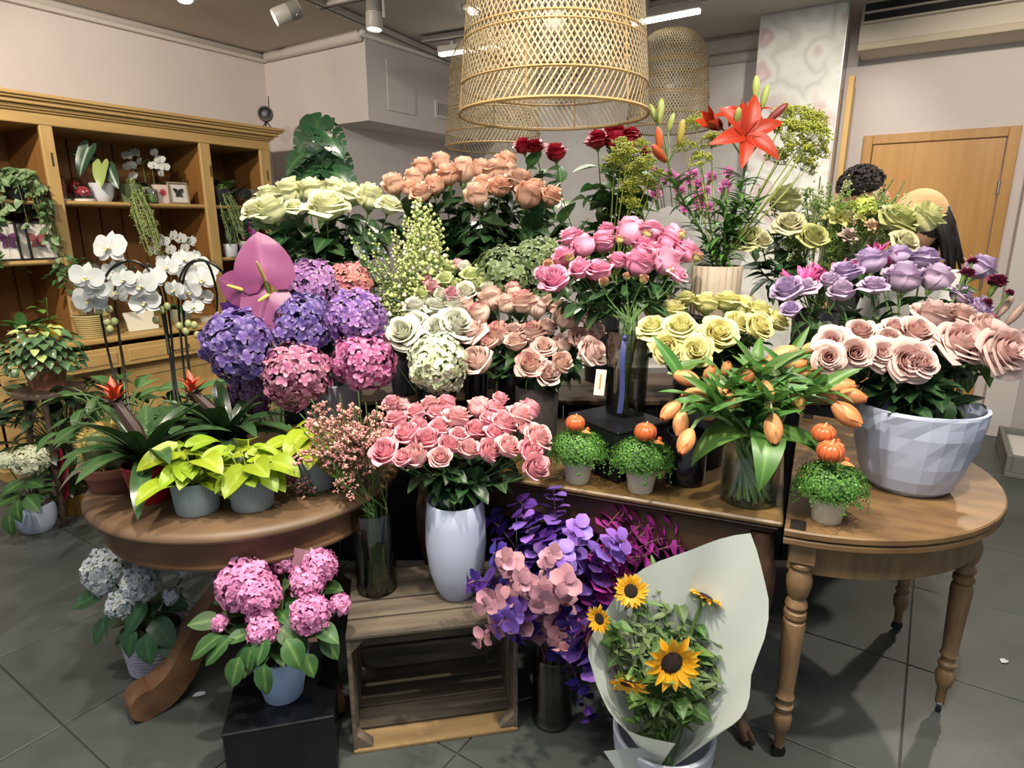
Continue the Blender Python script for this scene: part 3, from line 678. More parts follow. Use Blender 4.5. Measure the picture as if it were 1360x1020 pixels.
# hydrangea head, unit radius
def hyd_mb(seed, n=190, cut=-.5, fs=.185):
    random.seed(seed); mb = MB(); pet = MB()
    pet.sheet(lambda u, v: Vector((u * .42 * math.sqrt(max(0, 1 - (1.75 * v - .85) ** 2)), v, .12 * v * v - .25 * v ** 4 + .1 * u * u)), 2, 3)
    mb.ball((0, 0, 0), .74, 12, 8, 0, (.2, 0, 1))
    for i in range(n):
        z = 1 - (1 - cut) * (i + .5) / n; t = i * 2.39996; r = math.sqrt(1 - z * z); d = Vector((r * math.cos(t), r * math.sin(t), z)); d = (d + Vector((ru(-1, 1), ru(-1, 1), ru(-1, 1))) * .09).normalized()
        q = rnd(); dd = (d + Vector((ru(-1, 1), ru(-1, 1), ru(-1, 1))) * .55).normalized(); sp = rnd() * 6.28; rad = ru(.80, 1.0)
        for k in range(4):
            o = len(mb.v); mb.merge(pet, zdir(d * rad, dd, fs * ru(.8, 1.15), sp + k * math.pi / 2))
            for w_ in range(o, len(mb.v)): v_ = mb.c[w_][0]; mb.c[w_] = (q, v_, 0)
    return mb
HYD = [hyd_mb(s).mesh('flower_head', (), True, 180) for s in (1, 2, 3)]
HYDS = [hyd_mb(s, 80, -.3, .27).mesh('flower_head', (), True, 180) for s in (4, 5)]
random.seed(33)
def lighter(h, k=.2):
    h = h.lstrip('#'); return '#' + ''.join('%02x' % int(int(h[i:i + 2], 16) * (1 - k) + 235 * k) for i in (0, 2, 4))
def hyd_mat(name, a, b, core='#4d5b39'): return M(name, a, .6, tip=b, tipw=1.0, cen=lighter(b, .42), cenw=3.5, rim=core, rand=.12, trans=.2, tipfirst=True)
# tulip bloom, unit length
def tulip_mb(seed):
    random.seed(seed); mb = MB()
    for lay in (0, 1):
        for k in range(3):
            p0 = lay * 1.047 + k * 2.094
            def fn(u, v):
                r = (.30 if lay else .27) * math.sin(math.pi * min(1, v * .80 + .10)) ** .75 * (1 + .05 * lay); w_ = 1.15 * (1 - max(0, v - .55) ** 1.6 * 2.4)
                an = p0 + u * w_ * .95; return Vector((r * math.cos(an), r * math.sin(an), v * (1.0 if lay == 0 else .97)))
            mb.sheet(fn, 4, 7, 0, lambda u, v: (v, abs(u), 1 - min(1, abs(u) * 2)))
    return mb
TUL = [tulip_mb(s).mesh('bloom', (), True, 180) for s in (1, 2)]
# orchid, unit width, faces +Z
def orchid_mb():
    mb = MB()
    pet = leaf_mb('round', .52, .1, .05, .04, 4, 6, .5); sep = leaf_mb('ovate', .34, .2, .06, 0, 4, 5, .44)
    for sgn in (1, -1): mb.merge(pet, ydir((0, .02, .01), (sgn, .18, .02), (0, 0, 1)))
    for an in (90, 215, 325): mb.merge(sep, ydir((0, 0, -.015), (math.cos(math.radians(an)), math.sin(math.radians(an)), 0), (0, 0, 1)))
    lip = leaf_mb('ovate', .13, -.9, .5, 0, 4, 4, .15); mb.merge(lip, ydir((0, -.02, .03), (0, -.8, .5), (0, .4, 1)), 1)
    for sgn in (1, -1): mb.merge(leaf_mb('round', .08, .5, .2, 0, 2, 3, .10), ydir((sgn * .03, -.02, .04), (sgn * .7, .1, .8), (0, 1, 0)), 1)
    mb.ball((0, .01, .05), .045, 8, 5, 0); return mb
ORCH = orchid_mb().mesh('flower', (None, M('orchid_lip', '#c9b23a', .5, tip='#f0ecd0')), True, 180)
orw = M('orchid_white', '#c6c9c8', .5, rim='#bcc6b8', trans=.25, rand=.08)
# lathe vessels
def vessel(name, label, cat, loc, prof, mat, n=40, rf=None, group=None, rz=0):
    me = MB().lathe(prof, n, 0, (0, 0, 0), rf).mesh(name, (), True, 40); o = single(name, me, mat, label, cat, loc, group); o.rotation_euler = (0, 0, rz); return o
def cup(r0, r1, h, th=.006, lip=.0, belly=None):
    pr = [(0, 0), (r0 - .004, 0), (r0, .004)]
    if belly:
        for t, q in belly: pr.append((q, h * t))
    pr += [(r1 + lip, h - .003), (r1 + lip - .002, h), (r1 - th, h), (r1 - th - .001, h - .01)]
    if belly:
        for t, q in belly[::-1]: pr.append((q - th, max(h * t, th + .003)))
    pr += [(r0 - th, th + .002), (0, th)]
    return pr
def soil(parent_loc, r, z, parent=None, label='dark potting soil filling the pot'):
    pass
glassm = M('vase_glass', '#f0f6f1', glass=.05)
glassd = M('vase_glass_smoky', '#d8dad4', glass=.06)
white_cer = M('white_ceramic', '#b2bbd0', .3, col2='#abb5ca', ns=3, spec=.5)
cream_pot = M('cream_plastic', '#ccc9b4', .4)
blackp = M('black_bucket', '#121316', .3, spec=.5)
soilm = M('potting_soil', '#2b2019', .95, col2='#453628', ns=60, contrast=4, bump=.6, bs=120)
def pot_soil(r, z): return MB().lathe([(0, z + .004), (r * .6, z + .003), (r, z)], 20).mesh('soil')
# ================================================================== vases and bunches
def at_table(p, z): return Vector((p.x, p.y, z))
# --- 1 white ceramic vase on the crate, coral pink roses
vp = G(603, 792, .392); vp = Vector((-.17, 1.735, .392))
vessel('ceramic_vase', 'tall white egg shaped vase standing on the wooden crate', 'vase', vp, cup(.052, .085, .315, .006, belly=[(.12, .068), (.3, .084), (.55, .092), (.8, .09)]), white_cer)
pinkr = [M('rose_coral_%d' % i, c, .55, tip=t, tipw=2.2, cen=e, cenw=2, rand=.12, trans=.22) for i, (c, t, e) in enumerate([('#e6a6b2', '#e8b4bb', '#e294a4'), ('#e8b2b6', '#eac0be', '#e39cab'), ('#e29aaa', '#e6acb5', '#dd8498')])]
bunch('rose', 'rose', 'rose', 'coral pink rose in the white vase on the crate', 'coral pink roses on the crate',
 [(522,537,24),(536,539,18),(526,558,26),(553,548,24),(572,537,22),(593,537,24),(580,550,22),(607,556,32),(540,577,30),(557,565,22),(511,581,22),(511,602,34),(536,609,24),(552,607,32),(568,585,32),(584,569,26),(585,609,28),(596,592,26),(608,579,22),(622,598,28),(631,573,28),(649,600,30),(674,594,30),(658,577,26),(667,564,32),(637,543,30),(649,558,22),(658,543,24),(689,552,30),(702,546,28),(664,531,20),(713,581,34),(704,600,32),(710,621,34),(697,569,20)],
 1.88, 1.60, vp + Vector((0, 0, .31)), vp + Vector((0, 0, .03)), pinkr, ('mid', 'bud', 'mid', 'mid'), leaves=9, lsize=.07, lmat=green_d, up=.5, face=.55, leafrange=(.25, .85), neckr=.06)
# --- 2 large faceted white pot on the half-round table
pp = G(1216, 649, ZT); pp.y += .03; pp.x -= .012
random.seed(5); jit = {}
def fac(t, j, z):
    k = (round(t * 100), j)
    if j in (0, 1, 10, 11, 12): return 1
    return jit.setdefault(k, ru(.972, 1.02))
pr = [(0, 0), (.098, 0), (.117, .018), (.134, .055), (.147, .10), (.158, .145), (.166, .19), (.171, .225), (.174, .25), (.174, .258), (.164, .258), (.163, .24), (.10, .03), (0, .02)]
me = MB().lathe(pr, 26, 0, (0, 0, 0), lambda t, j, z: 1 if j in (0, 9, 10, 11, 12, 13) else jit.setdefault((round(t * 100), j), ru(.975, 1.018))).mesh('planter', (), False)
single('faceted_planter', me, white_cer, 'large white hammered planter full of lilac and pale pink roses', 'planter', pp)
nk = pp + Vector((.01, 0, .25)); bs = pp + Vector((0, 0, .03))
lil = [M('rose_lilac_%d' % i, c, .55, tip=t, tipw=2.5, cen=e, rand=.1, trans=.2) for i, (c, t, e) in enumerate([('#c3aecb', '#b9a5ca', '#a58fc0'), ('#c8afc6', '#c6b4cf', '#ab93bd')])]
bunch('rose', 'rose', 'rose', 'pale lilac rose above the blush roses in the planter', 'lilac roses in the big planter',
 [(1046,385,34),(1070,382,26),(1050,412,22),(1117,388,30),(1122,362,32),(1102,373,22),(1155,348,36),(1160,380,28),(1191,340,28),(1199,370,42),(1226,345,34),(1242,370,38),(1300,356,34),(1276,392,28),(1300,411,30)],
 2.12, 1.92, nk, bs, lil, ('mid', 'open', 'mid'), leaves=11, lsize=.085, lmat=green_d, up=.5, face=.8, neckr=.13, leafrange=(.15, .8))
palep = [M('rose_palepink_%d' % i, c, .55, tip=t, tipw=2.5, cen=e, cenw=2.5, rand=.08, trans=.2) for i, (c, t, e) in enumerate([('#dfbfb8', '#d9c0b9', '#de7480'), ('#dcbab1', '#d7beb5', '#dc8084')])]
bunch('rose', 'rose', 'rose', 'big pale blush rose below the lilac roses in the planter', 'blush roses in the big planter',
 [(1105,455,36),(1101,475,32),(1142,442,32),(1136,469,38),(1170,470,36),(1180,450,26),(1188,437,30),(1216,442,42),(1238,420,42),(1274,420,38),(1272,457,54),(1305,437,38),(1330,465,54),(1205,480,50),(1225,483,30),(1303,470,26)],
 1.86, 1.66, nk, bs, palep, ('open', 'open', 'mid'), leaves=14, lsize=.085, lmat=green_d, up=.3, face=1.5, neckr=.13, leafrange=(.1, .98))
# burgundy carnations: ruffled heads
def carn_mb(seed):
    random.seed(seed); mb = MB(); pet = leaf_mb('heart', .5, .5, .1, .5, 4, 3, .5)
    for k in range(26):
        f = k / 25; a = k * 2.4; el = math.radians(80 - 75 * f); d = Vector((math.cos(a) * math.cos(el), math.sin(a) * math.cos(el), math.sin(el)))
        mb.merge(pet, ydir((0, 0, .2), -d if False else d, (0, 0, 1), .9 + .2 * rnd(), roll=ru(-.6, .6)))
    mb.lathe([(0, -.4), (.1, -.35), (.14, 0), (.2, .2)], 8, 1); return mb
CARN = [carn_mb(s).mesh('bloom', (None, calyx_g), True, 180) for s in (1, 2)]
random.seed(8)
bunch('carnation', 'carnation', 'carnation', 'dark burgundy carnation on the edge of the white planter', 'burgundy carnations', [(1285,360,26),(1326,370,34),(1292,345,18),(1317,422,26),(1342,387,16),(1312,400,20)], 2.0, 1.85, nk + Vector((.05, 0, 0)), bs, [M('carnation_red', '#5a1030', .6, tip='#7a1b46', rand=.2)], meshes=CARN, leaves=4, lsize=.06, lmat=green_m, neckr=.05, scale=.75)
# nerines: narrow magenta tepals
def nerine_mb(seed):
    random.seed(seed); mb = MB(); tp = leaf_mb('strap', .16, -.9, .3, .3, 2, 6, .9)
    for k in range(5):
        a0 = k * 1.26 + rnd(); c = Vector((math.cos(a0), math.sin(a0), .8)).normalized()
        for j in range(6):
            d = (c + Vector((ru(-1, 1), ru(-1, 1), ru(-.6, .8))) * .75).normalized(); mb.merge(tp, ydir(c * .12, d, c, ru(.45, .7)))
    return mb
NER = [nerine_mb(s).mesh('bloom', (), True, 180) for s in (1, 2)]
bunch('nerine', 'nerine', 'nerine', 'spidery magenta nerine between the lilac roses', 'magenta nerines', [(1065,358,44),(1095,362,40),(1108,350,44),(1180,338,34),(1163,326,24)], 2.16, 2.1, nk, bs, [M('nerine_pink', '#c23f85', .5, tip='#d86aa0', rand=.2)], meshes=NER, leaves=1, neckr=.08, lsize=.05)
# bronze lily buds on the right edge
BUDL = leaf_mb('ovate', .35, .05, .6, 0, 4, 5)
def lilybud_mb():
    mb = MB(); mb.lathe([(0, 0), (.07, .06), (.13, .3), (.15, .55), (.12, .8), (.06, .95), (0, 1)], 9, 0, (0, 0, 0), lambda t, j, z: 1 + .12 * math.cos(3 * t)); return mb
LBUD = [lilybud_mb().mesh('bud', (), True, 180)]
for k, z in enumerate(LBUD): pass
bunch('lily_bud_stem', 'lily', 'lily', 'closed bronze lily bud stem leaning out of the white planter', 'bronze lily buds', [(1333,410,34),(1346,420,34),(1350,445,30)], 1.95, 1.85, nk + Vector((.08, 0, 0)), bs, [M('bud_bronze', '#8d7468', .5, tip='#a58d7c', rand=.2)], meshes=LBUD,  leaves=5, lsize=.08, lmat=green_m, neckr=.05, up=.2, scale=.9)
# --- 3 red-edged cream roses, dark vase on the dark table
vp = D(712, 540, 2.06); vp = Vector((.085, 2.07, ZT))
vessel('dark_vase', 'dark brown rough cylinder vase behind the coral roses', 'vase', vp, cup(.068, .075, .235, .006), M('dark_rough', '#2b2522', .8, col2='#1c1817', ns=30, stretch=(3, 3, 1)))
redge = [M('rose_rededge_%d' % i, c, .55, tip=t, tipw=5, cen=e, rand=.1, rim=rm, trans=.2) for i, (c, t, e, rm) in enumerate([('#e2cab8', '#e6d2c6', '#deb8aa', '#deb2a8'), ('#e2ccba', '#e4d0c4', '#d8b0a4', '#cc5f6a'), ('#dfc8bc', '#e6d4cc', '#d4aaa2', '#dfbab0')])]
nk = vp + Vector((0, 0, .23)); bs = vp + Vector((0, 0, .02))
bunch('rose', 'rose', 'rose', 'cream rose with red edged petals behind the mossy pumpkin pots', 'red edged cream roses',
 [(653,398,34),(636,418,30),(628,443,34),(674,405,28),(695,403,34),(713,410,28),(734,403,26),(753,423,34),(783,423,24),(789,440,26),(775,452,36),(785,469,36),(726,436,24),(662,445,32),(683,440,24),(685,455,26),(705,445,32),(745,459,26),(722,463,30),(705,485,36),(726,497,28),(745,483,28),(650,455,22),(634,481,38),(617,405,24),(681,385,20)],
 2.22, 1.98, nk, bs, redge, ('mid', 'bud', 'open', 'mid'), leaves=9, lsize=.07, lmat=green_d, up=.4, face=.6, neckr=.05, leafrange=(.1, .75))
# --- 4 white roses and white hydrangea
vp = Vector((-.27, 2.16, ZT))
vessel('black_bucket', 'black flower bucket holding white roses beside the larkspur', 'bucket', vp, cup(.06, .075, .28, .004, .004), blackp)
wr = [M('rose_white_%d' % i, c, .55, tip=t, tipw=2.5, cen=e, rand=.06, trans=.22) for i, (c, t, e) in enumerate([('#cdceba', '#d6d7ca', '#c4c99c'), ('#cfd0be', '#d8d9ce', '#c8cca6')])]
nk = vp + Vector((0, 0, .28)); bs = vp + Vector((0, 0, .02))
bunch('rose', 'rose', 'rose', 'ivory white rose next to the red edged roses', 'ivory roses', [(535,443,40),(514,441,24),(552,431,34),(554,410,32),(579,409,30),(601,408,38),(582,438,36),(605,431,38),(562,397,20)],
 2.22, 2.04, nk, bs, wr, ('open', 'mid'), leaves=9, lsize=.07, lmat=green_d, up=.4, face=.6, neckr=.05)
bunch('hydrangea', 'hydrangea', 'hydrangea', 'single white green hydrangea head below the ivory roses', None, [(581,483,37)], 1.99, 1.99, nk, bs, [hyd_mat('hyd_white', '#cfd2c8', '#c0cc98', '#7c8c50')], meshes=HYD, coff=0, scale=.92, leaves=3, lsize=.08, lmat=green_d, neckr=.02, up=.2, face=.9, stem_r=.004)
# --- 5 bright pink spray roses in a glass vase on the plinth
vp = D(836, 533, 2.0); vp = Vector((kc.x + .055, kc.y + .20, ZT + .165))
vessel('glass_vase', 'square shouldered clear glass vase on the black cube plinth', 'vase', vp, cup(.052, .056, .27, .004), glassd, 4 * 6, lambda t, j, z: 1 / max(abs(math.cos(t)), abs(math.sin(t))) ** .6, rz=.5)
nk = vp + Vector((0, -.0, .27)); bs = vp + Vector((0, 0, .012))
spr = [M('rose_spray_%d' % i, c, .55, tip=t, tipw=2, cen=e, rand=.1, trans=.2) for i, (c, t, e) in enumerate([('#de8cae', '#e8a5c0', '#d3709a'), ('#e29cb9', '#ecb2c9', '#d57aa0')])]
bunch('spray_rose', 'rose', 'rose', 'bright pink spray rose in the glass vase on the plinth', 'bright pink spray roses',
 [(737,373,34),(722,365,22),(749,342,28),(758,315,28),(771,358,28),(776,328,30),(796,361,30),(800,322,34),(820,347,24),(836,310,38),(806,306,20),(864,306,30),(888,322,32),(893,309,20),(855,326,26),(866,333,26),(847,351,38),(884,349,38),(910,335,32),(901,365,22)],
 2.2, 1.98, nk, bs, spr, ('mid', 'bud', 'mid', 'open'), leaves=8, lsize=.075, lmat=green_d, up=.55, face=.5, neckr=.035, stem_r=.0024)
bunch('rose_bud', 'rose', 'rose bud', 'small green rose bud between the bright pink spray roses', 'green spray rose buds', [(756,343,13),(822,319,13),(859,311,13),(892,359,13),(855,372,13),(802,375,12),(729,351,13),(926,342,14),(832,368,10),(905,312,12)], 2.15, 1.97, nk, bs, [M('bud_green', '#9aa05a', .5, tip='#c98a7c', tipw=3, rand=.2)], ('bud',), leaves=0, neckr=.03, stem_r=.0018)
rb_ = MB(); sp = smoothpts([vp + Vector((-.02, -.055, .26)), vp + Vector((-.03, -.075, .2)), vp + Vector((-.025, -.07, .1)), vp + Vector((-.03, -.068, .02))], 4)
rb_.add([q + Vector((s * .008, 0, 0)) for q in sp for s in (-1, 1)], [(2 * i, 2 * i + 1, 2 * i + 3, 2 * i + 2) for i in range(len(sp) - 1)])
r_ = root('satin_ribbon', 'dark blue satin ribbon hanging down the glass vase', 'ribbon', sp[-1]); obj('tail', rb_.mesh('tail'), M('ribbon_blue', '#3d4374', .35), r_, T(-sp[-1])); obj('knot', MB().ball(sp[0], .011, 8, 6).mesh('knot'), MATS['ribbon_blue'], r_, T(-sp[-1]))
for (u, v), dd, s in (((838, 415), (-.5, -.4, -1), .10), ((858, 405), (.4, -.5, .5), .085), ((815, 412), (-.8, -.3, -.5), .07)): pass
single('price_card', MB().box(-.017, .017, -.001, .001, 0, .085, .0005).box(-.003, .003, -.0014, -.001, .02, .07, 0, 1).mesh('card', (M('card_white', '#d9d7cc', .6), M('gold_print', '#b89a4d', .5)), False), None, 'narrow white price card with a gold strip beside the glass vase', 'card', (0, 0, 0), None, T(D(795, 525, 1.955)) @ Matrix.Rotation(.08, 4, 'Y'))
# --- 6 yellow roses
vp = Vector((.62, 1.97, ZT))
vessel('black_bucket', 'black bucket of yellow roses behind the tulips', 'bucket', vp, cup(.08, .095, .27, .004, .004), blackp)
yl = [M('rose_yellow_%d' % i, c, .55, tip=t, tipw=2.5, cen=e, cenw=3, rand=.06, trans=.22) for i, (c, t, e) in enumerate([('#dfdb98', '#e8e5b0', '#d6c468'), ('#dbd892', '#e5e3ac', '#d3ca70')])]
nk = vp + Vector((0, 0, .27)); bs = vp + Vector((0, 0, .02))
bunch('rose', 'rose', 'rose', 'pale yellow rose behind the orange tulips', 'pale yellow roses', [(867,410,26),(866,436,34),(893,414,30),(903,438,42),(881,394,18),(911,397,24),(938,404,30),(965,401,32),(985,407,30),(1008,414,32),(977,430,30),(1032,425,30)],
 2.12, 1.9, nk, bs, yl, ('mid', 'open'), leaves=10, lsize=.075, lmat=green_d, up=.5, face=.5, neckr=.06)
bunch('garden_rose', 'rose', 'rose', 'open yellow garden rose showing an amber heart', 'open yellow garden roses', [(953,444,46),(887,462,40),(924,466,38),(1007,435,36)], 1.9, 1.84, nk, bs, [M('rose_garden_y', '#ddd58a', .55, tip='#e2dfa0', tipw=3, cen='#cf9331', cenw=4, rand=.05, trans=.2)], meshes=GARDEN, scale=.85, leaves=4, lsize=.08, lmat=green_d, up=.1, face=1.1, neckr=.06)
# --- 7 orange tulips in a glass cylinder
vp = G(1000, 671, ZT); vp = Vector((vp.x, 1.665, ZT))
vessel('glass_cylinder', 'clear round glass vase of orange tulips on the dark table', 'vase', vp, cup(.076, .08, .15, .004), glassm)
nk = vp + Vector((0, 0, .17)); bs = vp + Vector((0, 0, .012))
tuls = [(912,502,22,.9,-.2),(921,527,26,-1,-.1),(890,546,22,-.8,-.6),(904,563,22,-.2,-1),(911,587,24,-.5,-.8),(970,535,26,.1,.2),(1017,526,26,0,-.6),(1027,570,26,0,-1),(992,502,22,.2,.3),(965,490,15,0,.8),(948,508,16,.2,.6),(953,523,20,.5,.2),(942,496,16,.2,.8),(1039,472,26,.8,.5),(1054,484,22,.9,.2),(1054,509,22,.5,.3),(1065,501,18,.7,.5),(1056,529,24,.4,-.8),(1081,463,20,.9,.2),(1083,516,26,.8,-.3),(1094,523,22,.8,-.4),(1114,513,26,1,.2),(1133,526,22,1,-.2),(1082,496,18,.8,.4),(1125,551,28,.7,-.6),(942,550,18,-.7,-.1),(1013,495,18,.2,.5)]
tm = [M('tulip_%d' % i, c, .45, tip=t, tipw=1.2, rim=r_m, rand=.12, trans=.2) for i, (c, t, r_m) in enumerate([('#dea468', '#da8f58', '#d67c56'), ('#e0ae74', '#dc9a60', '#d4845c'), ('#cfc06a', '#d9a85a', '#d58f50')])]
tleaf = [leaf('leaf', 'lance', w_, b, .22, .08, 4, 8, 1, t_) for w_, b, t_ in ((.24, .5, .3), (.28, 1.0, -.3), (.22, .2, .2), (.3, 1.6, .4), (.3, 2.6, .2))]
tlm = M('tulip_leaf', '#4b7636', .42, rim='#6f9650', rand=.3, hue=.03, trans=.25); tls = M('tulip_stem', '#8aa36a', .45, rand=.15)
random.seed(12)
for i, (u, v, s, du, dv) in enumerate(tuls):
    t = (v - 463) / 124; Y = 1.80 - .30 * t; pos = D(u, v, Y); size = px2m(pos, s) * 1.55
    d = Vector((du, -.25 - .3 * t, dv)).normalized(); an = i * 2.4; rr = .06 * math.sqrt((i + .5) / 27)
    nk_ = nk + Vector((math.cos(an), math.sin(an), 0)) * rr; bs_ = bs + Vector((math.cos(an + 2.2), math.sin(an + 2.2), 0)) * rr
    r = root('tulip', ('yellowish unopened tulip in the round glass vase' if i == 17 else ('orange tulip hanging head down from the round glass vase' if dv < -.5 else ('orange tulip leaning sideways in the round glass vase' if abs(du) > .65 else 'orange tulip standing fairly upright in the round glass vase'))), 'tulip', bs_, 'orange tulips'); o = T(-bs_); bl = pos - d * size * .5
    obj('bloom', TUL[i % 2], tm[2 if i == 17 else i % 2], r, o @ zdir(bl, d, size, rnd() * 6))
    sp = bez(bl, bl - d * .08, nk_ + (pos - nk_) * .3 + Vector((0, 0, .08)), nk_, 8) + [nk_ * .5 + bs_ * .5, bs_]
    obj('stem', MB().tube([q - bs_ for q in sp], .0048, 6).mesh('stem'), tls, r)
    for k in range(6):
        q = sp[random.choice((2, 3, 4, 5, 6))]; out = Vector((pos.x - nk.x, pos.y - nk.y, 0)).normalized() if k < 2 else Vector((ru(-1, 1), ru(-1, .5), 0)).normalized()
        obj('leaf', tleaf[random.choice((0, 1, 2, 2))], tlm, r, o @ ydir(q, out * ru(.5, 1) + Vector((ru(-.4, .4), -.15, ru(.3, 1.1))), out * -.4 + Vector((0, -.4, 1)), ru(.11, .165), roll=ru(-.8, .8)))
    if i in (4, 7, 5, 24, 13, 9):     # broad drooping leaves over the rim
        obj('leaf', tleaf[4 if i in (4, 5) else 3], tlm, r, o @ ydir(nk + Vector((ru(-.05, .05), -.04, .03)), {4: (-.7, -.5, .9), 7: (.9, -.5, .5), 5: (-.2, -.8, .7), 24: (1, -.3, .3), 13: (.5, .2, 1), 9: (-.5, .2, 1)}[i], (0, -.3, 1), .24, .3))
# --- 8 cream green roses, peach roses, red roses on the rear bench
def rear(x, y, z, label, r=.08, top=None):
    h = top - z; return vessel('black_bucket', label, 'bucket', Vector((x, y, z)), cup(r * .85, r, h, .004, .004), blackp)
rear(-.79, 2.7, .785, 'black bucket of cream green roses on the rear bench', .085, 1.17)
crm = [M('rose_cream_%d' % i, c, .55, tip=t, tipw=2.5, cen=e, rand=.06, trans=.22) for i, (c, t, e) in enumerate([('#dfe0b4', '#e8e9cc', '#d2d68e'), ('#dcdfae', '#e6e8c6', '#cfd588')])]
bunch('rose', 'rose', 'rose', 'cream green rose in the bunch beneath the monstera', 'cream green roses', [(338,279,28),(359,280,38),(357,260,30),(385,257,38),(390,275,22),(415,254,34),(433,274,44),(445,253,32),(467,259,34),(492,263,36),(517,273,28)], 2.82, 2.55, (-.79, 2.7, 1.15), (-.79, 2.7, .81), crm, ('open', 'mid'), leaves=28, lsize=.115, lmat=green_d, up=.6, face=.4, neckr=.06, leafrange=(.06, .8))
rear(-.15, 2.8, .785, 'black bucket of peach roses on the rear bench', .095, 1.17)
pch = [M('rose_peach_%d' % i, c, .55, tip=t, tipw=2.5, cen=e, rand=.1, trans=.22) for i, (c, t, e) in enumerate([('#dfb79e', '#e5c4ae', '#d9a486'), ('#dfae92', '#e6bda5', '#d69a7a')])]
bunch('rose', 'rose', 'rose', 'peach rose in the tall bunch under the wicker pendants', 'peach roses', [(524,246,29),(562,224,28),(551,238,26),(545,251,22),(559,257,26),(576,247,26),(586,217,26),(594,234,30),(615,228,34),(640,226,26),(657,229,34),(672,217,28),(676,229,22),(664,249,28),(634,261,32),(642,245,24),(691,242,34),(701,261,34),(712,251,24),(732,261,26)], 2.95, 2.65, (-.15, 2.8, 1.15), (-.15, 2.8, .81), pch, ('bud', 'mid', 'bud'), leaves=28, lsize=.115, lmat=green_d, up=.7, face=.35, neckr=.07, leafrange=(.06, .85))
rear(.42, 2.92, .785, 'black bucket of dark red roses on the rear bench', .085, 1.2)
bunch('rose', 'rose', 'rose', 'long stemmed dark red rose rising above the peach roses', 'dark red roses', [(695,194,22),(711,195,22),(738,203,25),(793,186,28),(817,189,26),(839,179,22),(835,194,19),(821,175,20),(810,176,18),(858,202,16)], 3.05, 2.9, (.42, 2.92, 1.18), (.42, 2.92, .81), [M('rose_red', '#8f1427', .5, tip='#a01c30', cen='#6f0c1c', rand=.15, trans=.12)], ('mid', 'open'), leaves=26, lsize=.125, lmat=green_m, up=.8, face=.3, neckr=.05, leafrange=(.05, .9))
# --- 9 mixed pale green bouquet behind the planter
rear(1.30, 2.68, .785, 'black bucket of mixed pale green flowers on the rear bench', .09, 1.15)
pg = [M('rose_palegreen_%d' % i, c, .6, tip=t, tipw=2, cen=e, rand=.12, trans=.2) for i, (c, t, e) in enumerate([('#cfcf9c', '#c6c98f', '#b7bb74'), ('#cfcca6', '#d3cfaa', '#b9b67c'), ('#c6c890', '#bfc37e', '#a9b060')])]
nk = Vector((1.30, 2.68, 1.13)); bs = Vector((1.30, 2.68, .81))
bunch('rose', 'rose', 'rose', 'pale green white rose in the airy mixed bunch below the door', 'pale green roses', [(1044,266,36),(1049,299,34),(1079,316,32),(996,318,32),(1013,321,20),(1192,293,44),(1228,291,40),(1202,321,28)], 2.6, 2.42, nk, bs, pg, ('mid', 'open'), leaves=16, lsize=.10, lmat=green_d, up=.5, face=.5, neckr=.06)
bunch('carnation', 'carnation', 'carnation', 'frilly pale carnation in the airy mixed bunch', 'pale carnations', [(1112,284,46),(1128,310,30),(1159,297,24),(1143,286,20)], 2.55, 2.46, nk, bs, [M('carn_green', '#cfd08c', .6, rand=.1, trans=.2), M('carn_mauve', '#b3a093', .6), M('carn_peach', '#d3b99a', .6)], meshes=CARN, leaves=3, lsize=.08, lmat=green_d, neckr=.05, scale=.8)
bunch('hydrangea', 'hydrangea', 'hydrangea', 'lime green flower cluster in front of the curly haired person', None, [(1148,276,13)], 2.55, 2.55, nk, bs, [hyd_mat('hyd_lime', '#a7b840', '#c2cf5a', '#7c8c3a')], meshes=HYDS, coff=0, leaves=1, neckr=.02)
# ================================================================== hydrangeas and anthuriums in the white vase
vp = Vector((-.645, 2.17, ZL))
vessel('ceramic_vase', 'white conical vase holding purple hydrangeas on the pedestal table', 'vase', vp, cup(.07, .112, .25, .006, belly=[(.3, .085), (.7, .103)]), white_cer)
nk = vp + Vector((0, 0, .25)); bs = vp + Vector((0, 0, .02))
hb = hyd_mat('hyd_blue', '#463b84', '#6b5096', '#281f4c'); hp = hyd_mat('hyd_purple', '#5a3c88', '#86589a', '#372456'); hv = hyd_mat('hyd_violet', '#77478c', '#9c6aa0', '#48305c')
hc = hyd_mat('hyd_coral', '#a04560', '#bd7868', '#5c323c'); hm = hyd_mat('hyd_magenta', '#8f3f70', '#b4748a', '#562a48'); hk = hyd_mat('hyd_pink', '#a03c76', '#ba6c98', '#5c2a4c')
HL = [leaf('leaf', 'ovate', .68, b, .1, .08, 4, 6) for b in (.5, .9)]
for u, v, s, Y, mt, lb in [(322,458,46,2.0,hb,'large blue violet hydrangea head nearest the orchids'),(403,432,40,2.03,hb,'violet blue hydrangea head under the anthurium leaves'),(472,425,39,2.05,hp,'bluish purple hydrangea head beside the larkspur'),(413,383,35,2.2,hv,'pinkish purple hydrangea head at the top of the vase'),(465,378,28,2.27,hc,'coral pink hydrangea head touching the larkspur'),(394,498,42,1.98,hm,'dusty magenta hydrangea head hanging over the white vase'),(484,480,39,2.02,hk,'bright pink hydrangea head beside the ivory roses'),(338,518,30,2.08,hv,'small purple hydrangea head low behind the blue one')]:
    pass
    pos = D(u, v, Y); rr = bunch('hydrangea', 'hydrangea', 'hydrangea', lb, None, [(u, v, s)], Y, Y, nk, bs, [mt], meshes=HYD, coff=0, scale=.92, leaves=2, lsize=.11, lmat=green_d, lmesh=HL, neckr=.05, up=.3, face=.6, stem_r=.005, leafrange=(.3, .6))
SPATHE = leaf('spathe', 'heart', 1.12, .35, -.06, .03, 6, 9)
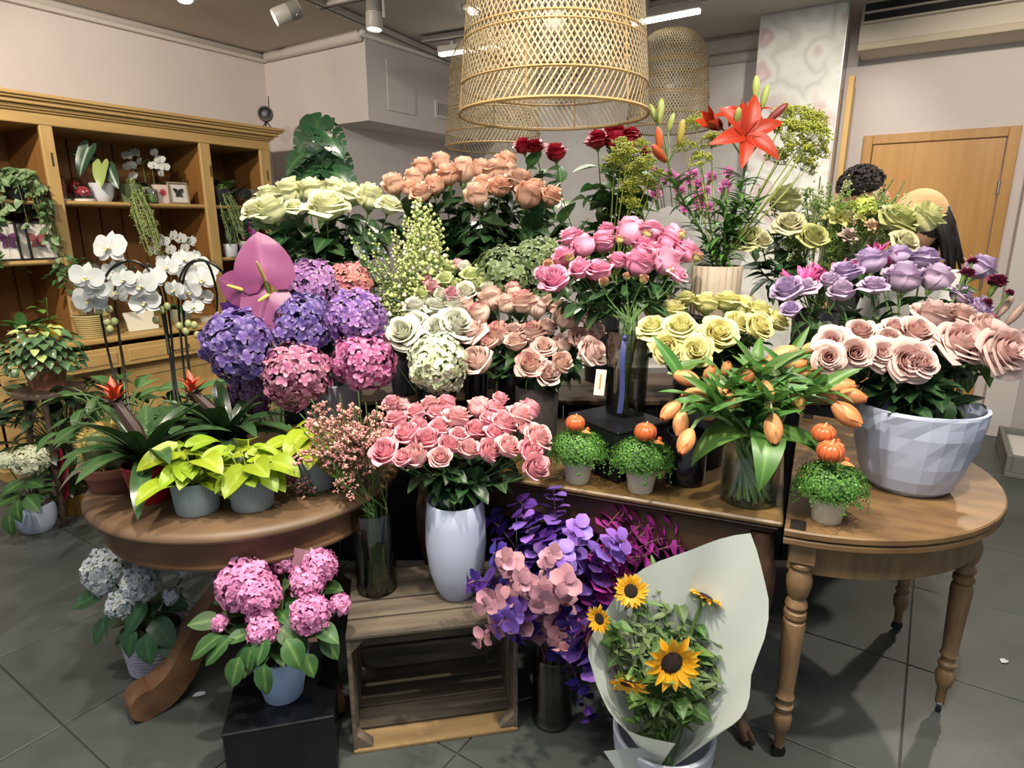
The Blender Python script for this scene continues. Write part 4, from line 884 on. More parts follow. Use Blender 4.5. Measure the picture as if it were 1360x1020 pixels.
anm = M('anthurium_pink', '#74365f', .4, rim='#8a4d75', tip='#7c3f68', rand=.1, coat=.15, trans=.1)
for u, v, s, d, upv, lb in [(352, 372, 66, (-.15, .1, 1), (.1, -1, .3), 'tall mauve pink anthurium flower with upright pointed tip'), (356, 392, 58, (-.3, -.55, -1), (.1, -1, .5), 'mauve pink anthurium flower drooping in front of the tall one'), (322, 385, 40, (-.75, .1, .3), (-.6, -1, .3), 'small mauve pink anthurium flower turned sideways')]:
    Y = 2.0; p = D(u, v, Y); S = px2m(p, s); r = root('anthurium', lb, 'anthurium', bs); o = T(-bs)
    obj('spathe', SPATHE, anm, r, o @ ydir(p, d, upv, S, S * 1.22)); n_ = Vector(upv).normalized(); sd_ = (n_ * .9 + Vector(d).normalized() * .7).normalized()
    obj('spadix', MB().tube([p - bs + sd_ * S * t for t in (0, .2, .4, .5)], [.006, .006, .005, .002], 8).mesh('spadix'), M('spadix_y', '#b9a24e', .6, tip='#c0896a'), r)
    obj('stem', MB().tube([q - bs for q in stem_pts(p, Vector((0, -.2, .9)), nk, bs)], .004, 6).mesh('stem'), stem_g, r)
# ================================================================== fillers
def dots(mb, c, r, m=0, col=(0, 0, 0)):
    c = Vector(c); mb.add([c + Vector(q) * r for q in ((1, 0, 0), (-1, 0, 0), (0, 1, 0), (0, -1, 0), (0, 0, 1), (0, 0, -1))], [(0, 2, 4), (2, 1, 4), (1, 3, 4), (3, 0, 4), (2, 0, 5), (1, 2, 5), (3, 1, 5), (0, 3, 5)], m, col)
def spike_mb(seed, L=1.0, n=60, wd=.13, bs_=.02):     # larkspur: unit length along Z
    random.seed(seed); mb = MB()
    for i in range(n):
        f = i / n; z = .35 + .65 * f; a = i * 2.4; ww = wd * (1.1 - f) * ru(.7, 1.2); c = Vector((math.cos(a) * ww, math.sin(a) * ww, z + ww * .3))
        mb.tube([(0, 0, z - .01), c], .0025, 3, 0, False); dots(mb, c, bs_ * (1.25 - .7 * f) * ru(.8, 1.3), 0 if rnd() > .12 else 1)
    for i in range(16):
        a = rnd() * 6.28; z = ru(.05, .5); mb.tube([(0, 0, z), (math.cos(a) * .08, math.sin(a) * .08, z + .1), (math.cos(a) * .1, math.sin(a) * .1, z + .17)], .002, 3, 2, False)
    return mb
lark_g = M('larkspur_green', '#b5c27c', .6, rand=.25, hue=.03, trans=.15); lark_w = M('larkspur_petal', '#d6d3bc', .6); lark_l = M('larkspur_leaf', '#5b7a3e', .6); lark_b = M('larkspur_blue', '#8d93b5', .6)
SPK = [spike_mb(s).mesh('florets', (None, lark_w, lark_l), True, 180) for s in (1, 2, 3)]; SPKB = [spike_mb(9, 1, 26, .06, .018).mesh('florets', (None, lark_b, lark_l), True, 180)]
random.seed(14)
rear(-.30, 2.42, ZT, 'black bucket of green larkspur behind the ivory roses', .065, 1.02)
nk = Vector((-.30, 2.42, 1.0)); bs = Vector((-.30, 2.42, .77))
def stalk(name, lb, cat, group, tip, nk, bs, ms, mat, r=.0025, part='florets', k=.9, neckr=.05, wob=.04):
    an = rnd() * 6.28; b = bs + Vector((math.cos(an), math.sin(an), 0)) * neckr * rnd(); n_ = nk + Vector((math.cos(an), math.sin(an), 0)) * neckr * rnd()
    rt = root(name, lb, cat, b, group); d = tip - n_; L = d.length
    obj('stem', MB().tube([Vector((0, 0, 0)), n_ - b, n_ - b + d * .5 + Vector((ru(-1, 1), ru(-1, 1), 0)) * wob * .3, tip - b - d * .03], r, 5).mesh('stem'), stem_g, rt)
    obj(part, random.choice(ms), mat, rt, T(-b) @ zdir(n_ + d * (1 - k), d, L * k, rnd() * 6.28), None, True); return rt
for u, v in [(560,262),(572,270),(548,268),(556,282),(566,290),(536,285),(545,300),(575,300),(552,310),(528,305),(562,325),(540,330),(530,345),(580,290),(520,330),(505,350),(530,375),(548,370),(565,360),(515,390),(572,340),(540,400),(525,410)]:
    stalk('larkspur', 'pale green larkspur spike leaning beside the peach roses', 'larkspur', 'green larkspur spikes', D(u + ru(-6, 6), v, ru(2.22, 2.45)), nk + Vector((ru(-.11, .09), ru(-.05, .03), -.02)), bs, SPK, lark_g, k=.97)
for u, v in [(461,310),(487,302),(492,330),(505,345),(478,335)]:
    stalk('larkspur', 'sparse larkspur spike with faint blue florets below the cream roses', 'larkspur', 'blue tinged larkspur', D(u, v, ru(2.28, 2.4)), nk, bs, SPKB, lark_g)
# green hydrangeas and lisianthus
rear(0.0, 2.40, ZT, 'black bucket of green hydrangeas behind the red edged roses', .06, 1.0)
nk = Vector((0, 2.40, .98)); bs = Vector((0, 2.40, .77)); hg_ = hyd_mat('hyd_green', '#3a5226', '#5f743e', '#24321c')
for u, v, s, lb in [(672,368,40,'round green hydrangea head beside the spray roses'),(716,350,32,'darker green hydrangea head behind the bright pink roses'),(720,395,26,'small green hydrangea head under the bright pink roses')]:
    bunch('hydrangea', 'hydrangea', 'hydrangea', lb, None, [(u, v, s)], 2.32, 2.32, nk, bs, [hg_], meshes=HYD, coff=0, scale=.92, leaves=1, lsize=.08, neckr=.03, stem_r=.004)
rear(-.14, 2.36, ZT, 'slim black bucket of lisianthus behind the ivory roses', .045, .99)
nk = Vector((-.14, 2.36, .97)); bs = Vector((-.14, 2.36, .77))
lis = [M('lis_white', '#dcdcc6', .55, tip='#e2e2d4', cen='#b7c07e', trans=.2), M('lis_green', '#a9b871', .55, tip='#c8cf98', rand=.1), M('lis_pink', '#cf94a0', .55, tip='#d8a8ae', rand=.15)]
bunch('lisianthus', 'lisianthus', 'lisianthus', 'small budding lisianthus stem above the ivory roses', 'lisianthus buds', [(572,360,18),(585,352,14),(596,358,16),(608,352,14),(618,356,16),(590,372,18),(604,380,18),(575,382,18),(618,388,22),(630,382,18),(640,372,16),(565,372,14),(648,385,18),(655,360,14),(625,368,22),(600,392,18),(586,392,16),(640,355,12),(560,390,16)], 2.34, 2.2, nk, bs, [lis[0], lis[1], lis[1], lis[2]], ('bud', 'bud', 'mid'), leaves=2, lsize=.05, lmat=green_m, neckr=.03, stem_r=.002, scale=1.1)
# dill and lilies in the ribbed stone pot
lp = D(953, 392, 2.4); lp = Vector((.775, 2.41, 1.17))
plinth((lp.x - .1, lp.y - .09, 0), .2, .19, 1.17, 0, 'tall narrow black plinth behind the yellow roses')
vessel('ribbed_pot', 'beige fluted stone pot holding the orange lilies', 'vase', lp, cup(.085, .088, .185, .006), M('stone_beige', '#a79c8a', .75, col2='#978b79', ns=8), 96, lambda t, j, z: 1 + .07 * abs(math.sin(11 * t)) if j not in (0,) else 1)
nk = lp + Vector((0, 0, .18)); bs = lp + Vector((0, 0, .012))
def umbel_mb(seed):
    random.seed(seed); mb = MB()
    for k in range(32):
        a = rnd() * 6.28; el = ru(.1, 1.5); d = Vector((math.cos(a) * math.cos(el), math.sin(a) * math.cos(el), math.sin(el))); p = Vector((0, 0, .45)) + d * ru(.35, .5)
        mb.tube([(0, 0, .45), p], .006, 3, 0, False)
        for j in range(9):
            e = Vector((ru(-1, 1), ru(-1, 1), ru(-.2, 1))) * .12; mb.tube([p, p + e], .004, 3, 0, False); dots(mb, p + e, .034, 1)
    mb.tube([(0, 0, 0), (0, 0, .45)], .012, 4, 0, False)
    return mb
UMB = [umbel_mb(s).mesh('umbel', (None, M('dill_flower', '#8f962c', .6, rand=.2)), True, 180) for s in (1, 2, 3)]
dg = M('dill_stem_green', '#7f8f3a', .6, rand=.2); random.seed(15)
for u, v, s in [(1060,165,30),(1045,185,30),(1075,185,30),(1060,210,30),(1080,165,22),(1040,155,20),(1085,205,20),(1065,225,22),(1030,215,22),(925,170,22),(945,195,24),(910,200,20),(930,220,22)]:
    p = D(u, v, ru(2.35, 2.55)); S = px2m(p, s) * 1.6; an = rnd() * 6; b = bs + Vector((math.cos(an), math.sin(an), 0)) * .05; r = root('dill', 'airy yellow green dill umbel around the orange lilies', 'dill', b, 'dill by the lilies'); d = (p - nk).normalized() + Vector((0, 0, .4))
    q = p - d.normalized() * S * .5; obj('umbel', random.choice(UMB), dg, r, T(-b) @ zdir(q, d, S), None, True)
    obj('stem', MB().tube([Vector(), nk - b, (nk + (q - nk) * .5) - b, q - b], .0025, 5).mesh('stem'), dg, r)
for u, v, s in [(830,215,28),(845,235,28),(815,225,24),(860,225,24),(840,255,26),(825,200,20),(860,250,20),(850,200,18),(875,240,18),(835,275,20)]:
    b = Vector((.44, 2.9, .80)); b2 = b + Vector((ru(-.03, .03), ru(-.03, .03), 0)); p = D(u, v, ru(2.7, 2.85)); S = px2m(p, s) * 1.6; r = root('dill', 'airy yellow green dill umbel beneath the dark red roses', 'dill', b2, 'dill by the red roses'); q = p - Vector((0, 0, S * .5))
    obj('umbel', random.choice(UMB), dg, r, T(-b2) @ zdir(q, (0, -.2, 1), S), None, True); n2 = Vector((.44, 2.9, 1.19)); obj('stem', MB().tube([Vector(), n2 - b2, n2 + (q - n2) * .5 - b2, q - b2], .0025, 5).mesh('stem'), dg, r)
TEP = leaf('tepal', 'ovate', .40, -.2, .25, .04, 4, 8); TEP2 = leaf('tepal', 'ovate', .42, 1.0, .22, .04, 4, 8)
lom = M('lily_orange', '#96270f', .5, tip='#a83614', tipw=2, rim='#82200c', rand=.15, trans=.15); lilb = M('lily_bud_green', '#8f9c52', .5, tip='#a4a35a', rand=.2); lilr = M('lily_bud_orange', '#b2542c', .5, rim='#8f6a3a', rand=.15)
LLEAF = [leaf('leaf', 'lance', .2, b, .15, 0, 2, 6) for b in (.5, 1.2)]
lgm = M('lily_leaf', '#3f6b2c', .4, rim='#5f8a42', rand=.4, trans=.2)
def lily(name, lb, top, flowers, buds, group=None):
    b = bs + Vector((ru(-.04, .04), ru(-.04, .04), 0)); r = root(name, lb, 'lily', b, group); o = T(-b); n_ = nk + (b - bs)
    sp = bez(n_, n_ + Vector((0, 0, .12)), top - Vector((0, 0, .1)), top, 10); obj('stem', MB().tube([Vector()] + [q - b for q in sp], .005, 6).mesh('stem'), M('lily_stem', '#4f6c32', .5), r)
    for k in range(70):
        t = ru(.02, .85) * 10; j = int(t); q = sp[j] + (sp[j + 1] - sp[j]) * (t - j); a = k * 2.4
        obj('leaf', random.choice(LLEAF), lgm, r, o @ ydir(q, (math.cos(a), math.sin(a), ru(.2, .9)), (0, 0, 1), ru(.07, .12)))
    for u, v, s, d, Y, opn in flowers:
        p = D(u, v, Y); S = px2m(p, s); d = Vector(d).normalized(); f = obj('flower', MB().tube([(0, 0, 0), (0, 0, .35), (.02, 0, .6)], [.02, .012, .012], 5).mesh('pistil'), M('lily_pistil', '#7c2a18', .5), r, o @ zdir(p - d * S * .3, d, S))
        for k in range(6):
            a = k * math.pi / 3 + .3; obj('tepal', TEP2 if opn else TEP, lom, f, ydir((0, 0, 0), (math.cos(a) * (1 if opn else .45), math.sin(a) * (1 if opn else .45), .75 if opn else 1), (-math.cos(a), -math.sin(a), 1), 1.02 if k % 2 else .95))
        obj('pedicel', MB().tube([top - b, (top + p) * .5 - b + Vector((0, 0, .01)), p - d * S * .3 - b], .0035, 5).mesh('ped'), MATS['lily_stem'], r)
    for u, v, s, d, Y, mt in buds:
        p = D(u, v, Y); S = px2m(p, s); d = Vector(d).normalized(); obj('bud', LBUD[0], mt, r, o @ zdir(p - d * S * .5, d, S)); obj('pedicel', MB().tube([top - b, (top + p) * .5 - b - Vector((0, 0, .01)), p - d * S * .5 - b], .003, 5).mesh('ped'), MATS['lily_stem'], r)
lilbd = M('lily_bud_red', '#6b2326', .5)
lily('lily', 'tall orange lily with wide open star flowers', D(990, 215, 2.4), [(997, 172, 58, (.05, -1, .35), 2.3, True), (984, 145, 46, (-.25, -.5, 1), 2.42, True), (952, 166, 44, (-.9, -.6, .35), 2.38, False)], [(1004, 117, 32, (-.1, -.1, 1), 2.42, lilb), (1016, 128, 32, (.15, -.1, 1), 2.4, lilb), (1031, 151, 36, (.7, -.3, .7), 2.38, lilbd), (979, 156, 30, (-.15, -.7, .8), 2.33, lilb)])
lily('lily', 'orange lily stem still in closed buds by the red roses', D(888, 215, 2.4), [], [(868, 151, 28, (-.5, 0, 1), 2.42, lilb), (877, 147, 32, (.05, 0, 1), 2.4, lilb), (891, 163, 26, (.25, -.1, 1), 2.42, lilb), (904, 176, 34, (.05, -.3, 1), 2.36, M('lily_bud_y', '#a89a48', .5)), (875, 185, 34, (-.2, -.3, 1), 2.36, lilr), (876, 204, 40, (-.65, -.6, .5), 2.33, lilr)])
lily('lily_greens', 'leafy flowerless lily stem in the fluted pot', D(1010, 250, 2.42), [], []); lily('lily_greens', 'leafy flowerless lily stem in the fluted pot', D(965, 250, 2.36), [], [])
for o_ in [q for q in COL.objects if q.name.startswith('lily_greens') and q.parent is None]: o_['group'] = 'flowerless lily stems'
# fine green sprays in the mixed bunch
def spray_mb(seed):
    random.seed(seed); mb = MB()
    def br(p, d, L, lv):
        q = p + d * L; mb.tube([p, q], .004 if lv == 0 else .0025, 3, 0, False)
        for i in range(7 if lv == 0 else 5):
            f = ru(.25, 1); e = (d + Vector((ru(-1, 1), ru(-1, 1), ru(-.3, .8))) * .7).normalized(); s = p + (q - p) * f
            if lv < 2: br(s, e, L * ru(.35, .5), lv + 1)
            else:
                for j in range(2): dots(mb, s + e * L * ru(.2, .5), .011, 0)
    br(Vector(), Vector((0, 0, 1)), .62, 0); return mb
SPR = [spray_mb(s).mesh('sprig', (), True, 180) for s in (1, 2, 3)]; sprm = M('spray_green', '#7d9a48', .6, rand=.4, trans=.15); sprl = M('spray_pale', '#a5b07a', .6, rand=.3)
random.seed(16); nk = Vector((1.30, 2.68, 1.13)); bs = Vector((1.30, 2.68, .81))
for i, (u, v) in enumerate([(1090,228),(1105,240),(1080,250),(1070,262),(1115,258),(1190,232),(1205,235),(1175,250),(1160,262),(1195,255),(1030,285),(1020,300),(1060,280),(1035,245),(1130,255),(1065,300),(1100,300),(1140,300),(1025,330),(1050,335),(1100,325),(1160,320),(1215,262),(1128,270)]):
    stalk('green_spray', 'feathery green filler spray in the mixed bunch below the door', 'foliage', 'feathery green sprays', D(u, v, ru(2.5, 2.72)), nk, bs, SPR, sprm if i % 3 else sprl, part='sprig', k=.75)
# waxflowers in the glass cylinder on the crate
def wax_mb(seed):
    random.seed(seed); mb = MB()
    def br(p, d, L, lv):
        q = p + d * L; mb.tube([p, q], .0045 if lv == 0 else .003, 3, 0, False)
        for i in range(7):
            f = ru(.3, 1); e = (d + Vector((ru(-1, 1), ru(-1, 1), ru(-.4, .8))) * .75).normalized(); s = p + (q - p) * f
            if lv < 1: br(s, e, L * ru(.3, .5), lv + 1)
            else:
                t = s + e * L * ru(.3, .7); mb.tube([s, t], .002, 3, 0, False)
                for j in range(3): dots(mb, t + Vector((ru(-1, 1), ru(-1, 1), ru(-1, 1))) * .022, ru(.013, .024), 1 if rnd() > .35 else 2)
        for i in range(8):
            s = p + (q - p) * rnd(); mb.tube([s, s + Vector((ru(-1, 1), ru(-1, 1), ru(0, 1))) * .07], .002, 3, 3, False)
    br(Vector(), Vector((0, 0, 1)), .6, 0); return mb
WAX = [wax_mb(s).mesh('sprig', (None, M('wax_pink', '#bb7d78', .6, rand=.3), M('wax_pale', '#c8a292', .6, rand=.2), M('wax_leaf', '#55683a', .6)), True, 180) for s in (1, 2, 3, 4)]
wst = M('wax_stem', '#5c5b38', .6)
vp = Vector((-.425, 1.765, .392)); vessel('glass_cylinder', 'tall clear glass vase of waxflowers on the crate', 'vase', vp, cup(.062, .066, .27, .004), glassd)
nk = vp + Vector((0, 0, .27)); bs = vp + Vector((0, 0, .012)); random.seed(17)
for u, v in [(395,545),(410,540),(425,545),(440,540),(455,548),(470,535),(485,530),(500,530),(515,545),(380,560),(365,590),(400,570),(420,575),(440,570),(460,575),(480,565),(500,570),(510,590),(430,600),(450,605),(470,600),(490,610),(360,620),(380,640),(375,605),(355,640),(480,640),(405,600),(490,545),(410,525),(450,520),(475,515),(400,690),(385,590),(500,640),(440,630)]:
    stalk('waxflower', 'fine pink waxflower sprig in the tall glass vase on the crate', 'waxflower', 'pink waxflower sprigs', D(u, v, ru(1.62, 1.95)), nk, bs, WAX, wst, .0018, 'sprig', .72, .05, .1)
# eucalyptus
ve = G(733, 958, 0); vp = Vector((ve.x, 1.655, 0)); vessel('glass_cylinder', 'clear glass cylinder of dyed eucalyptus on the floor', 'vase', vp, cup(.061, .063, .24, .004, belly=[(.1, .063)]), glassd)
water = M('water', '#c9cfca', glass=.04)
EUL = [leaf('leaf', 'round', .92, b, .08, .05, 4, 5) for b in (.2, .6)]
eum = {'p': M('euc_purple', '#4a2c86', .5, rand=.7, hue=.05, trans=.12), 'v': M('euc_violet', '#8762bd', .5, rand=.35, hue=.04, trans=.12), 'd': M('euc_dusty', '#b0808c', .55, rand=.4, hue=.03, trans=.12), 'm': M('euc_magenta', '#a63c96', .5, rand=.4, hue=.03, trans=.12), 'b': M('euc_brown', '#6e3d4c', .55, rand=.3)}
eul = {'p': 'dark purple dyed eucalyptus branch by the crate', 'v': 'bright violet dyed eucalyptus branch by the crate', 'd': 'dusty pink dyed eucalyptus branch by the crate', 'm': 'magenta dyed eucalyptus branch reaching under the table', 'b': 'brownish rose eucalyptus branch hanging by the sunflowers'}
nk = vp + Vector((0, 0, .24)); bs = vp + Vector((0, 0, .012)); random.seed(18)
ebr = [('p',690,665,1.7,26),('v',735,648,1.72,24),('p',655,735,1.6,26),('p',622,775,1.52,26),('v',770,700,1.55,26),('v',830,718,1.55,30),('p',720,715,1.62,26),('p',800,755,1.62,28),('v',690,680,1.66,28),('p',790,880,1.5,30),('v',795,890,1.48,32),('p',782,960,1.5,20),('v',660,835,1.4,28),('p',815,840,1.55,26),('p',755,790,1.6,26),('p',690,800,1.55,26),('p',680,850,1.5,26),('v',750,735,1.5,26),('p',740,690,1.7,26),('p',650,690,1.75,24),('p',760,840,1.45,26),('p',700,740,1.7,26),
       ('d',665,742,1.5,22),('d',720,800,1.42,28),('d',752,775,1.42,28),('d',640,805,1.4,24),('d',632,858,1.38,22),('d',742,865,1.42,22),('d',690,775,1.44,22),('b',830,915,1.42,22),('b',812,890,1.45,22),('d',735,735,1.48,20),
       ('m',850,655,1.72,22),('m',895,690,1.68,25),('m',870,690,1.7,25),('m',905,725,1.64,25),('m',835,670,1.72,25),('m',825,745,1.62,25),('m',840,770,1.58,25),('m',885,715,1.66,25),('m',860,740,1.62,25)]
for kd, u, v, Y, lp_ in ebr:
    tip = D(u, v, Y); an = rnd() * 6.28; b = bs + Vector((math.cos(an), math.sin(an), 0)) * .035; n_ = nk + Vector((math.cos(an), math.sin(an), 0)) * .03
    r = root('eucalyptus', eul[kd], 'eucalyptus', b, {'p': 'purple', 'v': 'violet', 'd': 'dusty pink', 'm': 'magenta', 'b': 'brown'}[kd] + ' eucalyptus branches'); o = T(-b)
    dv = tip - n_; arch = max(.05, .16 - max(0, dv.z) * .1)
    sp = bez(n_, n_ + dv * .25 + Vector((0, 0, arch)), n_ + dv * .75 + Vector((0, 0, arch * .8)), tip, 12)
    obj('stem', MB().tube([Vector()] + [q - b for q in sp], .0022, 5).mesh('stem'), M('euc_stem', '#6b4a4a', .6), r)
    LS = px2m(tip, lp_) * 1.15
    for k in range(11):
        f = (.30 + .70 * k / 10.5) * 12; j = min(int(f), 11); q = sp[j] + (sp[j + 1] - sp[j]) * (f - j); tv_ = (sp[j + 1] - sp[j]).normalized(); sd = tv_.orthogonal().normalized(); sd.rotate(Matrix.Rotation(k * 1.57 + rnd() * .5, 3, tv_))
        for e in (1, -1):
            obj('leaf', random.choice(EUL), eum[kd], r, o @ ydir(q, sd * e + tv_ * ru(.1, .6), tv_, LS * ru(.75, 1.15) * (1 - .3 * k / 11), roll=ru(-.4, .4)))
# ================================================================== sunflower bouquet in paper, in the dimpled pot
sp0 = Vector((.405, 1.40, 0)); PH = .20
def hexd(t, j, z):
    if z < .012 or z > PH - .02: return 1
    row = z / .026; a = t * 9 / math.pi + (.5 if int(row) % 2 else 0); u_ = (a % 1) - .5; v_ = (row % 1) - .5
    return 1 - .035 * max(0, 1 - (u_ * u_ + v_ * v_) * 3.2)
pr = [(0, 0), (.088, 0), (.094, .005)] + [(.094 + .040 * math.sin(math.pi / 2 * i / 24), .005 + (PH - .01) * i / 24) for i in range(1, 25)] + [(.134, PH), (.129, PH + .004), (.122, PH), (.120, PH - .02), (.085, .02), (0, .015)]
vessel('dimpled_pot', 'white ceramic pot with hexagonal dimples holding the wrapped sunflowers', 'pot', sp0, pr, M('white_glaze', '#c4cad8', .22, spec=.6), 108, lambda t, j, z: hexd(t, j, z) if j < 27 else 1)
bq = root('wrapped_bouquet', 'sheet of white wrapping paper around the sunflowers', 'wrapping paper', sp0 + Vector((0, .01, .03)))
def paper(u, v):
    # u -1..1 round the cone from front left over the back to front right
    an = math.radians(255) - (u + 1) / 2 * math.radians(330)
    top = {0: .25, 1: .27, 2: .33, 3: .40, 4: .50, 5: .60, 6: .66, 7: .52, 8: .35, 9: .28, 10: .25}
    s = (u + 1) / 2 * 10; i = min(int(s), 9); h = top[i] + (top[i + 1] - top[i]) * (s - i)
    z = h * v; rr = .035 + .27 * z ** .8 * (1 + .0 * u)
    ax = Vector((.05 * z + .10 * z * z, -.22 * z + .01, 0))
    rr *= (1 + .03 * math.sin(an * 7) * v) * (1 + .55 * max(0, -math.cos(an)) * min(1, z * 3)) * (1 + .28 * max(0, -math.sin(an)) * min(1, z * 3))
    return ax + Vector((rr * math.cos(an), rr * .95 * math.sin(an), z + .05))
pm = M('wrap_paper', '#c9d2cc', .6, col2='#c3cdc6', ns=6, trans=.25, bump=.05, bs=15)
mb = MB().sheet(paper, 40, 12); obj('paper_cone', mb.mesh('paper', (), True, 180), pm, bq)
def fold(u, v): x = u * .09; return Vector((-.10 + .075 * u * (1 - v) - .02 * v, -.105 - .012 * v, .19 - .085 * v + .01 * (1 - abs(u)) * (1 - v)))
obj('paper_fold', MB().sheet(fold, 4, 4).mesh('fold', (), True, 180), pm, bq)
SB = sp0 + Vector((.0, .0, .03)); RAY = leaf('petal', 'lance', .36, .35, .15, .05, 2, 5)
sunm = M('sun_petal', '#e0a518', .5, tip='#e6b52a', rim='#d8921a', rand=.15, trans=.2); sung = M('sun_green', '#6d8045', .6, rand=.2)
random.seed(19)
for u, v, s, Y, d, lb in [(838,785,34,1.42,(-.15,-1,.45),'half open sunflower high in the paper facing out'),(796,822,28,1.36,(-.7,-.7,.2),'small sunflower poking out of the paper edge'),(892,880,56,1.30,(.15,-1,.1),'largest sunflower with dark centre in the bouquet middle'),(834,908,42,1.27,(-.25,-.75,-.65),'sunflower drooping face down over the pot rim'),(937,792,38,1.45,(.45,.1,1),'sunflower seen from behind turned to the paper')]:
    p = D(u, v, Y + .03); S = px2m(p, s) * 1.3; d = Vector(d).normalized(); r = root('sunflower', lb, 'sunflower', SB); o = T(-SB); Mx = zdir(p, d, S, rnd() * 6)
    obj('disc', MB().lathe([(0, .06), (.13, .05), (.2, .02), (.22, -.02), (.2, -.05)], 18).mesh('disc'), M('sun_disc', '#2a1a12', .9, bump=.8, bs=150), r, o @ Mx)
    obj('receptacle', MB().lathe([(.21, -.03), (.2, -.08), (.12, -.14), (.05, -.2), (0, -.22)], 14).mesh('rc'), sung, r, o @ Mx)
    for k in range(24):
        a = k * 2 * math.pi / 24 + ru(-.08, .08); lift = .55 if k % 2 else .2
        obj('petal', RAY, sunm, r, o @ Mx @ ydir((.19 * math.cos(a), .19 * math.sin(a), .0), (math.cos(a), math.sin(a), lift + ru(-.2, .3)), (0, 0, 1), ru(.30, .4), .42))
    for k in range(10):
        a = k * .628; obj('sepal', RAY, sung, r, o @ Mx @ ydir((.17 * math.cos(a), .17 * math.sin(a), -.06), (math.cos(a), math.sin(a), -.1), (0, 0, 1), .3, .3))
    sp = bez(p - d * S * .2, p - d * S * .9, SB + Vector((0, .0, .2)), SB, 8); obj('stem', MB().tube([q - SB for q in sp], .005, 6).mesh('stem'), stem_g, r)
    for k in range(2):
        q = sp[3 + k]; obj('leaf', ROSE_LEAF[k], M('sun_leaf', '#5f7f3c', .5, rim='#8aa35a', rand=.3, trans=.2), r, o @ ydir(q, (ru(-1, 1), -.6, ru(-.2, .6)), (0, 0, 1), ru(.07, .1)))
gml = [M('bouquet_leaf', '#45642f', .5, rim='#6d8a4a', rand=.45, hue=.03, trans=.2), M('bouquet_olive', '#56683f', .55, rand=.3)]
OLV = leaf('leaf', 'lance', .3, .3, .2, 0, 2, 5)
random.seed(20)
for i, (u, v, Y) in enumerate([(815,830,1.36),(830,850,1.35),(860,800,1.42),(880,780,1.45),(900,800,1.42),(905,830,1.38),(870,830,1.38),(850,870,1.33),(925,830,1.40),(945,850,1.38),(930,880,1.34),(945,900,1.32),(860,900,1.29),(880,920,1.28),(915,910,1.29),(840,830,1.37),(890,850,1.35),(960,810,1.44),(870,760,1.5),(905,770,1.5),(918,930,1.28),(820,870,1.32),(840,800,1.4),(855,845,1.35),(875,870,1.32),(900,860,1.33),(920,855,1.36),(950,870,1.36),(900,900,1.29),(870,940,1.27),(840,930,1.27),(930,915,1.29),(960,880,1.36),(885,815,1.4)]):
    p = D(u, v, Y + .08); b = SB + Vector((ru(-.03, .03), ru(-.03, .03), 0)); r = root('leafy_branch', 'broad leaved green branch between the sunflowers' if i % 4 == 0 else ('narrow leaved grey green branch between the sunflowers' if i % 2 else 'narrow leaved bright green branch between the sunflowers'), 'foliage', b, 'sunflower bouquet greens'); o = T(-b); big = i % 4 == 0
    sp = bez(b, b + Vector((0, 0, .12)), p - Vector((0, 0, .05)), p, 8); obj('stem', MB().tube([q - b for q in sp], .0022, 5).mesh('stem'), stem_g, r)
    for k in range(7 if big else 16):
        q = sp[8 - k % (4 if big else 5)]; a = rnd() * 6.28
        obj('leaf', ROSE_LEAF[k % 3] if big else OLV, gml[0] if big else gml[i % 2], r, o @ ydir(q, (math.cos(a), math.sin(a) - .4, ru(-.2, 1)), (0, -.4, 1), ru(.05, .08) if big else ru(.03, .055)))
# ================================================================== mossy pots with ceramic pumpkins
def moss_mb(seed):
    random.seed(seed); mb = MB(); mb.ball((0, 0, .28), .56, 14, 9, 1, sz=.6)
    for i in range(2300):
        z = ru(-.55, 1); a = rnd() * 6.28; r = math.sqrt(1 - z * z); d = Vector((r * math.cos(a), r * math.sin(a), z * .62)); p = Vector((0, 0, .3)) + d * ru(.56, .74); q = Vector((ru(-1, 1), ru(-1, 1), ru(-1, 1))).normalized(); e = (q.cross(d.normalized()) + q * .2).normalized(); f = e.cross(d.normalized()).normalized(); s = ru(.022, .04)
        mb.add([p + e * s, p + f * s * .8, p - e * s, p - f * s * .8], [(0, 1, 2, 3)], 0, (rnd(), 0, 0))
    for i in range(24):
        a = rnd() * 6.28; p = Vector((math.cos(a) * .62, math.sin(a) * .62, .2)); q = p + Vector((math.cos(a) * .1, math.sin(a) * .1, -.3 * rnd() - .1)); mb.tube([p, p + (q - p) * .5 + Vector((math.cos(a), math.sin(a), 0)) * .06, q], .006, 3, 1, False)
        for k in range(5): dots(mb, p + (q - p) * rnd() + Vector((ru(-1, 1), ru(-1, 1), 0)) * .05, .025)
    return mb
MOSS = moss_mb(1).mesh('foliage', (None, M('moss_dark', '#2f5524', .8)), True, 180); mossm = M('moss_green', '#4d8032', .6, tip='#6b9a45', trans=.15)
PUMP = MB().lathe([(.0, .12), (.2, .08), (.42, .18), (.5, .42), (.44, .66), (.25, .8), (.1, .78), (0, .74)], 60, 0, (0, 0, 0), lambda t, j, z: .9 + .1 * abs(math.sin(5 * t)) ** .6).mesh('pumpkin', (), True, 180)
pumpm = M('pumpkin_orange', '#b9522a', .35, col2='#c4622f', ns=12, coat=.3); PSTEM = MB().tube([(0, 0, .72), (.02, 0, .86), (.08, .02, .95)], [.06, .04, .035], 7).mesh('stalk')
PRIB = MB().tube([(.02, 0, .76), (.26, 0, .81), (.45, 0, .67), (.505, 0, .43), (.43, 0, .18)], .008, 4).mesh('rib')
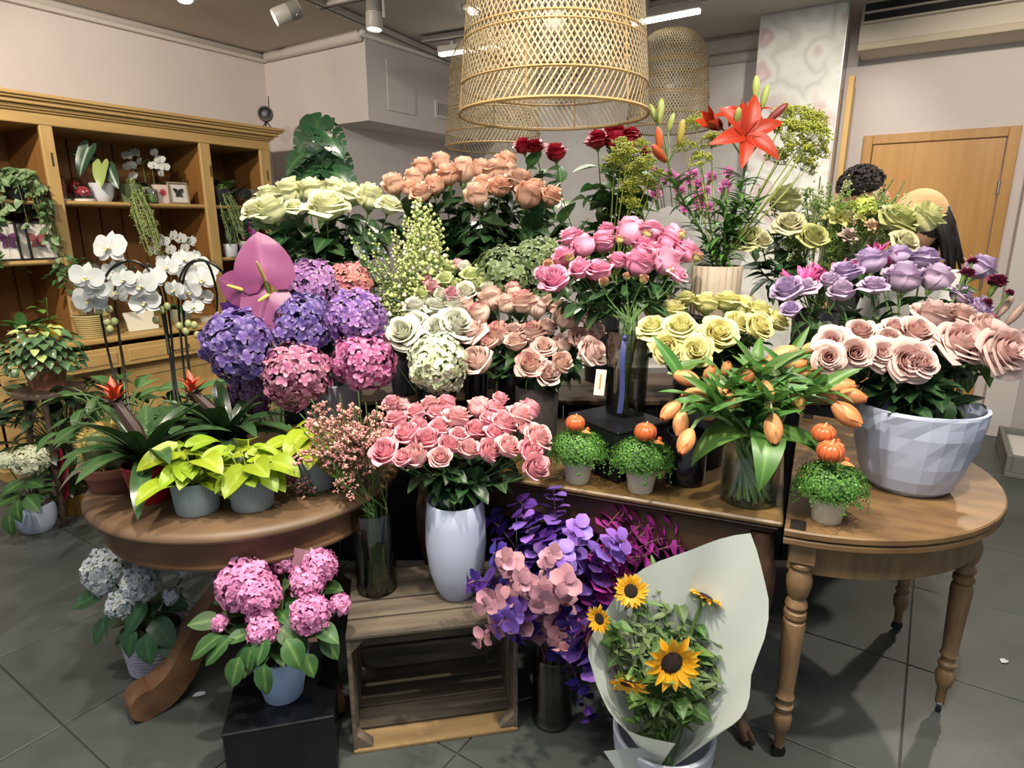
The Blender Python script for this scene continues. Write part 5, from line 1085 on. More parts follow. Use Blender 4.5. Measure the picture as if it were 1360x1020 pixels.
def mosspot(u, v, lb, pumps, gr=1.0):
    b = G(u, v, ZT); b.y += .035; b.x *= b.y / (b.y - .035); h = .098; r = root('moss_pot', lb, 'potted plant', b)
    obj('pot', MB().lathe(cup(.036, .05, h, .003, .001), 36).mesh('pot', (), True, 40), cream_pot, r)
    obj('foliage', MOSS, mossm, r, T((0, 0, h - .03)) @ Matrix.Diagonal((.128 * gr, .128 * gr, .128 * gr, 1)), None, True)
    for k, (pu, pv, s, dy) in enumerate(pumps):
        p = D(pu, pv, b.y + dy); S = px2m(p, s) * 1.0; pk = root('ceramic_pumpkin', 'small glazed orange pumpkin ' + lb.split('|')[0] if False else '', 'pumpkin', p - Vector((0, 0, S * .42)))
        yield pk, S
def pump(pk, S, lb):
    pk['label'] = lb; Mx = Matrix.Rotation(.1, 4, 'X') @ Matrix.Diagonal((S, S, S, 1))
    body = obj('body', PUMP, pumpm, pk, Mx); obj('stalk', PSTEM, M('pumpkin_stalk', '#b9a878', .6), pk, Mx)
    for k in range(10): obj('rib', PRIB, M('pumpkin_rib', '#d0906a', .4), pk, Mx @ Matrix.Rotation(k * math.pi / 5 + .314 * 0, 4, 'Z'))
    obj('leaf', ROSE_LEAF[0], M('pumpkin_leaf', '#c07a42', .6), pk, ydir((S * .3, -S * .3, .004), (1, -.35, .02), (0, -.3, 1), S * .5)); obj('berry', MB().ball((S * .62, -S * .1, S * .12), S * .12, 8, 6).mesh('b'), M('berry_orange', '#c2562c', .4), pk)
for a_, lb, plbs in [((767, 645, 'cream pot of bright green mossy plant left of the black plinth', [(764, 562, 26, -.02)]), None, ['glazed orange pumpkin on the mossy pot beside the coral roses']), ((850, 658, 'cream pot of bright green mossy plant in front of the black plinth', [(857, 574, 30, -.02)]), None, ['glazed orange pumpkin on the mossy pot in front of the black plinth']), ((1096, 699, 'cream pot of mossy plant on the half round table', [(1093, 576, 31, .03), (1102, 600, 35, -.03)]), None, ['darker glazed pumpkin behind another on the half round table', 'front glazed pumpkin with pale ribs on the half round table'])]:
    for (pk, S), l2 in zip(mosspot(*a_), plbs): pump(pk, S, l2)
vessel('black_vase', 'glossy black cylinder vase left of the tulips', 'vase', Vector((.53, 1.80, ZT)), cup(.06, .062, .16, .004), M('gloss_black', '#0c0c10', .12, spec=.6))
# ================================================================== plants on the pedestal table
def potted(name, lb, cat, base, pot_me, pot_mat, soil=None, group=None):
    r = root(name, lb, cat, base, group); obj('pot', pot_me, pot_mat, r)
    if soil: obj('soil', pot_soil(*soil), soilm, r)
    return r
ribm = M('ribbed_grey', '#8f9ea0', .6); PHL = [leaf('leaf', 'heart', .85, b, .12, .05, 6, 8) for b in (.7, 1.2)]
phm = M('philodendron_lime', '#87a024', .4, rim='#a3b548', rand=.25, hue=.03, trans=.2)
def ribpot(r0, h): return MB().lathe(cup(r0, r0 * 1.12, h, .004), 120, 0, (0, 0, 0), lambda t, j, z: 1 + .018 * math.sin(40 * t) if .003 < z else 1).mesh('pot', (), True, 60)
RP = ribpot(.056, .098); random.seed(24)
def philo(u, v, lb, n=20, ls=.085):
    b = G(u, v, ZL); b.y += .05; r = potted('philodendron', lb, 'potted plant', b, RP, ribm, (.055, .085))
    for k in range(n):
        a = k * 2.4; el = ru(-.1, 1.0); d = Vector((math.cos(a), math.sin(a), 0)); rad = ru(.02, .085); q = d * rad + Vector((0, -.01, .10 + .09 * rnd())); st = bez(Vector((d.x * .02, d.y * .02, .08)), Vector((d.x * .02, d.y * .02, .13)), q + Vector((0, 0, .03)), q, 4)
        pl = obj('petiole', MB().tube(st, .0022, 4).mesh('pet'), M('philo_stem', '#8ea03a', .5), r); obj('leaf', PHL[k % 2], phm, r, ydir(q, d * .8 + Vector((ru(-.3, .3), -.35, -.25 + .6 * rnd())), d * .3 + Vector((0, -.5, 1)), ls * ru(.75, 1.2), roll=ru(-.3, .3)))
philo(252, 688, 'lime philodendron in a ribbed grey pot beside the red pot'); philo(327, 682, 'lime philodendron in a ribbed grey pot beside the waxflowers'); philo(412, 655, 'lime philodendron in a ribbed grey pot hidden behind the waxflowers', 16)
# cactus (built wider than its base profile)
b = G(131, 655, ZL); b.y += .06; b.x += .01
r = potted('cactus', 'round golden barrel cactus in a terracotta pot', 'potted plant', b, MB().lathe([(0, 0), (.047, 0), (.058, .05), (.066, .05), (.070, .075), (.064, .077), (.06, .06), (0, .06)], 32).mesh('pot', (), True, 40), M('terracotta', '#8d5a43', .8, col2='#7a4c3a', ns=12), (.062, .066))
bodyf = lambda t, j, z: 1 + .09 * math.cos(9 * t)
cp = [(.02, .06), (.045, .075), (.06, .11), (.058, .145), (.045, .175), (.022, .19), (0, .185)]
obj('body', MB().lathe(cp, 72, 0, (0, 0, 0), bodyf).mesh('body', (), True, 180), M('cactus_green', '#5d6a3c', .7), r, Matrix.Rotation(.12, 4, 'Y'))
mb = MB(); random.seed(25)
for i in range(9):
    for k in range(26):
        t = 2 * math.pi * i / 9; f = k / 25 * 5.6; j = min(int(f), 5); rr = cp[j][0] + (cp[j + 1][0] - cp[j][0]) * (f - j); z = cp[j][1] + (cp[j + 1][1] - cp[j][1]) * (f - j); p = Vector((rr * 1.09 * math.cos(t), rr * 1.09 * math.sin(t), z)); nn = Vector((math.cos(t), math.sin(t), .2 + (z - .11) * 12)).normalized()
        for e in range(7):
            d = (nn + Vector((ru(-1, 1), ru(-1, 1), ru(-1, 1))) * .8).normalized(); sd = d.orthogonal() * .0006; mb.add([p + sd, p - sd, p + d * ru(.012, .022)], [(0, 1, 2)])
obj('spines', mb.mesh('spines', (), False), M('spine_gold', '#bd9a45', .5, rand=0), r, Matrix.Rotation(.12, 4, 'Y'), None, True)
for q_ in r.children: q_.matrix_basis = Matrix.Diagonal((1.28, 1.28, 1.0, 1)) @ q_.matrix_basis
# bromeliads
BRL = [leaf('leaf', 'strap', .16, b, .35, 0, 4, 10) for b in (.7, 1.3, 1.8)]; brm = M('bromeliad_leaf', '#263d22', .28, tip='#375230', rim='#3f5c34', rand=.35, coat=.25)
BRR = leaf('bract', 'lance', .3, .5, .3, 0, 2, 5); redm = M('bract_red', '#c23a1e', .45, tip='#d0532a', rand=.25); lowm = M('bract_dark', '#33201b', .5, rand=.3)
def brom(base, lb, pot_me, pot_mat, top, L, n=22, seed=1):
    random.seed(seed); r = potted('bromeliad', lb, 'potted plant', base, pot_me, pot_mat)
    z0 = .10
    for k in range(n):
        a = k * 2.4 + .4; f = k / n; d = Vector((math.cos(a), math.sin(a), .6 + 1.5 * f)); obj('leaf', BRL[2 if f < .2 else (1 if f < .6 else 0)], brm, r, ydir((math.cos(a) * .015, math.sin(a) * .015, z0 + .03 * f), d, (-math.cos(a) * .3, -math.sin(a) * .3, 1), L * ru(.85, 1.15) * (1 - .25 * f), L * 1.15, roll=ru(-.15, .15)))
    t = top - base; obj('flower_stalk', MB().tube([(0, 0, z0), (t.x * .3, t.y * .3, (z0 + t.z) / 2), (t.x, t.y, t.z - .03)], [.024, .02, .014], 7).mesh('st'), lowm, r)
    for k in range(16):
        a = k * 2.4; f = k / 15; obj('bract', BRR, redm if k > 5 else lowm, r, ydir(t + Vector((0, 0, -.07 + .05 * f)), (math.cos(a) * (1.0 - .7 * f), math.sin(a) * (1.0 - .7 * f), 1), (-math.cos(a), -math.sin(a), .3), ru(.055, .072)))
redpot = MB().lathe(cup(.05, .068, .115, .004, .002), 36).mesh('pot', (), True, 40)
b = G(190, 672, ZL); b.y += .05; brom(b, 'bromeliad with orange red flower in a glossy red pot', redpot, M('red_glaze', '#a3161c', .2, coat=.5), D(150, 518, b.y + .02), .27, seed=3)
b2 = G(262, 640, ZL); b2 = Vector((-.92, 1.92, ZL)); brom(b2, 'bromeliad with red flower behind the lime philodendrons', MB().lathe(cup(.05, .065, .11, .004), 28).mesh('pot'), M('dark_pot', '#23262a', .5), D(254, 508, 1.93), .27, seed=5)
# arched white orchids
op = Vector((-1.2, 2.12, ZL)); r = potted('orchid_arrangement', 'arched white orchids on black stakes in a dark pot', 'potted plant', op, MB().lathe(cup(.075, .095, .14, .005), 32).mesh('pot', (), True, 40), MATS['dark_pot'], (.088, .125)); o = T(-op)
blk2 = M('stake_black', '#15170f', .45)
for pts in [[(172,560),(152,500),(140,450),(133,405),(140,368),(162,347),(188,352),(206,380),(218,430),(224,470)],[(178,560),(166,500),(156,430),(152,390),(160,365),(180,355)],[(235,570),(229,500),(222,440),(212,385),(195,356),(172,346),(150,356)],[(240,570),(232,500),(226,430),(214,372),(196,350)],[(250,570),(243,480),(238,420),(237,380),(246,355),(262,345),(277,352),(288,390),(287,430)],[(258,570),(250,480),(244,420),(243,375),(254,350),(274,347),(296,362),(300,385)]]:
    n_ = len(pts); w_ = [D(u, v, 2.12 + .08 * math.sin(i)) for i, (u, v) in enumerate(pts)]; w_ = [op + Vector((ru(-.06, .06), ru(-.05, .05), .12))] + w_; obj('flower_spike', MB().tube([q - op for q in smoothpts(w_, 4)], .0042, 6).mesh('spike'), blk2, r)
random.seed(26)
for u, v, s in [(146,330,54),(115,369,46),(121,398,52),(152,362,38),(156,388,40),(188,380,46),(193,403,42),(128,385,36),(165,372,34),(222,355,32),(232,385,30),(205,368,34)]:
    p = D(u, v, ru(2.02, 2.12)); obj('flower', ORCH, orw, r, o @ zdir(p, (ru(-.35, .1), -1, ru(-.05, .3)), px2m(p, s) * 1.05, 0) if False else o @ Matrix.Translation(p) @ Matrix.Rotation(ru(-.35, .2), 4, 'Z') @ Matrix.Rotation(math.radians(ru(72, 92)), 4, 'X') @ Matrix.Rotation(ru(-.2, .2), 4, 'Z') @ Matrix.Diagonal([px2m(p, s) * 1.05] * 3 + [1]))
for u, v, s in [(255,365,34),(268,372,34),(262,352,32),(250,388,32),(268,395,28),(257,408,26),(245,345,30),(275,360,28)]:
    p = D(u, v, ru(2.12, 2.22)); obj('flower', ORCH, orw, r, o @ Matrix.Translation(p) @ Matrix.Rotation(ru(-.1, .9), 4, 'Z') @ Matrix.Rotation(math.radians(ru(70, 95)), 4, 'X') @ Matrix.Diagonal([px2m(p, s) * 1.1] * 3 + [1]))
BUDM = M('orchid_bud', '#8c9360', .5)
for u, v in [(132,413),(145,411),(142,428),(152,427),(146,437),(207,425),(215,412),(222,407),(238,433),(250,430),(247,440),(262,445),(258,432)]:
    p = D(u, v, 2.1); obj('bud', MB().ball((0, 0, 0), px2m(p, 4.5), 8, 6, sz=1.25).mesh('bud'), BUDM, r, o @ T(p))
for k in range(6):
    a = k * 1.05; obj('leaf', BRL[1], M('orchid_leaf', '#3a5a33', .35, rand=.3), r, ydir((0, 0, .12), (math.cos(a), math.sin(a), .6), (0, 0, 1), .2, .5))
# ================================================================== potted hydrangeas
def hydplant(base, lb, pot_me, pot_mat, h, soil, heads, hmat, lmat, leaves, ls, seed, Lr=.1):
    random.seed(seed); r = potted('potted_hydrangea', lb, 'potted plant', base, pot_me, pot_mat, soil); o = T(-base); c = Vector((0, 0, h))
    for u, v, s, Y in heads:
        p = D(u, v, Y); S = px2m(p, s); d = (p - base - c).normalized() + Vector((0, -.4, .6)); obj('flower_head', random.choice(HYD if s > 17 else HYDS), hmat, r, o @ zdir(p, d, S), None, True); q = p - base; obj('stem', MB().tube(bez(c * .95, c + Vector((0, 0, .05)), q - Vector((0, 0, .05)), q, 5), .003, 5).mesh('stem'), stem_g, r)
    for u, v, s, Y, dx, dz in leaves:
        p = D(u, v, Y); S = px2m(p, s); d = Vector((dx, -.45, dz)).normalized(); obj('leaf', random.choice(HL), lmat, r, o @ ydir(p - d * S * .5, d, Vector((dx * .3, -.6, .8)), S, roll=ru(-.2, .2))); q = p - d * S * .5 - base; obj('petiole', MB().tube([c, (c + q) * .5 + Vector((0, 0, .02)), q], .002, 4).mesh('pt'), stem_g, r)
    for k in range(14):
        a = k * 2.4; obj('leaf', random.choice(HL), lmat, r, ydir(c + Vector((math.cos(a) * Lr * .5, math.sin(a) * Lr * .5, ru(.02, .12))), (math.cos(a), math.sin(a), ru(-.2, .5)), (0, 0, 1), ls * ru(.8, 1.1)))
hlm = M('hyd_leaf', '#3a5f30', .45, rim='#6b8c4c', rand=.35, hue=.02, trans=.2, bump=.2, bs=60); hld = M('hyd_leaf_dark', '#274a2c', .4, rim='#3b6238', rand=.4)
b = G(378, 938, .2); b.y += .05; b.x *= 1.03
hydplant(b, 'pink hydrangea in a pale blue white pot on the low black plinth', MB().lathe(cup(.053, .078, .145, .004, .003), 40).mesh('pot', (), True, 40), M('pot_bluewhite', '#a9c3e6', .4), .13, (.072, .13),
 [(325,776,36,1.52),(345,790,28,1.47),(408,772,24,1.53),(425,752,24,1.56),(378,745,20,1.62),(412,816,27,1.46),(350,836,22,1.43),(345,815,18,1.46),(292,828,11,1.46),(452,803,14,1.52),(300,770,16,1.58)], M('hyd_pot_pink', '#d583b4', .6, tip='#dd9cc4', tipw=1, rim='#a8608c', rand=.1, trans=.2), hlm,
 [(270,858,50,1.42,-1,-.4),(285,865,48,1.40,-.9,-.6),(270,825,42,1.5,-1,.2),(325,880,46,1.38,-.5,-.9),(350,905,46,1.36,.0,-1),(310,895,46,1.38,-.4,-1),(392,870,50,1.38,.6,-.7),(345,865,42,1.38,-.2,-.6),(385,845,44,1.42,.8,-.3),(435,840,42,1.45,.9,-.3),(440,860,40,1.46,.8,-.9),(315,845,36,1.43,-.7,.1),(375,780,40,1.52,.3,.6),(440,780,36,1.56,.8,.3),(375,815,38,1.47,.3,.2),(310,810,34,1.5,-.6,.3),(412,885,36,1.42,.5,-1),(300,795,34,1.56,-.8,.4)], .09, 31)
tg = root('plant_tag', 'small pink paper tag on a wooden stick in the pink hydrangea', 'plant tag', b + Vector((.03, .04, .13)))
tp = D(413, 728, 1.6) - tg.location; obj('stick', MB().tube([(0, 0, 0), tp], .0022, 5).mesh('s'), M('stick_wood', '#c9b492', .7), tg); obj('paper_tag', MB().box(-.045, -.004, -.0006, .0006, -.085, -.01, .0003).mesh('t', (), False), M('tag_pink', '#c898a8', .6), tg, T(tp) @ Matrix.Rotation(.25, 4, 'Y'))
b = G(200, 893, 0); b.y += .05
wov = M('basket_white', '#b7b0c0', .8, bump=.6, bs=90, bstretch=(1, 1, 3))
def basketpot(r0, r1, h):
    pr = [(0, 0), (r0, 0)]; n_ = 11
    for i in range(n_): z = h * (i + .5) / n_; q = r0 + (r1 - r0) * (i + .5) / n_; pr += [(q + .003, z - h / n_ * .35), (q + .005, z), (q + .003, z + h / n_ * .35), (q, z + h / n_ * .5)]
    return MB().lathe(pr + [(r1 - .008, h), (r0 - .008, .01), (0, .01)], 40).mesh('pot', (), True, 60)
hydplant(b, 'white hydrangea in a woven rope basket under the pedestal table', basketpot(.085, .10, .15), wov, .14, (.09, .14), [(140,756,28,1.86),(186,776,25,1.84),(162,802,20,1.8),(138,778,16,1.85),(228,792,12,1.86),(245,755,14,1.98),(200,748,16,1.98),(160,750,16,1.95)], M('hyd_pot_white', '#dfe3da', .6, tip='#ccd6e2', tipw=1, rim='#7c8f62', rand=.1, trans=.2), hld,
 [(115,795,46,1.82,-1,-.2),(140,825,50,1.76,-.8,-.7),(175,820,50,1.76,-.3,-.3),(170,855,46,1.74,-.3,-1),(195,865,46,1.72,.1,-1),(215,840,52,1.76,.6,-.4),(230,800,46,1.84,.8,.2),(130,840,44,1.8,-.7,-.9),(200,800,44,1.82,.2,.2),(225,860,44,1.76,.5,-.7)], .09, 32)
b = G(36, 712, 0); b.y += .08
hydplant(b, 'white hydrangea in a plain white pot on the floor by the cabinet', MB().lathe(cup(.07, .088, .145, .005, belly=[(.25, .084), (.6, .09)]), 40).mesh('pot', (), True, 40), white_cer, .13, (.08, .13), [(40,612,21,2.78),(8,613,12,2.82)], M('hyd_pot_cream', '#d6d8c2', .6, tip='#cdd8b0', rim='#7c8f62', trans=.2), hlm,
 [(42,640,36,2.76,.8,.1),(15,645,34,2.76,-.4,0),(42,668,34,2.72,.6,-.3),(20,680,34,2.7,0,-.6),(10,700,34,2.68,-.1,-1),(5,665,34,2.74,-.8,-.2),(50,625,30,2.8,.8,.4)], .085, 33)
# ================================================================== plants in front of the cabinet
tc_pot = lambda r0, r1, h: MB().lathe([(0, 0), (r0, 0), (r1 * .96, h * .78), (r1 * 1.06, h * .78), (r1 * 1.08, h), (r1 * .98, h), (r1 * .95, h * .85), (0, h * .85)], 32).mesh('pot', (), True, 40)
# stool with peperomia
st_ = D(60, 490, 3.1); sb = Vector((st_.x, 3.1, 0))
r = root('plant_stool', 'dark wooden plant stool in front of the pine hutch', 'stool', sb); obj('seat', MB().lathe([(0, .70), (.15, .70), (.155, .695), (.155, .675), (0, .672)], 32).mesh('seat'), bw, r)
for k in range(4): a = k * 1.57 + .4; obj('leg', MB().tube([(.10 * math.cos(a), .10 * math.sin(a), .675), (.15 * math.cos(a), .15 * math.sin(a), 0)], .014, 8).mesh('leg'), bw, r)
pb = sb + Vector((0, 0, .70)); r = potted('peperomia', 'rounded peperomia with small green leaves spilling over a terracotta pot', 'potted plant', pb, tc_pot(.07, .10, .15), MATS['terracotta'], (.09, .13))
PEP = [leaf('leaf', 'ovate', .75, b, .15, 0, 4, 5) for b in (.5, 1.0)]; pepm = M('peperomia_leaf', '#47643f', .35, rim='#5f7c55', rand=.45, hue=.02); pepl = M('peperomia_pale', '#8fa05e', .5, rand=.3); random.seed(41)
for k in range(150):
    z = 1 - 1.45 * (k + .5) / 150; a = k * 2.4; q = math.sqrt(max(0, 1 - z * z)); d = Vector((q * math.cos(a), q * math.sin(a), z)); p = Vector((0, 0, .17)) + Vector((d.x * .155, d.y * .155, d.z * .145)) * ru(.85, 1.05)
    obj('leaf', PEP[k % 2], pepl if k < 14 or rnd() > .93 else pepm, r, ydir(p, (d.x, d.y, d.z * .3 - .25), d, ru(.045, .07), roll=ru(-.4, .4)))
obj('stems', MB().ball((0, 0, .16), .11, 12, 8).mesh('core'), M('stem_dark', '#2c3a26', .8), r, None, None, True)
# dark foliage plants on the floor
def bush(base, lb, name, potr, poth, n, leafset, mat, hgt, spread, ls, seed, pot_mat=None, upb=.7):
    random.seed(seed); r = potted(name, lb, 'potted plant', base, MB().lathe(cup(potr * .8, potr, poth, .005), 28).mesh('pot', (), True, 40), pot_mat or MATS['dark_pot'], (potr * .95, poth * .9))
    for k in range(n):
        f = (k + .5) / n; a = k * 2.4; d = Vector((math.cos(a), math.sin(a), 0)); z = poth + hgt * (ru(.5, 1) if name == 'calathea' else ru(.25, 1)); q = d * spread * ru(.3, .9) * (1 - .3 * f) + Vector((0, 0, z)); st = bez(Vector((d.x * .02, d.y * .02, poth * .9)), Vector((d.x * .03, d.y * .03, z * .7)), q - d * .05 + Vector((0, 0, .03)), q, 5)
        obj('petiole', MB().tube(st, .003, 4).mesh('pt'), stem_g, r); obj('leaf', random.choice(leafset), mat, r, ydir(q, d + Vector((ru(-.4, .4), ru(-.4, .4), ru(-.4, upb))), (0, 0, 1), ls * ru(.75, 1.2), roll=ru(-.3, .3)))
    return r
CAL = [leaf('leaf', 'ovate', .42, b, .12, .12, 4, 7) for b in (.6, 1.0)]; LONG = [leaf('leaf', 'lance', .2, b, .2, .05, 4, 8) for b in (.6, 1.1, 1.5)]
calm = M('calathea_leaf', '#35552f', .38, rim='#5f8050', tip='#4a6b3b', rand=.5, hue=.03); darkl = M('dark_leaf', '#20351f', .4, rim='#35502f', rand=.5)
bush(G(30, 690, 0) + Vector((.1, .25, 0)), 'tall dark leafy foliage plant below the peperomia', 'foliage_plant', .12, .2, 90, CAL, darkl, .5, .36, .17, 42)
bush(Vector((-1.90, 2.92, 0)), 'broad leaved green calathea filling the gap before the stool', 'calathea', .09, .22, 60, CAL, calm, .52, .34, .17, 63)
bush(Vector((-1.60, 2.78, 0)), 'long leaved fern like plant beside the pedestal table', 'foliage_plant', .12, .2, 70, LONG, calm, .55, .30, .26, 43)
bush(Vector((-1.12, 2.86, 0)), 'dark bushy plant behind the bromeliads', 'foliage_plant', .13, .22, 80, CAL, darkl, .55, .30, .16, 44)
bush(Vector((-.47, 2.68, .785)), 'black pot of dark ruscus foliage between cream and peach roses', 'ruscus_plant', .07, .2, 60, CAL, darkl, .32, .17, .12, 61)
bush(Vector((.80, 2.80, .785)), 'black pot of dark ruscus foliage behind the fluted pot', 'ruscus_plant', .07, .2, 50, CAL, darkl, .26, .17, .12, 62)
# red anthurium with orange pot sleeve
b = G(82, 690, 0) + Vector((.03, .10, 0)); r = bush(b, 'dark red anthurium in a yellow orange pot by the cactus', 'anthurium_plant', .085, .12, 14, CAL, darkl, .22, .13, .12, 45, M('pot_ochre', '#a57a2c', .6, col2='#7a5a22', ns=10)); o = T(-b)
for u, v, d in [(78, 622, (-.3, -1, .5)), (78, 645, (.1, -1, -.2)), (72, 608, (-.5, -.5, .8))]:
    p = D(u, v, b.y - .12); obj('spathe', SPATHE, M('anthurium_red', '#701c2c', .25, coat=.4, rand=.2), r, o @ ydir(p - Vector((0, 0, -.02)), (.3, -.4, -.8), d, .11)); obj('spadix', MB().tube([p, p + Vector((0, -.03, .03))], .004, 6).mesh('sp'), M('spadix_y', '#b9a24e'), r, o)
    obj('flower_stem', MB().tube([q - b for q in bez(b + Vector((0, 0, .1)), b + Vector((0, 0, .2)), p - Vector((0, 0, .05)), p, 5)], .003, 5).mesh('fs'), stem_g, r)
# ================================================================== things on the hutch
def shelfp(u, b, z):      # point on a shelf: pixel column u at depth plane b
    q = PB(u, 300, b); a = abz(q)[0]; return R(a, b, z)
BS = 4.86; ZS = 1.657; ZW = .79
def ivy_mb(seed, n=26, L=.42, rad=.10, lsz=.022, flat=False):
    random.seed(seed); mb = MB(); lf = leaf_mb('heart', .9, .4, .1, 0, 2, 3)
    for i in range(n):
        a = rnd() * 6.28; p = Vector((0, 0, .06)); ln = L * ru(.3, 1); d = Vector((math.cos(a) * rad * 1.2, math.sin(a) * rad * 1.2, .03)); q = p + d; e = q + Vector((ru(-.02, .02), ru(-.02, .02), -ln)); pts = bez(p, p + Vector((0, 0, .06)), q + Vector((0, 0, .02)), e, 7); mb.tube(pts, .0015, 3, 1, False)
        for k in range(16):
            s = pts[random.randrange(1, 8)] + Vector((ru(-1, 1), ru(-1, 1), ru(-1, 1))) * .02; mb.merge(lf, ydir(s, (ru(-1, 1), ru(-1, 1), ru(-1, .3)), (ru(-.5, .5), -1, .6), lsz * ru(.7, 1.3)))
    return mb
shelf_pot = MB().lathe(cup(.055, .075, .12, .004), 28).mesh('pot', (), True, 40)
def trailing(loc, lb, name, mb, mat, smat, pot_mat): r = potted(name, lb, 'potted plant', loc, shelf_pot, pot_mat, (.068, .108)); obj('trailing_vines', mb.mesh('vines', (mat, smat), True, 180), None, r, T((0, 0, .06)), None, True); return r
ivm = M('ivy_leaf', '#3f6238', .45, col2='#7f9468', ns=35, contrast=4, trans=.15); ivs = M('ivy_stem', '#6a6a3c', .6)
trailing(shelfp(28, 4.70, ZS), 'trailing ivy hanging from the left bay of the hutch', 'ivy', ivy_mb(1, 40, .62, .15, .05), ivm, ivs, MATS['dark_pot'])
def pearl_mb(seed, n=46, L=.42):
    random.seed(seed); mb = MB()
    for i in range(n):
        a = rnd() * 6.28; rr = ru(.02, .07); p = Vector((0, 0, .07)); q = Vector((math.cos(a) * .08 + .02, math.sin(a) * .08 - .02, .06)); ln = L * ru(.45, 1); e = Vector((q.x * .7 + .09, q.y * .7, -ln)); pts = bez(p, p + Vector((0, 0, .05)), q + Vector((.02, 0, -ln * .2)), e, 9); mb.tube(pts, .0028, 3, 1, False)
        for k in range(22): s = pts[random.randrange(2, 10)]; dots(mb, s + Vector((ru(-1, 1), ru(-1, 1), ru(-1, 1))) * .018, ru(.005, .008))
    return mb
prm = M('pearl_green', '#8c9a5c', .5, rand=.2)
trailing(shelfp(180, 4.72, ZS), 'pale string of pearls plant hanging in the middle bay', 'string_of_pearls', pearl_mb(2), prm, prm, M('pot_moss', '#6b7550', .7))
trailing(shelfp(297, 4.72, ZS), 'green string of pearls plant hanging in the narrow bay', 'string_of_pearls', pearl_mb(3, 26, .36), M('pearl_green2', '#5f7f45', .5), prm, MATS['dark_pot'])
# glass domes with preserved red flowers
domeg = M('dome_glass', '#eef2f0', glass=.08); dred = M('dome_red', '#9c1f2c', .5, tip='#c2394a', rim='#5f1018')
for u, bb_, h, lb in ((86, 4.80, .17, 'tall glass dome of red preserved flowers beside the post'), (108, 4.90, .16, 'glass dome of red preserved flowers between two others'), (118, 4.74, .11, 'low glass dome of red preserved flowers beside the white pot')):
    p = shelfp(u, bb_, ZS); r = root('flower_dome', lb, 'glass dome', p); obj('base', MB().lathe([(0, 0), (.062, 0), (.062, .012), (.055, .016), (0, .016)], 28).mesh('base'), M('dome_base', '#cdc3b4', .5), r)
    obj('glass', MB().lathe([(.052, .016), (.054, h * .6), (.045, h * .85), (.02, h * .98), (0, h)], 28).mesh('g'), domeg, r); obj('flowers', HYDS[0], dred, r, T((0, 0, h * .5)) @ Matrix.Diagonal((.042, .042, h * .38, 1)), None, True)
# alocasia in white pot
ALO = leaf_mb('heart', .62, .5, .1, .04, 6, 8).mesh('leaf', (), True, 180); alom = M('alocasia_leaf', '#2c4634', .35, rim='#b5c4b0', rand=.2); alol = M('alocasia_under', '#8a9a58', .4)
def alocasia(loc, lb, pot_me, pot_mat, lv):
    r = potted('alocasia', lb, 'potted plant', loc, pot_me, pot_mat, (.06, .1))
    for x, y, z, d, s, m in lv: obj('leaf', ALO, m, r, ydir((x, y, z), d, (.1, -1, .5), s)); obj('petiole', MB().tube([(0, 0, .1), (x * .4, y * .4, z * .7), (x, y, z)], .004, 5).mesh('pt'), M('alo_stem', '#5c4a3a', .5), r)
alocasia(shelfp(143, 4.74, ZS), 'alocasia with white veined arrow leaves in a white pot', MB().lathe(cup(.045, .075, .12, .004, belly=[(.3, .062)]), 28).mesh('pot', (), True, 40), M('pot_white', '#c9ccd0', .35), [(-.03, -.03, .34, (-.25, -.4, -.75), .20, alom), (.04, -.03, .24, (.1, -.5, -.6), .18, alol), (.08, -.02, .22, (.4, -.4, -.7), .16, alom), (-.06, .03, .28, (-.6, 0, .2), .16, alom)])
alocasia(shelfp(322, 4.74, 1.26), 'alocasia with white veined arrow leaves in the narrow bay', shelf_pot, MATS['dark_pot'], [(.02, -.05, .36, (.1, -.4, -.7), .22, alom), (-.05, -.04, .26, (-.2, -.4, -.8), .2, alom), (.07, -.03, .24, (.4, -.4, -.7), .2, alom)])
def orchidpot(loc, lb, fl, mat, pot_mat, sz, lw=.22):
    r = potted('orchid', lb, 'potted plant', loc, shelf_pot, pot_mat, (.068, .108))
    for k in range(6): a = k * 1.05; obj('leaf', PEP[1], M('orchid_leaf', '#3a5a33'), r, ydir((0, 0, .11), (math.cos(a), math.sin(a), .45), (0, 0, 1), lw, lw * .45))
    for sx in (-.03, .03): pts = bez(Vector((sx, 0, .1)), Vector((sx, 0, .3)), Vector((sx * 1.5, -.02, max(f[2] for f in fl))), Vector((sum(f[0] for f in fl) / len(fl), -.03, sum(f[2] for f in fl) / len(fl))), 7); obj('flower_spike', MB().tube(pts, .003, 5).mesh('sp'), stem_g, r)
    for x, y, z in fl: obj('flower', ORCH, mat, r, T((x, y, z)) @ Matrix.Rotation(AX - math.pi / 2 + ru(-.1, .9), 4, 'Z') @ Matrix.Rotation(math.radians(ru(70, 95)), 4, 'X') @ Matrix.Diagonal((sz, sz, sz, 1)))
random.seed(46)
orchidpot(shelfp(207, 4.92, ZS), 'white orchid pair on the upper shelf of the middle bay', [(-.13, -.02, .34), (-.10, -.03, .27), (-.15, -.02, .26), (-.08, 0, .36), (-.05, -.02, .30), (.07, -.02, .36), (.11, -.03, .31), (.06, -.03, .27), (.13, -.02, .26), (.09, 0, .22), (-.12, 0, .20)], orw, M('pot_clear', '#8a8f7a', .3), .085)
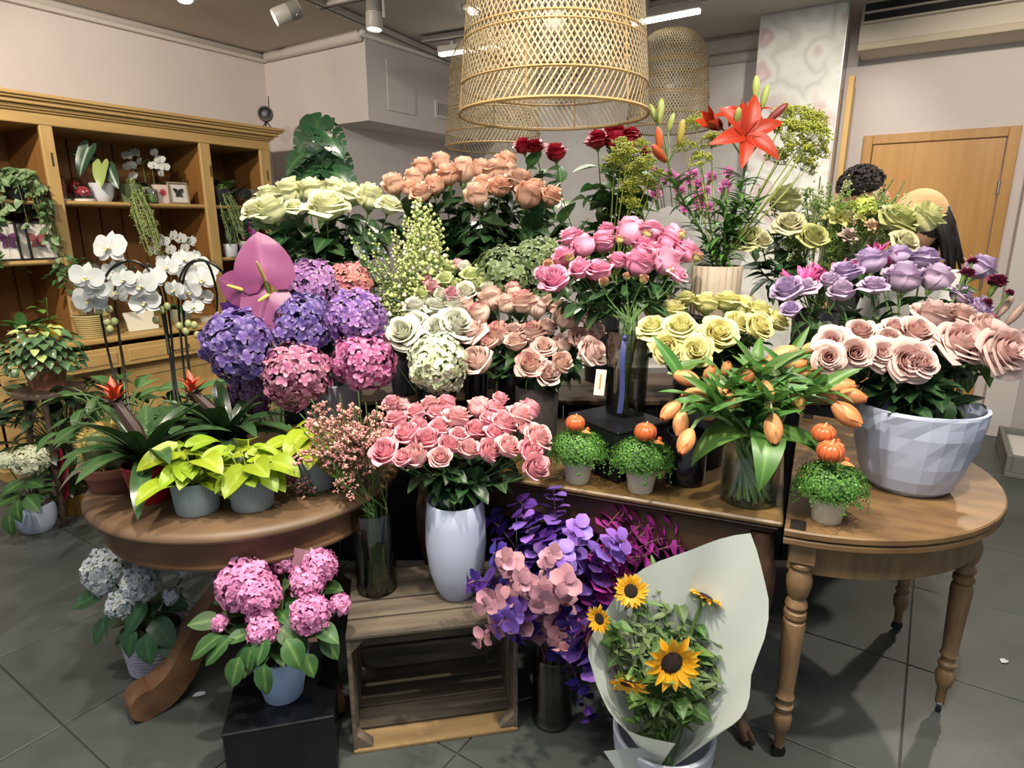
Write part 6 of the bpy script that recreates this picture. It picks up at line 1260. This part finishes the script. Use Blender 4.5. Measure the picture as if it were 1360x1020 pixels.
orchidpot(shelfp(225, 4.60, ZW), 'large white orchid on the hutch worktop behind the arched ones', [(-.10, 0, .62), (-.05, -.02, .60), (.02, 0, .64), (.08, -.02, .62), (-.12, -.03, .54), (0, -.03, .54), (.06, -.03, .50), (.10, -.02, .55), (.02, -.05, .45), (.12, -.03, .45), (.08, -.04, .40), (-.06, -.04, .47), (.14, 0, .60), (.16, -.02, .50)], orw, MATS['pot_clear'], .11)
orchidpot(shelfp(326, 4.70, 1.26), 'magenta orchid in the narrow bay of the hutch', [(-.04, -.04, .20), (.02, -.05, .22), (.06, -.04, .19), (0, -.05, .15), (.05, -.05, .14), (-.03, -.05, .10), (.03, -.05, .26)], M('orchid_magenta', '#9c3489', .5, rand=.15, trans=.15), M('pot_pale', '#c6c2bc', .5), .07, .15)
single('white_pot', MB().lathe(cup(.045, .055, .10, .004), 28).mesh('pot', (), True, 40), MATS['pot_white'], 'small empty white pot in the narrow bay', 'pot', shelfp(303, 4.70, 1.26))
r = potted('leafy_plant', 'broad leaved green plant on the top shelf of the narrow bay', 'potted plant', shelfp(303, 4.92, ZS), shelf_pot, MATS['dark_pot'])
for k in range(8): a = k * .8; obj('leaf', PEP[0], M('broad_leaf', '#5f8a3a', .4, rand=.4), r, ydir((0, 0, .11), (math.cos(a), math.sin(a), 1.0), (0, 0, 1), .18))
# cut glass bowl
vessel('cut_glass_bowl', 'wide cut glass bowl on the top shelf of the narrow bay', 'bowl', shelfp(322, 4.80, ZS), cup(.06, .15, .13, .006, belly=[(.3, .11), (.7, .14)]), M('cut_glass', '#b9b09c', glass=.3), 48, lambda t, j, z: 1 + .02 * math.sin(24 * t + z * 90))
# candle jar, flower box, butterfly frames
p = shelfp(207, 4.70, ZS); r = root('candle_jar', 'green candle in a small lidded glass jar', 'candle', p); obj('jar', MB().lathe(cup(.038, .038, .09, .003), 24).mesh('jar'), domeg, r); obj('candle', MB().lathe([(0, .005), (.033, .005), (.033, .06), (0, .06)], 20).mesh('c'), M('candle_green', '#7f9a45', .5), r); obj('lid', MB().lathe([(0, .10), (.012, .115), (.014, .1), (.04, .096), (.04, .088), (0, .088)], 20).mesh('l'), domeg, r)
fw = lambda: None
p = shelfp(219, 4.74, ZS); r = root('flower_box', 'pale gift box printed with a red flower', 'gift box', p, rz=AX); obj('box', MB().box(-.045, .045, -.03, .03, 0, .13, .003).mesh('b', (), False), M('box_pale', '#cdb9ae', .6), r)
mb = MB()
for k in range(12): a = k * .524; mb.merge(leaf_mb('lance', .011, 0, 0, 0, 2, 4, .032), ydir((0, -.031, .075), (math.cos(a), 0, math.sin(a)), (0, -1, 0)))
obj('printed_flower', mb.mesh('pf'), M('print_red', '#b5434c', .6), r)
def bfly_mb():
    mb = MB()
    for s in (1, -1):
        mb.merge(leaf_mb('ovate', .40, 0, .05, 0, 4, 5, .6), ydir((0, 0, 0), (s * .8, .6, .1), (0, 0, 1))); mb.merge(leaf_mb('ovate', .32, 0, .05, 0, 4, 5, .42), ydir((0, -.03, 0), (s * .7, -.6, .1), (0, 0, 1)))
    mb.tube([(0, -.2, .02), (0, .2, .02)], .025, 6, 1); return mb
BFL = bfly_mb().mesh('butterfly', (None, M('bfly_body', '#1c1614', .7)), True, 180)
def frame(loc, w_, h_, lb, bm, fm, rz=AX, tilt=.12):
    r = root('butterfly_frame', lb, 'picture frame', loc, rz=rz); Mx = Matrix.Rotation(-tilt, 4, 'X'); t = .012
    mb = MB().box(-w_ / 2, w_ / 2, -.012, .008, 0, t, .002).box(-w_ / 2, w_ / 2, -.012, .008, h_ - t, h_, .002).box(-w_ / 2, -w_ / 2 + t, -.012, .008, t, h_ - t, .002).box(w_ / 2 - t, w_ / 2, -.012, .008, t, h_ - t, .002)
    obj('frame', mb.mesh('f', (), False), fm, r, Mx); obj('backing', MB().box(-w_ / 2 + t, w_ / 2 - t, 0, .006, t, h_ - t).mesh('b', (), False), M('mount_white', '#c9c6be', .7), r, Mx); obj('butterfly', BFL, bm, r, Mx @ T((0, -.004, h_ * .5)) @ Matrix.Rotation(math.pi / 2, 4, 'X') @ Matrix.Diagonal((w_ * .55, w_ * .6, w_ * .5, 1)))
blf = M('frame_black', '#15130f', .5)
frame(shelfp(8, 4.74, 1.29), .22, .24, 'dark framed purple butterfly under the ivy', M('bfly_purple', '#6a3a68', .6, rand=0), blf); frame(shelfp(47, 4.74, 1.29), .22, .24, 'dark framed red butterfly beside the post', M('bfly_red', '#8a4a48', .6), blf); frame(shelfp(243, 4.72, ZS), .15, .155, 'framed black butterfly on the middle bay shelf', M('bfly_black', '#2a2824', .6), M('frame_taupe', '#8a7a64', .5))
frame(shelfp(100, 4.8, ZW) + Vector((0, 0, .0)), .26, .46, 'tall pale framed butterfly print behind the basket pot', MATS['bfly_red'], MATS['frame_taupe'])
# worktop: basket shrub, yellow pot, terracotta, books
bk = shelfp(100, 4.56, ZW); r = potted('shrub', 'green shrub in a yellow woven basket pot on the hutch worktop', 'potted plant', bk, basketpot(.075, .105, .15), M('basket_straw', '#a89660', .7), (.095, .14))
obj('trunk', MB().tube([(0, 0, .13), (.01, .01, .25), (-.01, 0, .38)], [.022, .018, .012], 8).mesh('tr'), M('bark', '#5f4a35', .9, bump=.5), r); random.seed(47)
for k in range(90): a = k * 2.4; q = math.sqrt((k + .5) / 90) * .15; obj('leaf', ROSE_LEAF[k % 3], M('shrub_leaf', '#33572b', .4, rand=.5), r, ydir((math.cos(a) * q - .03, math.sin(a) * q, .36 + .12 * (1 - (q / .15) ** 2) + ru(-.06, .05)), (math.cos(a), math.sin(a), ru(-.3, .7)), (0, 0, 1), .055))
yp = shelfp(40, 4.56, ZW); r = potted('small_orchid', 'young plant in a bright yellow pot on the hutch worktop', 'potted plant', yp, MB().lathe(cup(.045, .07, .11, .004, .01), 8).mesh('pot', (), True, 30), M('pot_yellow', '#c9a21c', .5), (.06, .095))
for k in range(5): a = k * 1.3; obj('leaf', PEP[k % 2], M('broad_leaf', '#5f8a3a'), r, ydir((math.cos(a) * .03, math.sin(a) * .03, .11 + .035 * k), (math.cos(a), math.sin(a), .6), (0, 0, 1), .07))
obj('stem', MB().tube([(0, 0, .1), (.02, 0, .28)], .003, 5).mesh('s'), stem_g, r)
tp_ = shelfp(4, 4.58, ZW); r = potted('strap_leaf_plant', 'strap leaved plant in a pale terracotta pot on the worktop', 'potted plant', tp_, tc_pot(.05, .07, .10), M('terracotta_pale', '#a87a58', .8), (.062, .085))
for k in range(9): a = k * .75; obj('leaf', LONG[k % 3], M('shrub_leaf', '#33572b'), r, ydir((0, 0, .09), (math.cos(a), math.sin(a), .8), (0, 0, 1), .26, .3))
for u, w_, h_, t_, lb, c_, til in ((172, .2, .14, .018, 'white greeting book lying open on the hutch worktop', '#c9c4ae', .45), (272, .17, .035, .14, 'stack like white book on the worktop near the purple box', '#bdb6a6', 0)):
    p = shelfp(u, 4.55, ZW); r = root('book', lb, 'book', p, rz=AX); Mx = Matrix.Rotation(-til, 4, 'X'); obj('cover', MB().box(-w_ / 2, w_ / 2, -t_ / 2, t_ / 2, 0, h_, .002).mesh('c', (), False), M('cover' + c_, c_, .6), r, Mx); obj('pages', MB().box(-w_ / 2 + .004, w_ / 2 + .002, -t_ / 2 + .003, t_ / 2 - .003, .004, h_ + .001).mesh('p', (), False), M('pages', '#d8d3c4', .8), r, Mx)
p = shelfp(296, 4.58, ZW); r = root('purple_box', 'small purple gift box on the end of the worktop', 'gift box', p, rz=AX); obj('box', MB().box(-.06, .06, -.05, .05, 0, .1, .003).mesh('b', (), False), M('box_purple', '#4e2a80', .5), r); obj('lid', MB().box(-.063, .063, -.053, .053, .1, .125, .003).mesh('l', (), False), MATS['box_purple'], r)
single('orange_heart', MB().ball((0, 0, .05), .05, 12, 8, sx=1.1, sy=.5).mesh('h'), M('heart_red', '#c2452c', .4), 'red orange heart ornament behind the arched orchids', 'ornament', shelfp(166, 4.75, ZW))
# black tripod ornament on the cornice
p = PB(354, 166, 4.72); p = Vector((p.x, p.y, 2.262)); r = root('tripod_ornament', 'small black film projector lamp ornament on top of the hutch', 'ornament', p)
bo = M('ornament_black', '#14140f', .4)
for k in range(3): a = k * 2.1; obj('leg', MB().tube([(0, 0, .07), (.05 * math.cos(a), .05 * math.sin(a), 0)], .005, 6).mesh('l'), bo, r)
obj('head', MB().lathe([(0, -.03), (.05, -.03), (.06, 0), (.06, .03), (.045, .03), (.04, .01), (0, .01)], 24).mesh('h'), bo, r, zdir((0, 0, .12), (.3, -1, .1))); obj('rod', MB().tube([(.03, 0, .12), (.035, 0, .26)], .004, 6).mesh('r'), bo, r); obj('lens', MB().ball((0, -.012, .12), .028, 10, 6).mesh('ln'), M('lens_grey', '#6d7078', .2), r)
# ================================================================== monstera
def monst_mb():
    mb = leaf_mb('heart', 1.05, .7, .05, .03, 20, 30); keep = []
    for q in range(len(mb.f)):
        j_, i_ = divmod(q, 20); u = abs((i_ + .5) / 10 - 1)
        if u > .36 and j_ > 3 and (j_ + 4 * u) % 5 < 1.0: continue
        keep.append(mb.f[q])
    mb.f = keep; mb.m = [0] * len(keep); return mb
MON = monst_mb().mesh('leaf', (), True, 180); mom = M('monstera_leaf', '#24452a', .3, rim='#3c6238', rand=.45, coat=.2)
mp_ = R(3.62, 4.62, 0); mp_ = D(425, 300, 3.75); mp_ = Vector((mp_.x, 3.75, 0)); r = potted('monstera', 'tall monstera with split leaves standing beside the hutch', 'potted plant', mp_, MB().lathe(cup(.13, .17, .34, .006), 32).mesh('pot', (), True, 40), MATS['dark_pot'], (.16, .31)); o = T(-mp_)
random.seed(48)
for u, v, s, d in [(405,178,60,(-.6,-.5,-.6)),(440,182,55,(.7,-.4,-.5)),(425,205,60,(.15,-.8,-.5)),(395,205,56,(-.8,-.5,-.5)),(450,215,54,(.8,-.5,-.5)),(405,230,56,(-.4,-.8,-.6)),(445,238,58,(.4,-.8,-.6)),(420,185,50,(0,-.3,-.7)),(385,240,48,(-.8,-.4,-.6)),(425,250,54,(0,-.9,-.5)),(460,240,46,(.9,-.3,-.6)),(372,245,30,(-.9,0,-.1))]:
    p = D(u, v, ru(3.6, 3.8)); S = px2m(p, s) * 1.0; dd = Vector(d).normalized(); obj('leaf', MON, mom, r, o @ ydir(p - dd * S * .45, dd, (dd.x * .4, -.7, .8), S)); q = p - dd * S * .45 - mp_; obj('petiole', MB().tube(bez(Vector((0, 0, .3)), Vector((0, .02, 1.0)), q + Vector((0, .05, -.1)), q, 8), .006, 6).mesh('pt'), M('monstera_stem', '#3f5a32', .5), r)
# ================================================================== wrapped pink bouquet at the back
wb_ = Vector((.95, 3.35, .785)); cnt = root('work_counter', 'white work counter behind the rear bench', 'counter', (.35, 3.2, 0))
obj('worktop', MB().box(0, 1.15, 0, .5, .745, .785, .004).mesh('w', (), False), M('counter_white', '#cfcbc6', .5), cnt); obj('body', MB().box(.03, 1.12, .03, .47, 0, .745, .003).mesh('b', (), False), M('counter_white', '#cfcbc6'), cnt)
pw = root('bouquet_wrap', 'pale paper wrap of the pink bouquet behind the lilies', 'wrapping paper', wb_)
def cone(u, v): a = u * math.pi; z = .76 * v; q = .05 + .27 * v; return Vector((q * math.cos(a) * (1 + .06 * math.sin(9 * a) * v), q * math.sin(a) * .6, z + .05 * math.sin(5 * a) * v))
obj('paper_cone', MB().sheet(cone, 40, 8).mesh('pc', (), True, 180), M('wrap_white', '#d3d2d0', .6, trans=.3), pw)
random.seed(49)
for k in range(22):
    u, v = ru(862, 968), ru(232, 262) if k < 16 else ru(262, 285); p = D(u, v, ru(3.2, 3.45)); b = wb_ + Vector((ru(-.02, .02), ru(-.02, .02), .02)); r = root('pink_bloom', 'small bright pink bloom in the wrapped bouquet behind the lilies', 'flower', b, 'pink blooms in the rear bouquet')
    obj('bloom', random.choice(CARN), M('bloom_pink', '#d98ac0', .55, rand=.2, trans=.2), r, T(-b) @ zdir(p, (ru(-.4, .4), -.5, 1), .075)); obj('stem', MB().tube([Vector(), p - b], .0025, 4).mesh('s'), stem_g, r)
# ================================================================== people behind the flowers
def person(lb, base, head, facing, shirt, trousers, hair_fn, skin, lean=0, cap=None):
    r = root('person', lb, 'person', base); sk = M('skin_' + skin, skin, .6); h = head - base; d = Vector((math.cos(facing), math.sin(facing), 0)); sd = Vector((-d.y, d.x, 0))
    hip = Vector((0, 0, .92)); nk = h - Vector((0, 0, .17)) - d * .03; ch = hip + (nk - hip) * .72; sh = nk - Vector((0, 0, .06))
    P = [hip, hip + (ch - hip) * .5, ch, nk - Vector((0, 0, .03)), nk + Vector((0, 0, .05))]; rad = [(.15, .12), (.14, .11), (.17, .12), (.065, .06), (.052, .052)]; E = [(0, 1), (1, 2), (2, 3), (3, 4)]
    for s in (1, -1):
        b0 = len(P); P += [sh + sd * s * .17, sh + sd * s * .21 - Vector((0, 0, .27)) + d * .06, sh + sd * s * .17 - Vector((0, 0, .40)) + d * .27]; rad += [(.06, .06), (.045, .045), (.034, .034)]; E += [(2, b0), (b0, b0 + 1), (b0 + 1, b0 + 2)]
        b0 = len(P); P += [hip + sd * s * .09 - Vector((0, 0, .08)), Vector(sd * s * .1 + Vector((0, 0, .48)) + d * .02), sd * s * .1 + Vector((0, 0, .09)), sd * s * .11 + d * .13 + Vector((0, 0, .045))]; rad += [(.09, .09), (.06, .06), (.045, .045), (.04, .035)]; E += [(0, b0), (b0, b0 + 1), (b0 + 1, b0 + 2), (b0 + 2, b0 + 3)]
    me = bpy.data.meshes.new('body'); me.from_pydata(P, E, []); o_ = bpy.data.objects.new('body', me); COL.objects.link(o_); o_.parent = r
    m = o_.modifiers.new('skin', 'SKIN'); m.use_smooth_shade = True
    for i, v in enumerate(me.skin_vertices[0].data): v.radius = rad[i]; v.use_root = (i == 0)
    s_ = o_.modifiers.new('sub', 'SUBSURF'); s_.levels = 2; s_.render_levels = 2
    cm_ = bpy.data.materials.new('clothes'); cm_.use_nodes = True; nt = cm_.node_tree; ge = nt.nodes.new('ShaderNodeTexCoord'); sp = nt.nodes.new('ShaderNodeSeparateXYZ'); nt.links.new(ge.outputs['Object'], sp.inputs[0])
    c1 = mixn(nt, mathn(nt, 'GREATER_THAN', sp.outputs[2], .90), lin(trousers), lin(shirt)); c2 = mixn(nt, mathn(nt, 'GREATER_THAN', sp.outputs[2], nk.z - .0), c1, lin(skin)); nt.links.new(c2, nt.nodes['Principled BSDF'].inputs['Base Color']); nt.nodes['Principled BSDF'].inputs['Roughness'].default_value = .85; me.materials.append(cm_)
    # hands with five fingers
    for s in (1, -1):
        w0 = sh + sd * s * .17 - Vector((0, 0, .40)) + d * .27; mb = MB(); mb.ball(w0 + d * .05, .042, 10, 8, sx=1, sy=1, sz=.5)
        for k in range(4): f0 = w0 + d * .075 + sd * (k - 1.5) * .018; L = (.06, .072, .068, .052)[k]; mb.tube([f0, f0 + d * L * .5 - Vector((0, 0, .006)), f0 + d * L - Vector((0, 0, .028))], [.009, .0085, .006], 6)
        t0 = w0 + d * .03 - sd * s * .035; mb.tube([t0, t0 + d * .03 - sd * s * .018, t0 + d * .055 - sd * s * .02 - Vector((0, 0, .01))], [.011, .010, .007], 6); obj('hand', mb.mesh('hand'), sk, r)
    # head with face
    mb = MB()
    def hd(u, v):
        a = u * math.pi; ph = -math.pi / 2 + math.pi * v; q = math.cos(ph); z = math.sin(ph); x = q * math.cos(a); y = q * math.sin(a)
        rx = .098 + (.012 if z < -.2 else 0) - .02 * max(0, -z); ry = .076 - .018 * max(0, -z) ** 1.3; return Vector((x * rx, y * ry, z * .118))
    mb.sheet(hd, 24, 16, wrap=True); mb.tube([(.095, 0, .015), (.115, 0, -.02), (.1, 0, -.03)], [.009, .015, .012], 8)
    for s in (1, -1): mb.ball((-.005, s * .078, -.005), .03, 8, 6, 0, sx=.6, sy=.35, sz=1)
    Mh = T(h) @ Matrix.Rotation(facing, 4, 'Z') @ Matrix.Rotation(lean, 4, 'Y'); hd_o = obj('head', mb.mesh('head', (), True, 180), sk, r, Mh)
    for s in (1, -1): obj('eye', MB().ball((.086, s * .032, .012), .011, 8, 6).mesh('eye'), M('eye_dark', '#2b211c', .3), hd_o); obj('eyebrow', MB().tube([(.093, s * .018, .036), (.09, s * .05, .035)], .004, 5).mesh('br'), M('hair_dark', '#1d1613', .7), hd_o)
    obj('mouth', MB().tube([(.095, -.022, -.055), (.1, 0, -.056), (.095, .022, -.055)], .005, 5).mesh('mo'), M('lip', '#9a5a50', .5), hd_o)
    hair_fn(r, Mh, hd_o); return r
def curly(r, Mh, hd_o):
    random.seed(50); mb = MB(); mb.ball((-.012, 0, .035), .1, 14, 9, sx=1.05, sy=.88, sz=.92)
    for k in range(260):
        z = ru(-.35, 1); a = rnd() * 6.28; q = math.sqrt(1 - z * z); p = Vector((-.015 + q * math.cos(a) * .108, q * math.sin(a) * .09, .035 + z * .098))
        if p.x > .06 and p.z < .07: continue
        n_ = Vector((math.cos(a) * q, math.sin(a) * q, z)); e = n_.orthogonal().normalized(); f = n_.cross(e); t0 = rnd() * 6; mb.tube([p + (e * math.cos(t0 + t) + f * math.sin(t0 + t)) * .012 + n_ * .004 * t * .6 for t in (0, 1.2, 2.4, 3.6, 4.8)], .0055, 5)
    obj('hair', mb.mesh('hair', (), True, 180), M('hair_curly', '#241b16', .6, rand=0), r, Mh)
def longhair(r, Mh, hd_o):
    random.seed(51); mb = MB()
    mb.ball((-.012, 0, .01), .1, 16, 10, sx=1.06, sy=.9, sz=1.0)
    for k in range(46):
        a = math.radians(ru(75, 285)); p0 = Vector((math.cos(a) * .1 - .01, math.sin(a) * .085, ru(-.03, .05))); L = ru(.18, .3)
        mb.tube([p0, p0 + Vector((-.02, math.sin(a) * .012, -L * .4)), p0 + Vector((-.03 + ru(-.02, .02), ru(-.02, .02), -L))], [.016, .014, .004], 6)
    obj('hair', mb.mesh('hair', (), True, 180), M('hair_dark', '#1d1613'), r, Mh)
    mb = MB(); mb.sheet(lambda u, v: Vector((math.cos(u * math.pi) * .116 * math.sin(v * 1.5) - .005, math.sin(u * math.pi) * .1 * math.sin(v * 1.5), .025 + .118 * math.cos(v * 1.5))), 24, 8, wrap=True); obj('cap', mb.mesh('cap', (), True, 180), M('cap_peach', '#cda878', .85, bump=.3, bs=60), r, Mh)
ph = D(1147, 256, 3.5); person('person with short curly dark hair standing behind the flowers in profile', Vector((ph.x, ph.y, 0)), ph, math.radians(-20), '#2b2c30', '#23242a', curly, '#b88a70')
p2 = D(1222, 296, 2.8); person('person in a white top and peach cap with long dark hair bending over', Vector((p2.x + .13, p2.y + .12, 0)), p2, math.radians(200), '#cfd0cc', '#2a2b33', longhair, '#c09078', .35)
# ================================================================== far right floor tray and litter
p = G(1352, 600, 0); r = root('plant_tray', 'low white lined grey tray on the floor past the planter', 'tray', p, rz=AX)
mb = MB().box(-.6, .1, -.5, .12, 0, .03, .004).box(-.6, .1, -.5, -.47, .03, .14, .004).box(-.6, .1, .09, .12, .03, .14, .004).box(-.6, -.57, -.47, .09, .03, .14, .004).box(.07, .1, -.47, .09, .03, .14, .004)
obj('tray_body', mb.mesh('t', (), False), M('tray_grey', '#6f7069', .7), r); obj('liner', MB().box(-.56, .06, -.46, .08, .03, .10, .01).mesh('l', (), False), M('liner_white', '#c9c6c0', .6), r)
PET = leaf('petal', 'ovate', .5, .3, .1, 0, 2, 4)
for u, v, lb in [(255, 925, 'fallen white petal on the floor by the scrolled foot'), (1330, 880, 'fallen pale leaf scrap on the floor beside the table')]:
    single('fallen_petal', PET, M('petal_white', '#c6cbd2', .6), lb, 'petal', (0, 0, 0), None, ydir(G(u, v, .004), (1, .6, 0), (0, 0, 1), .05))
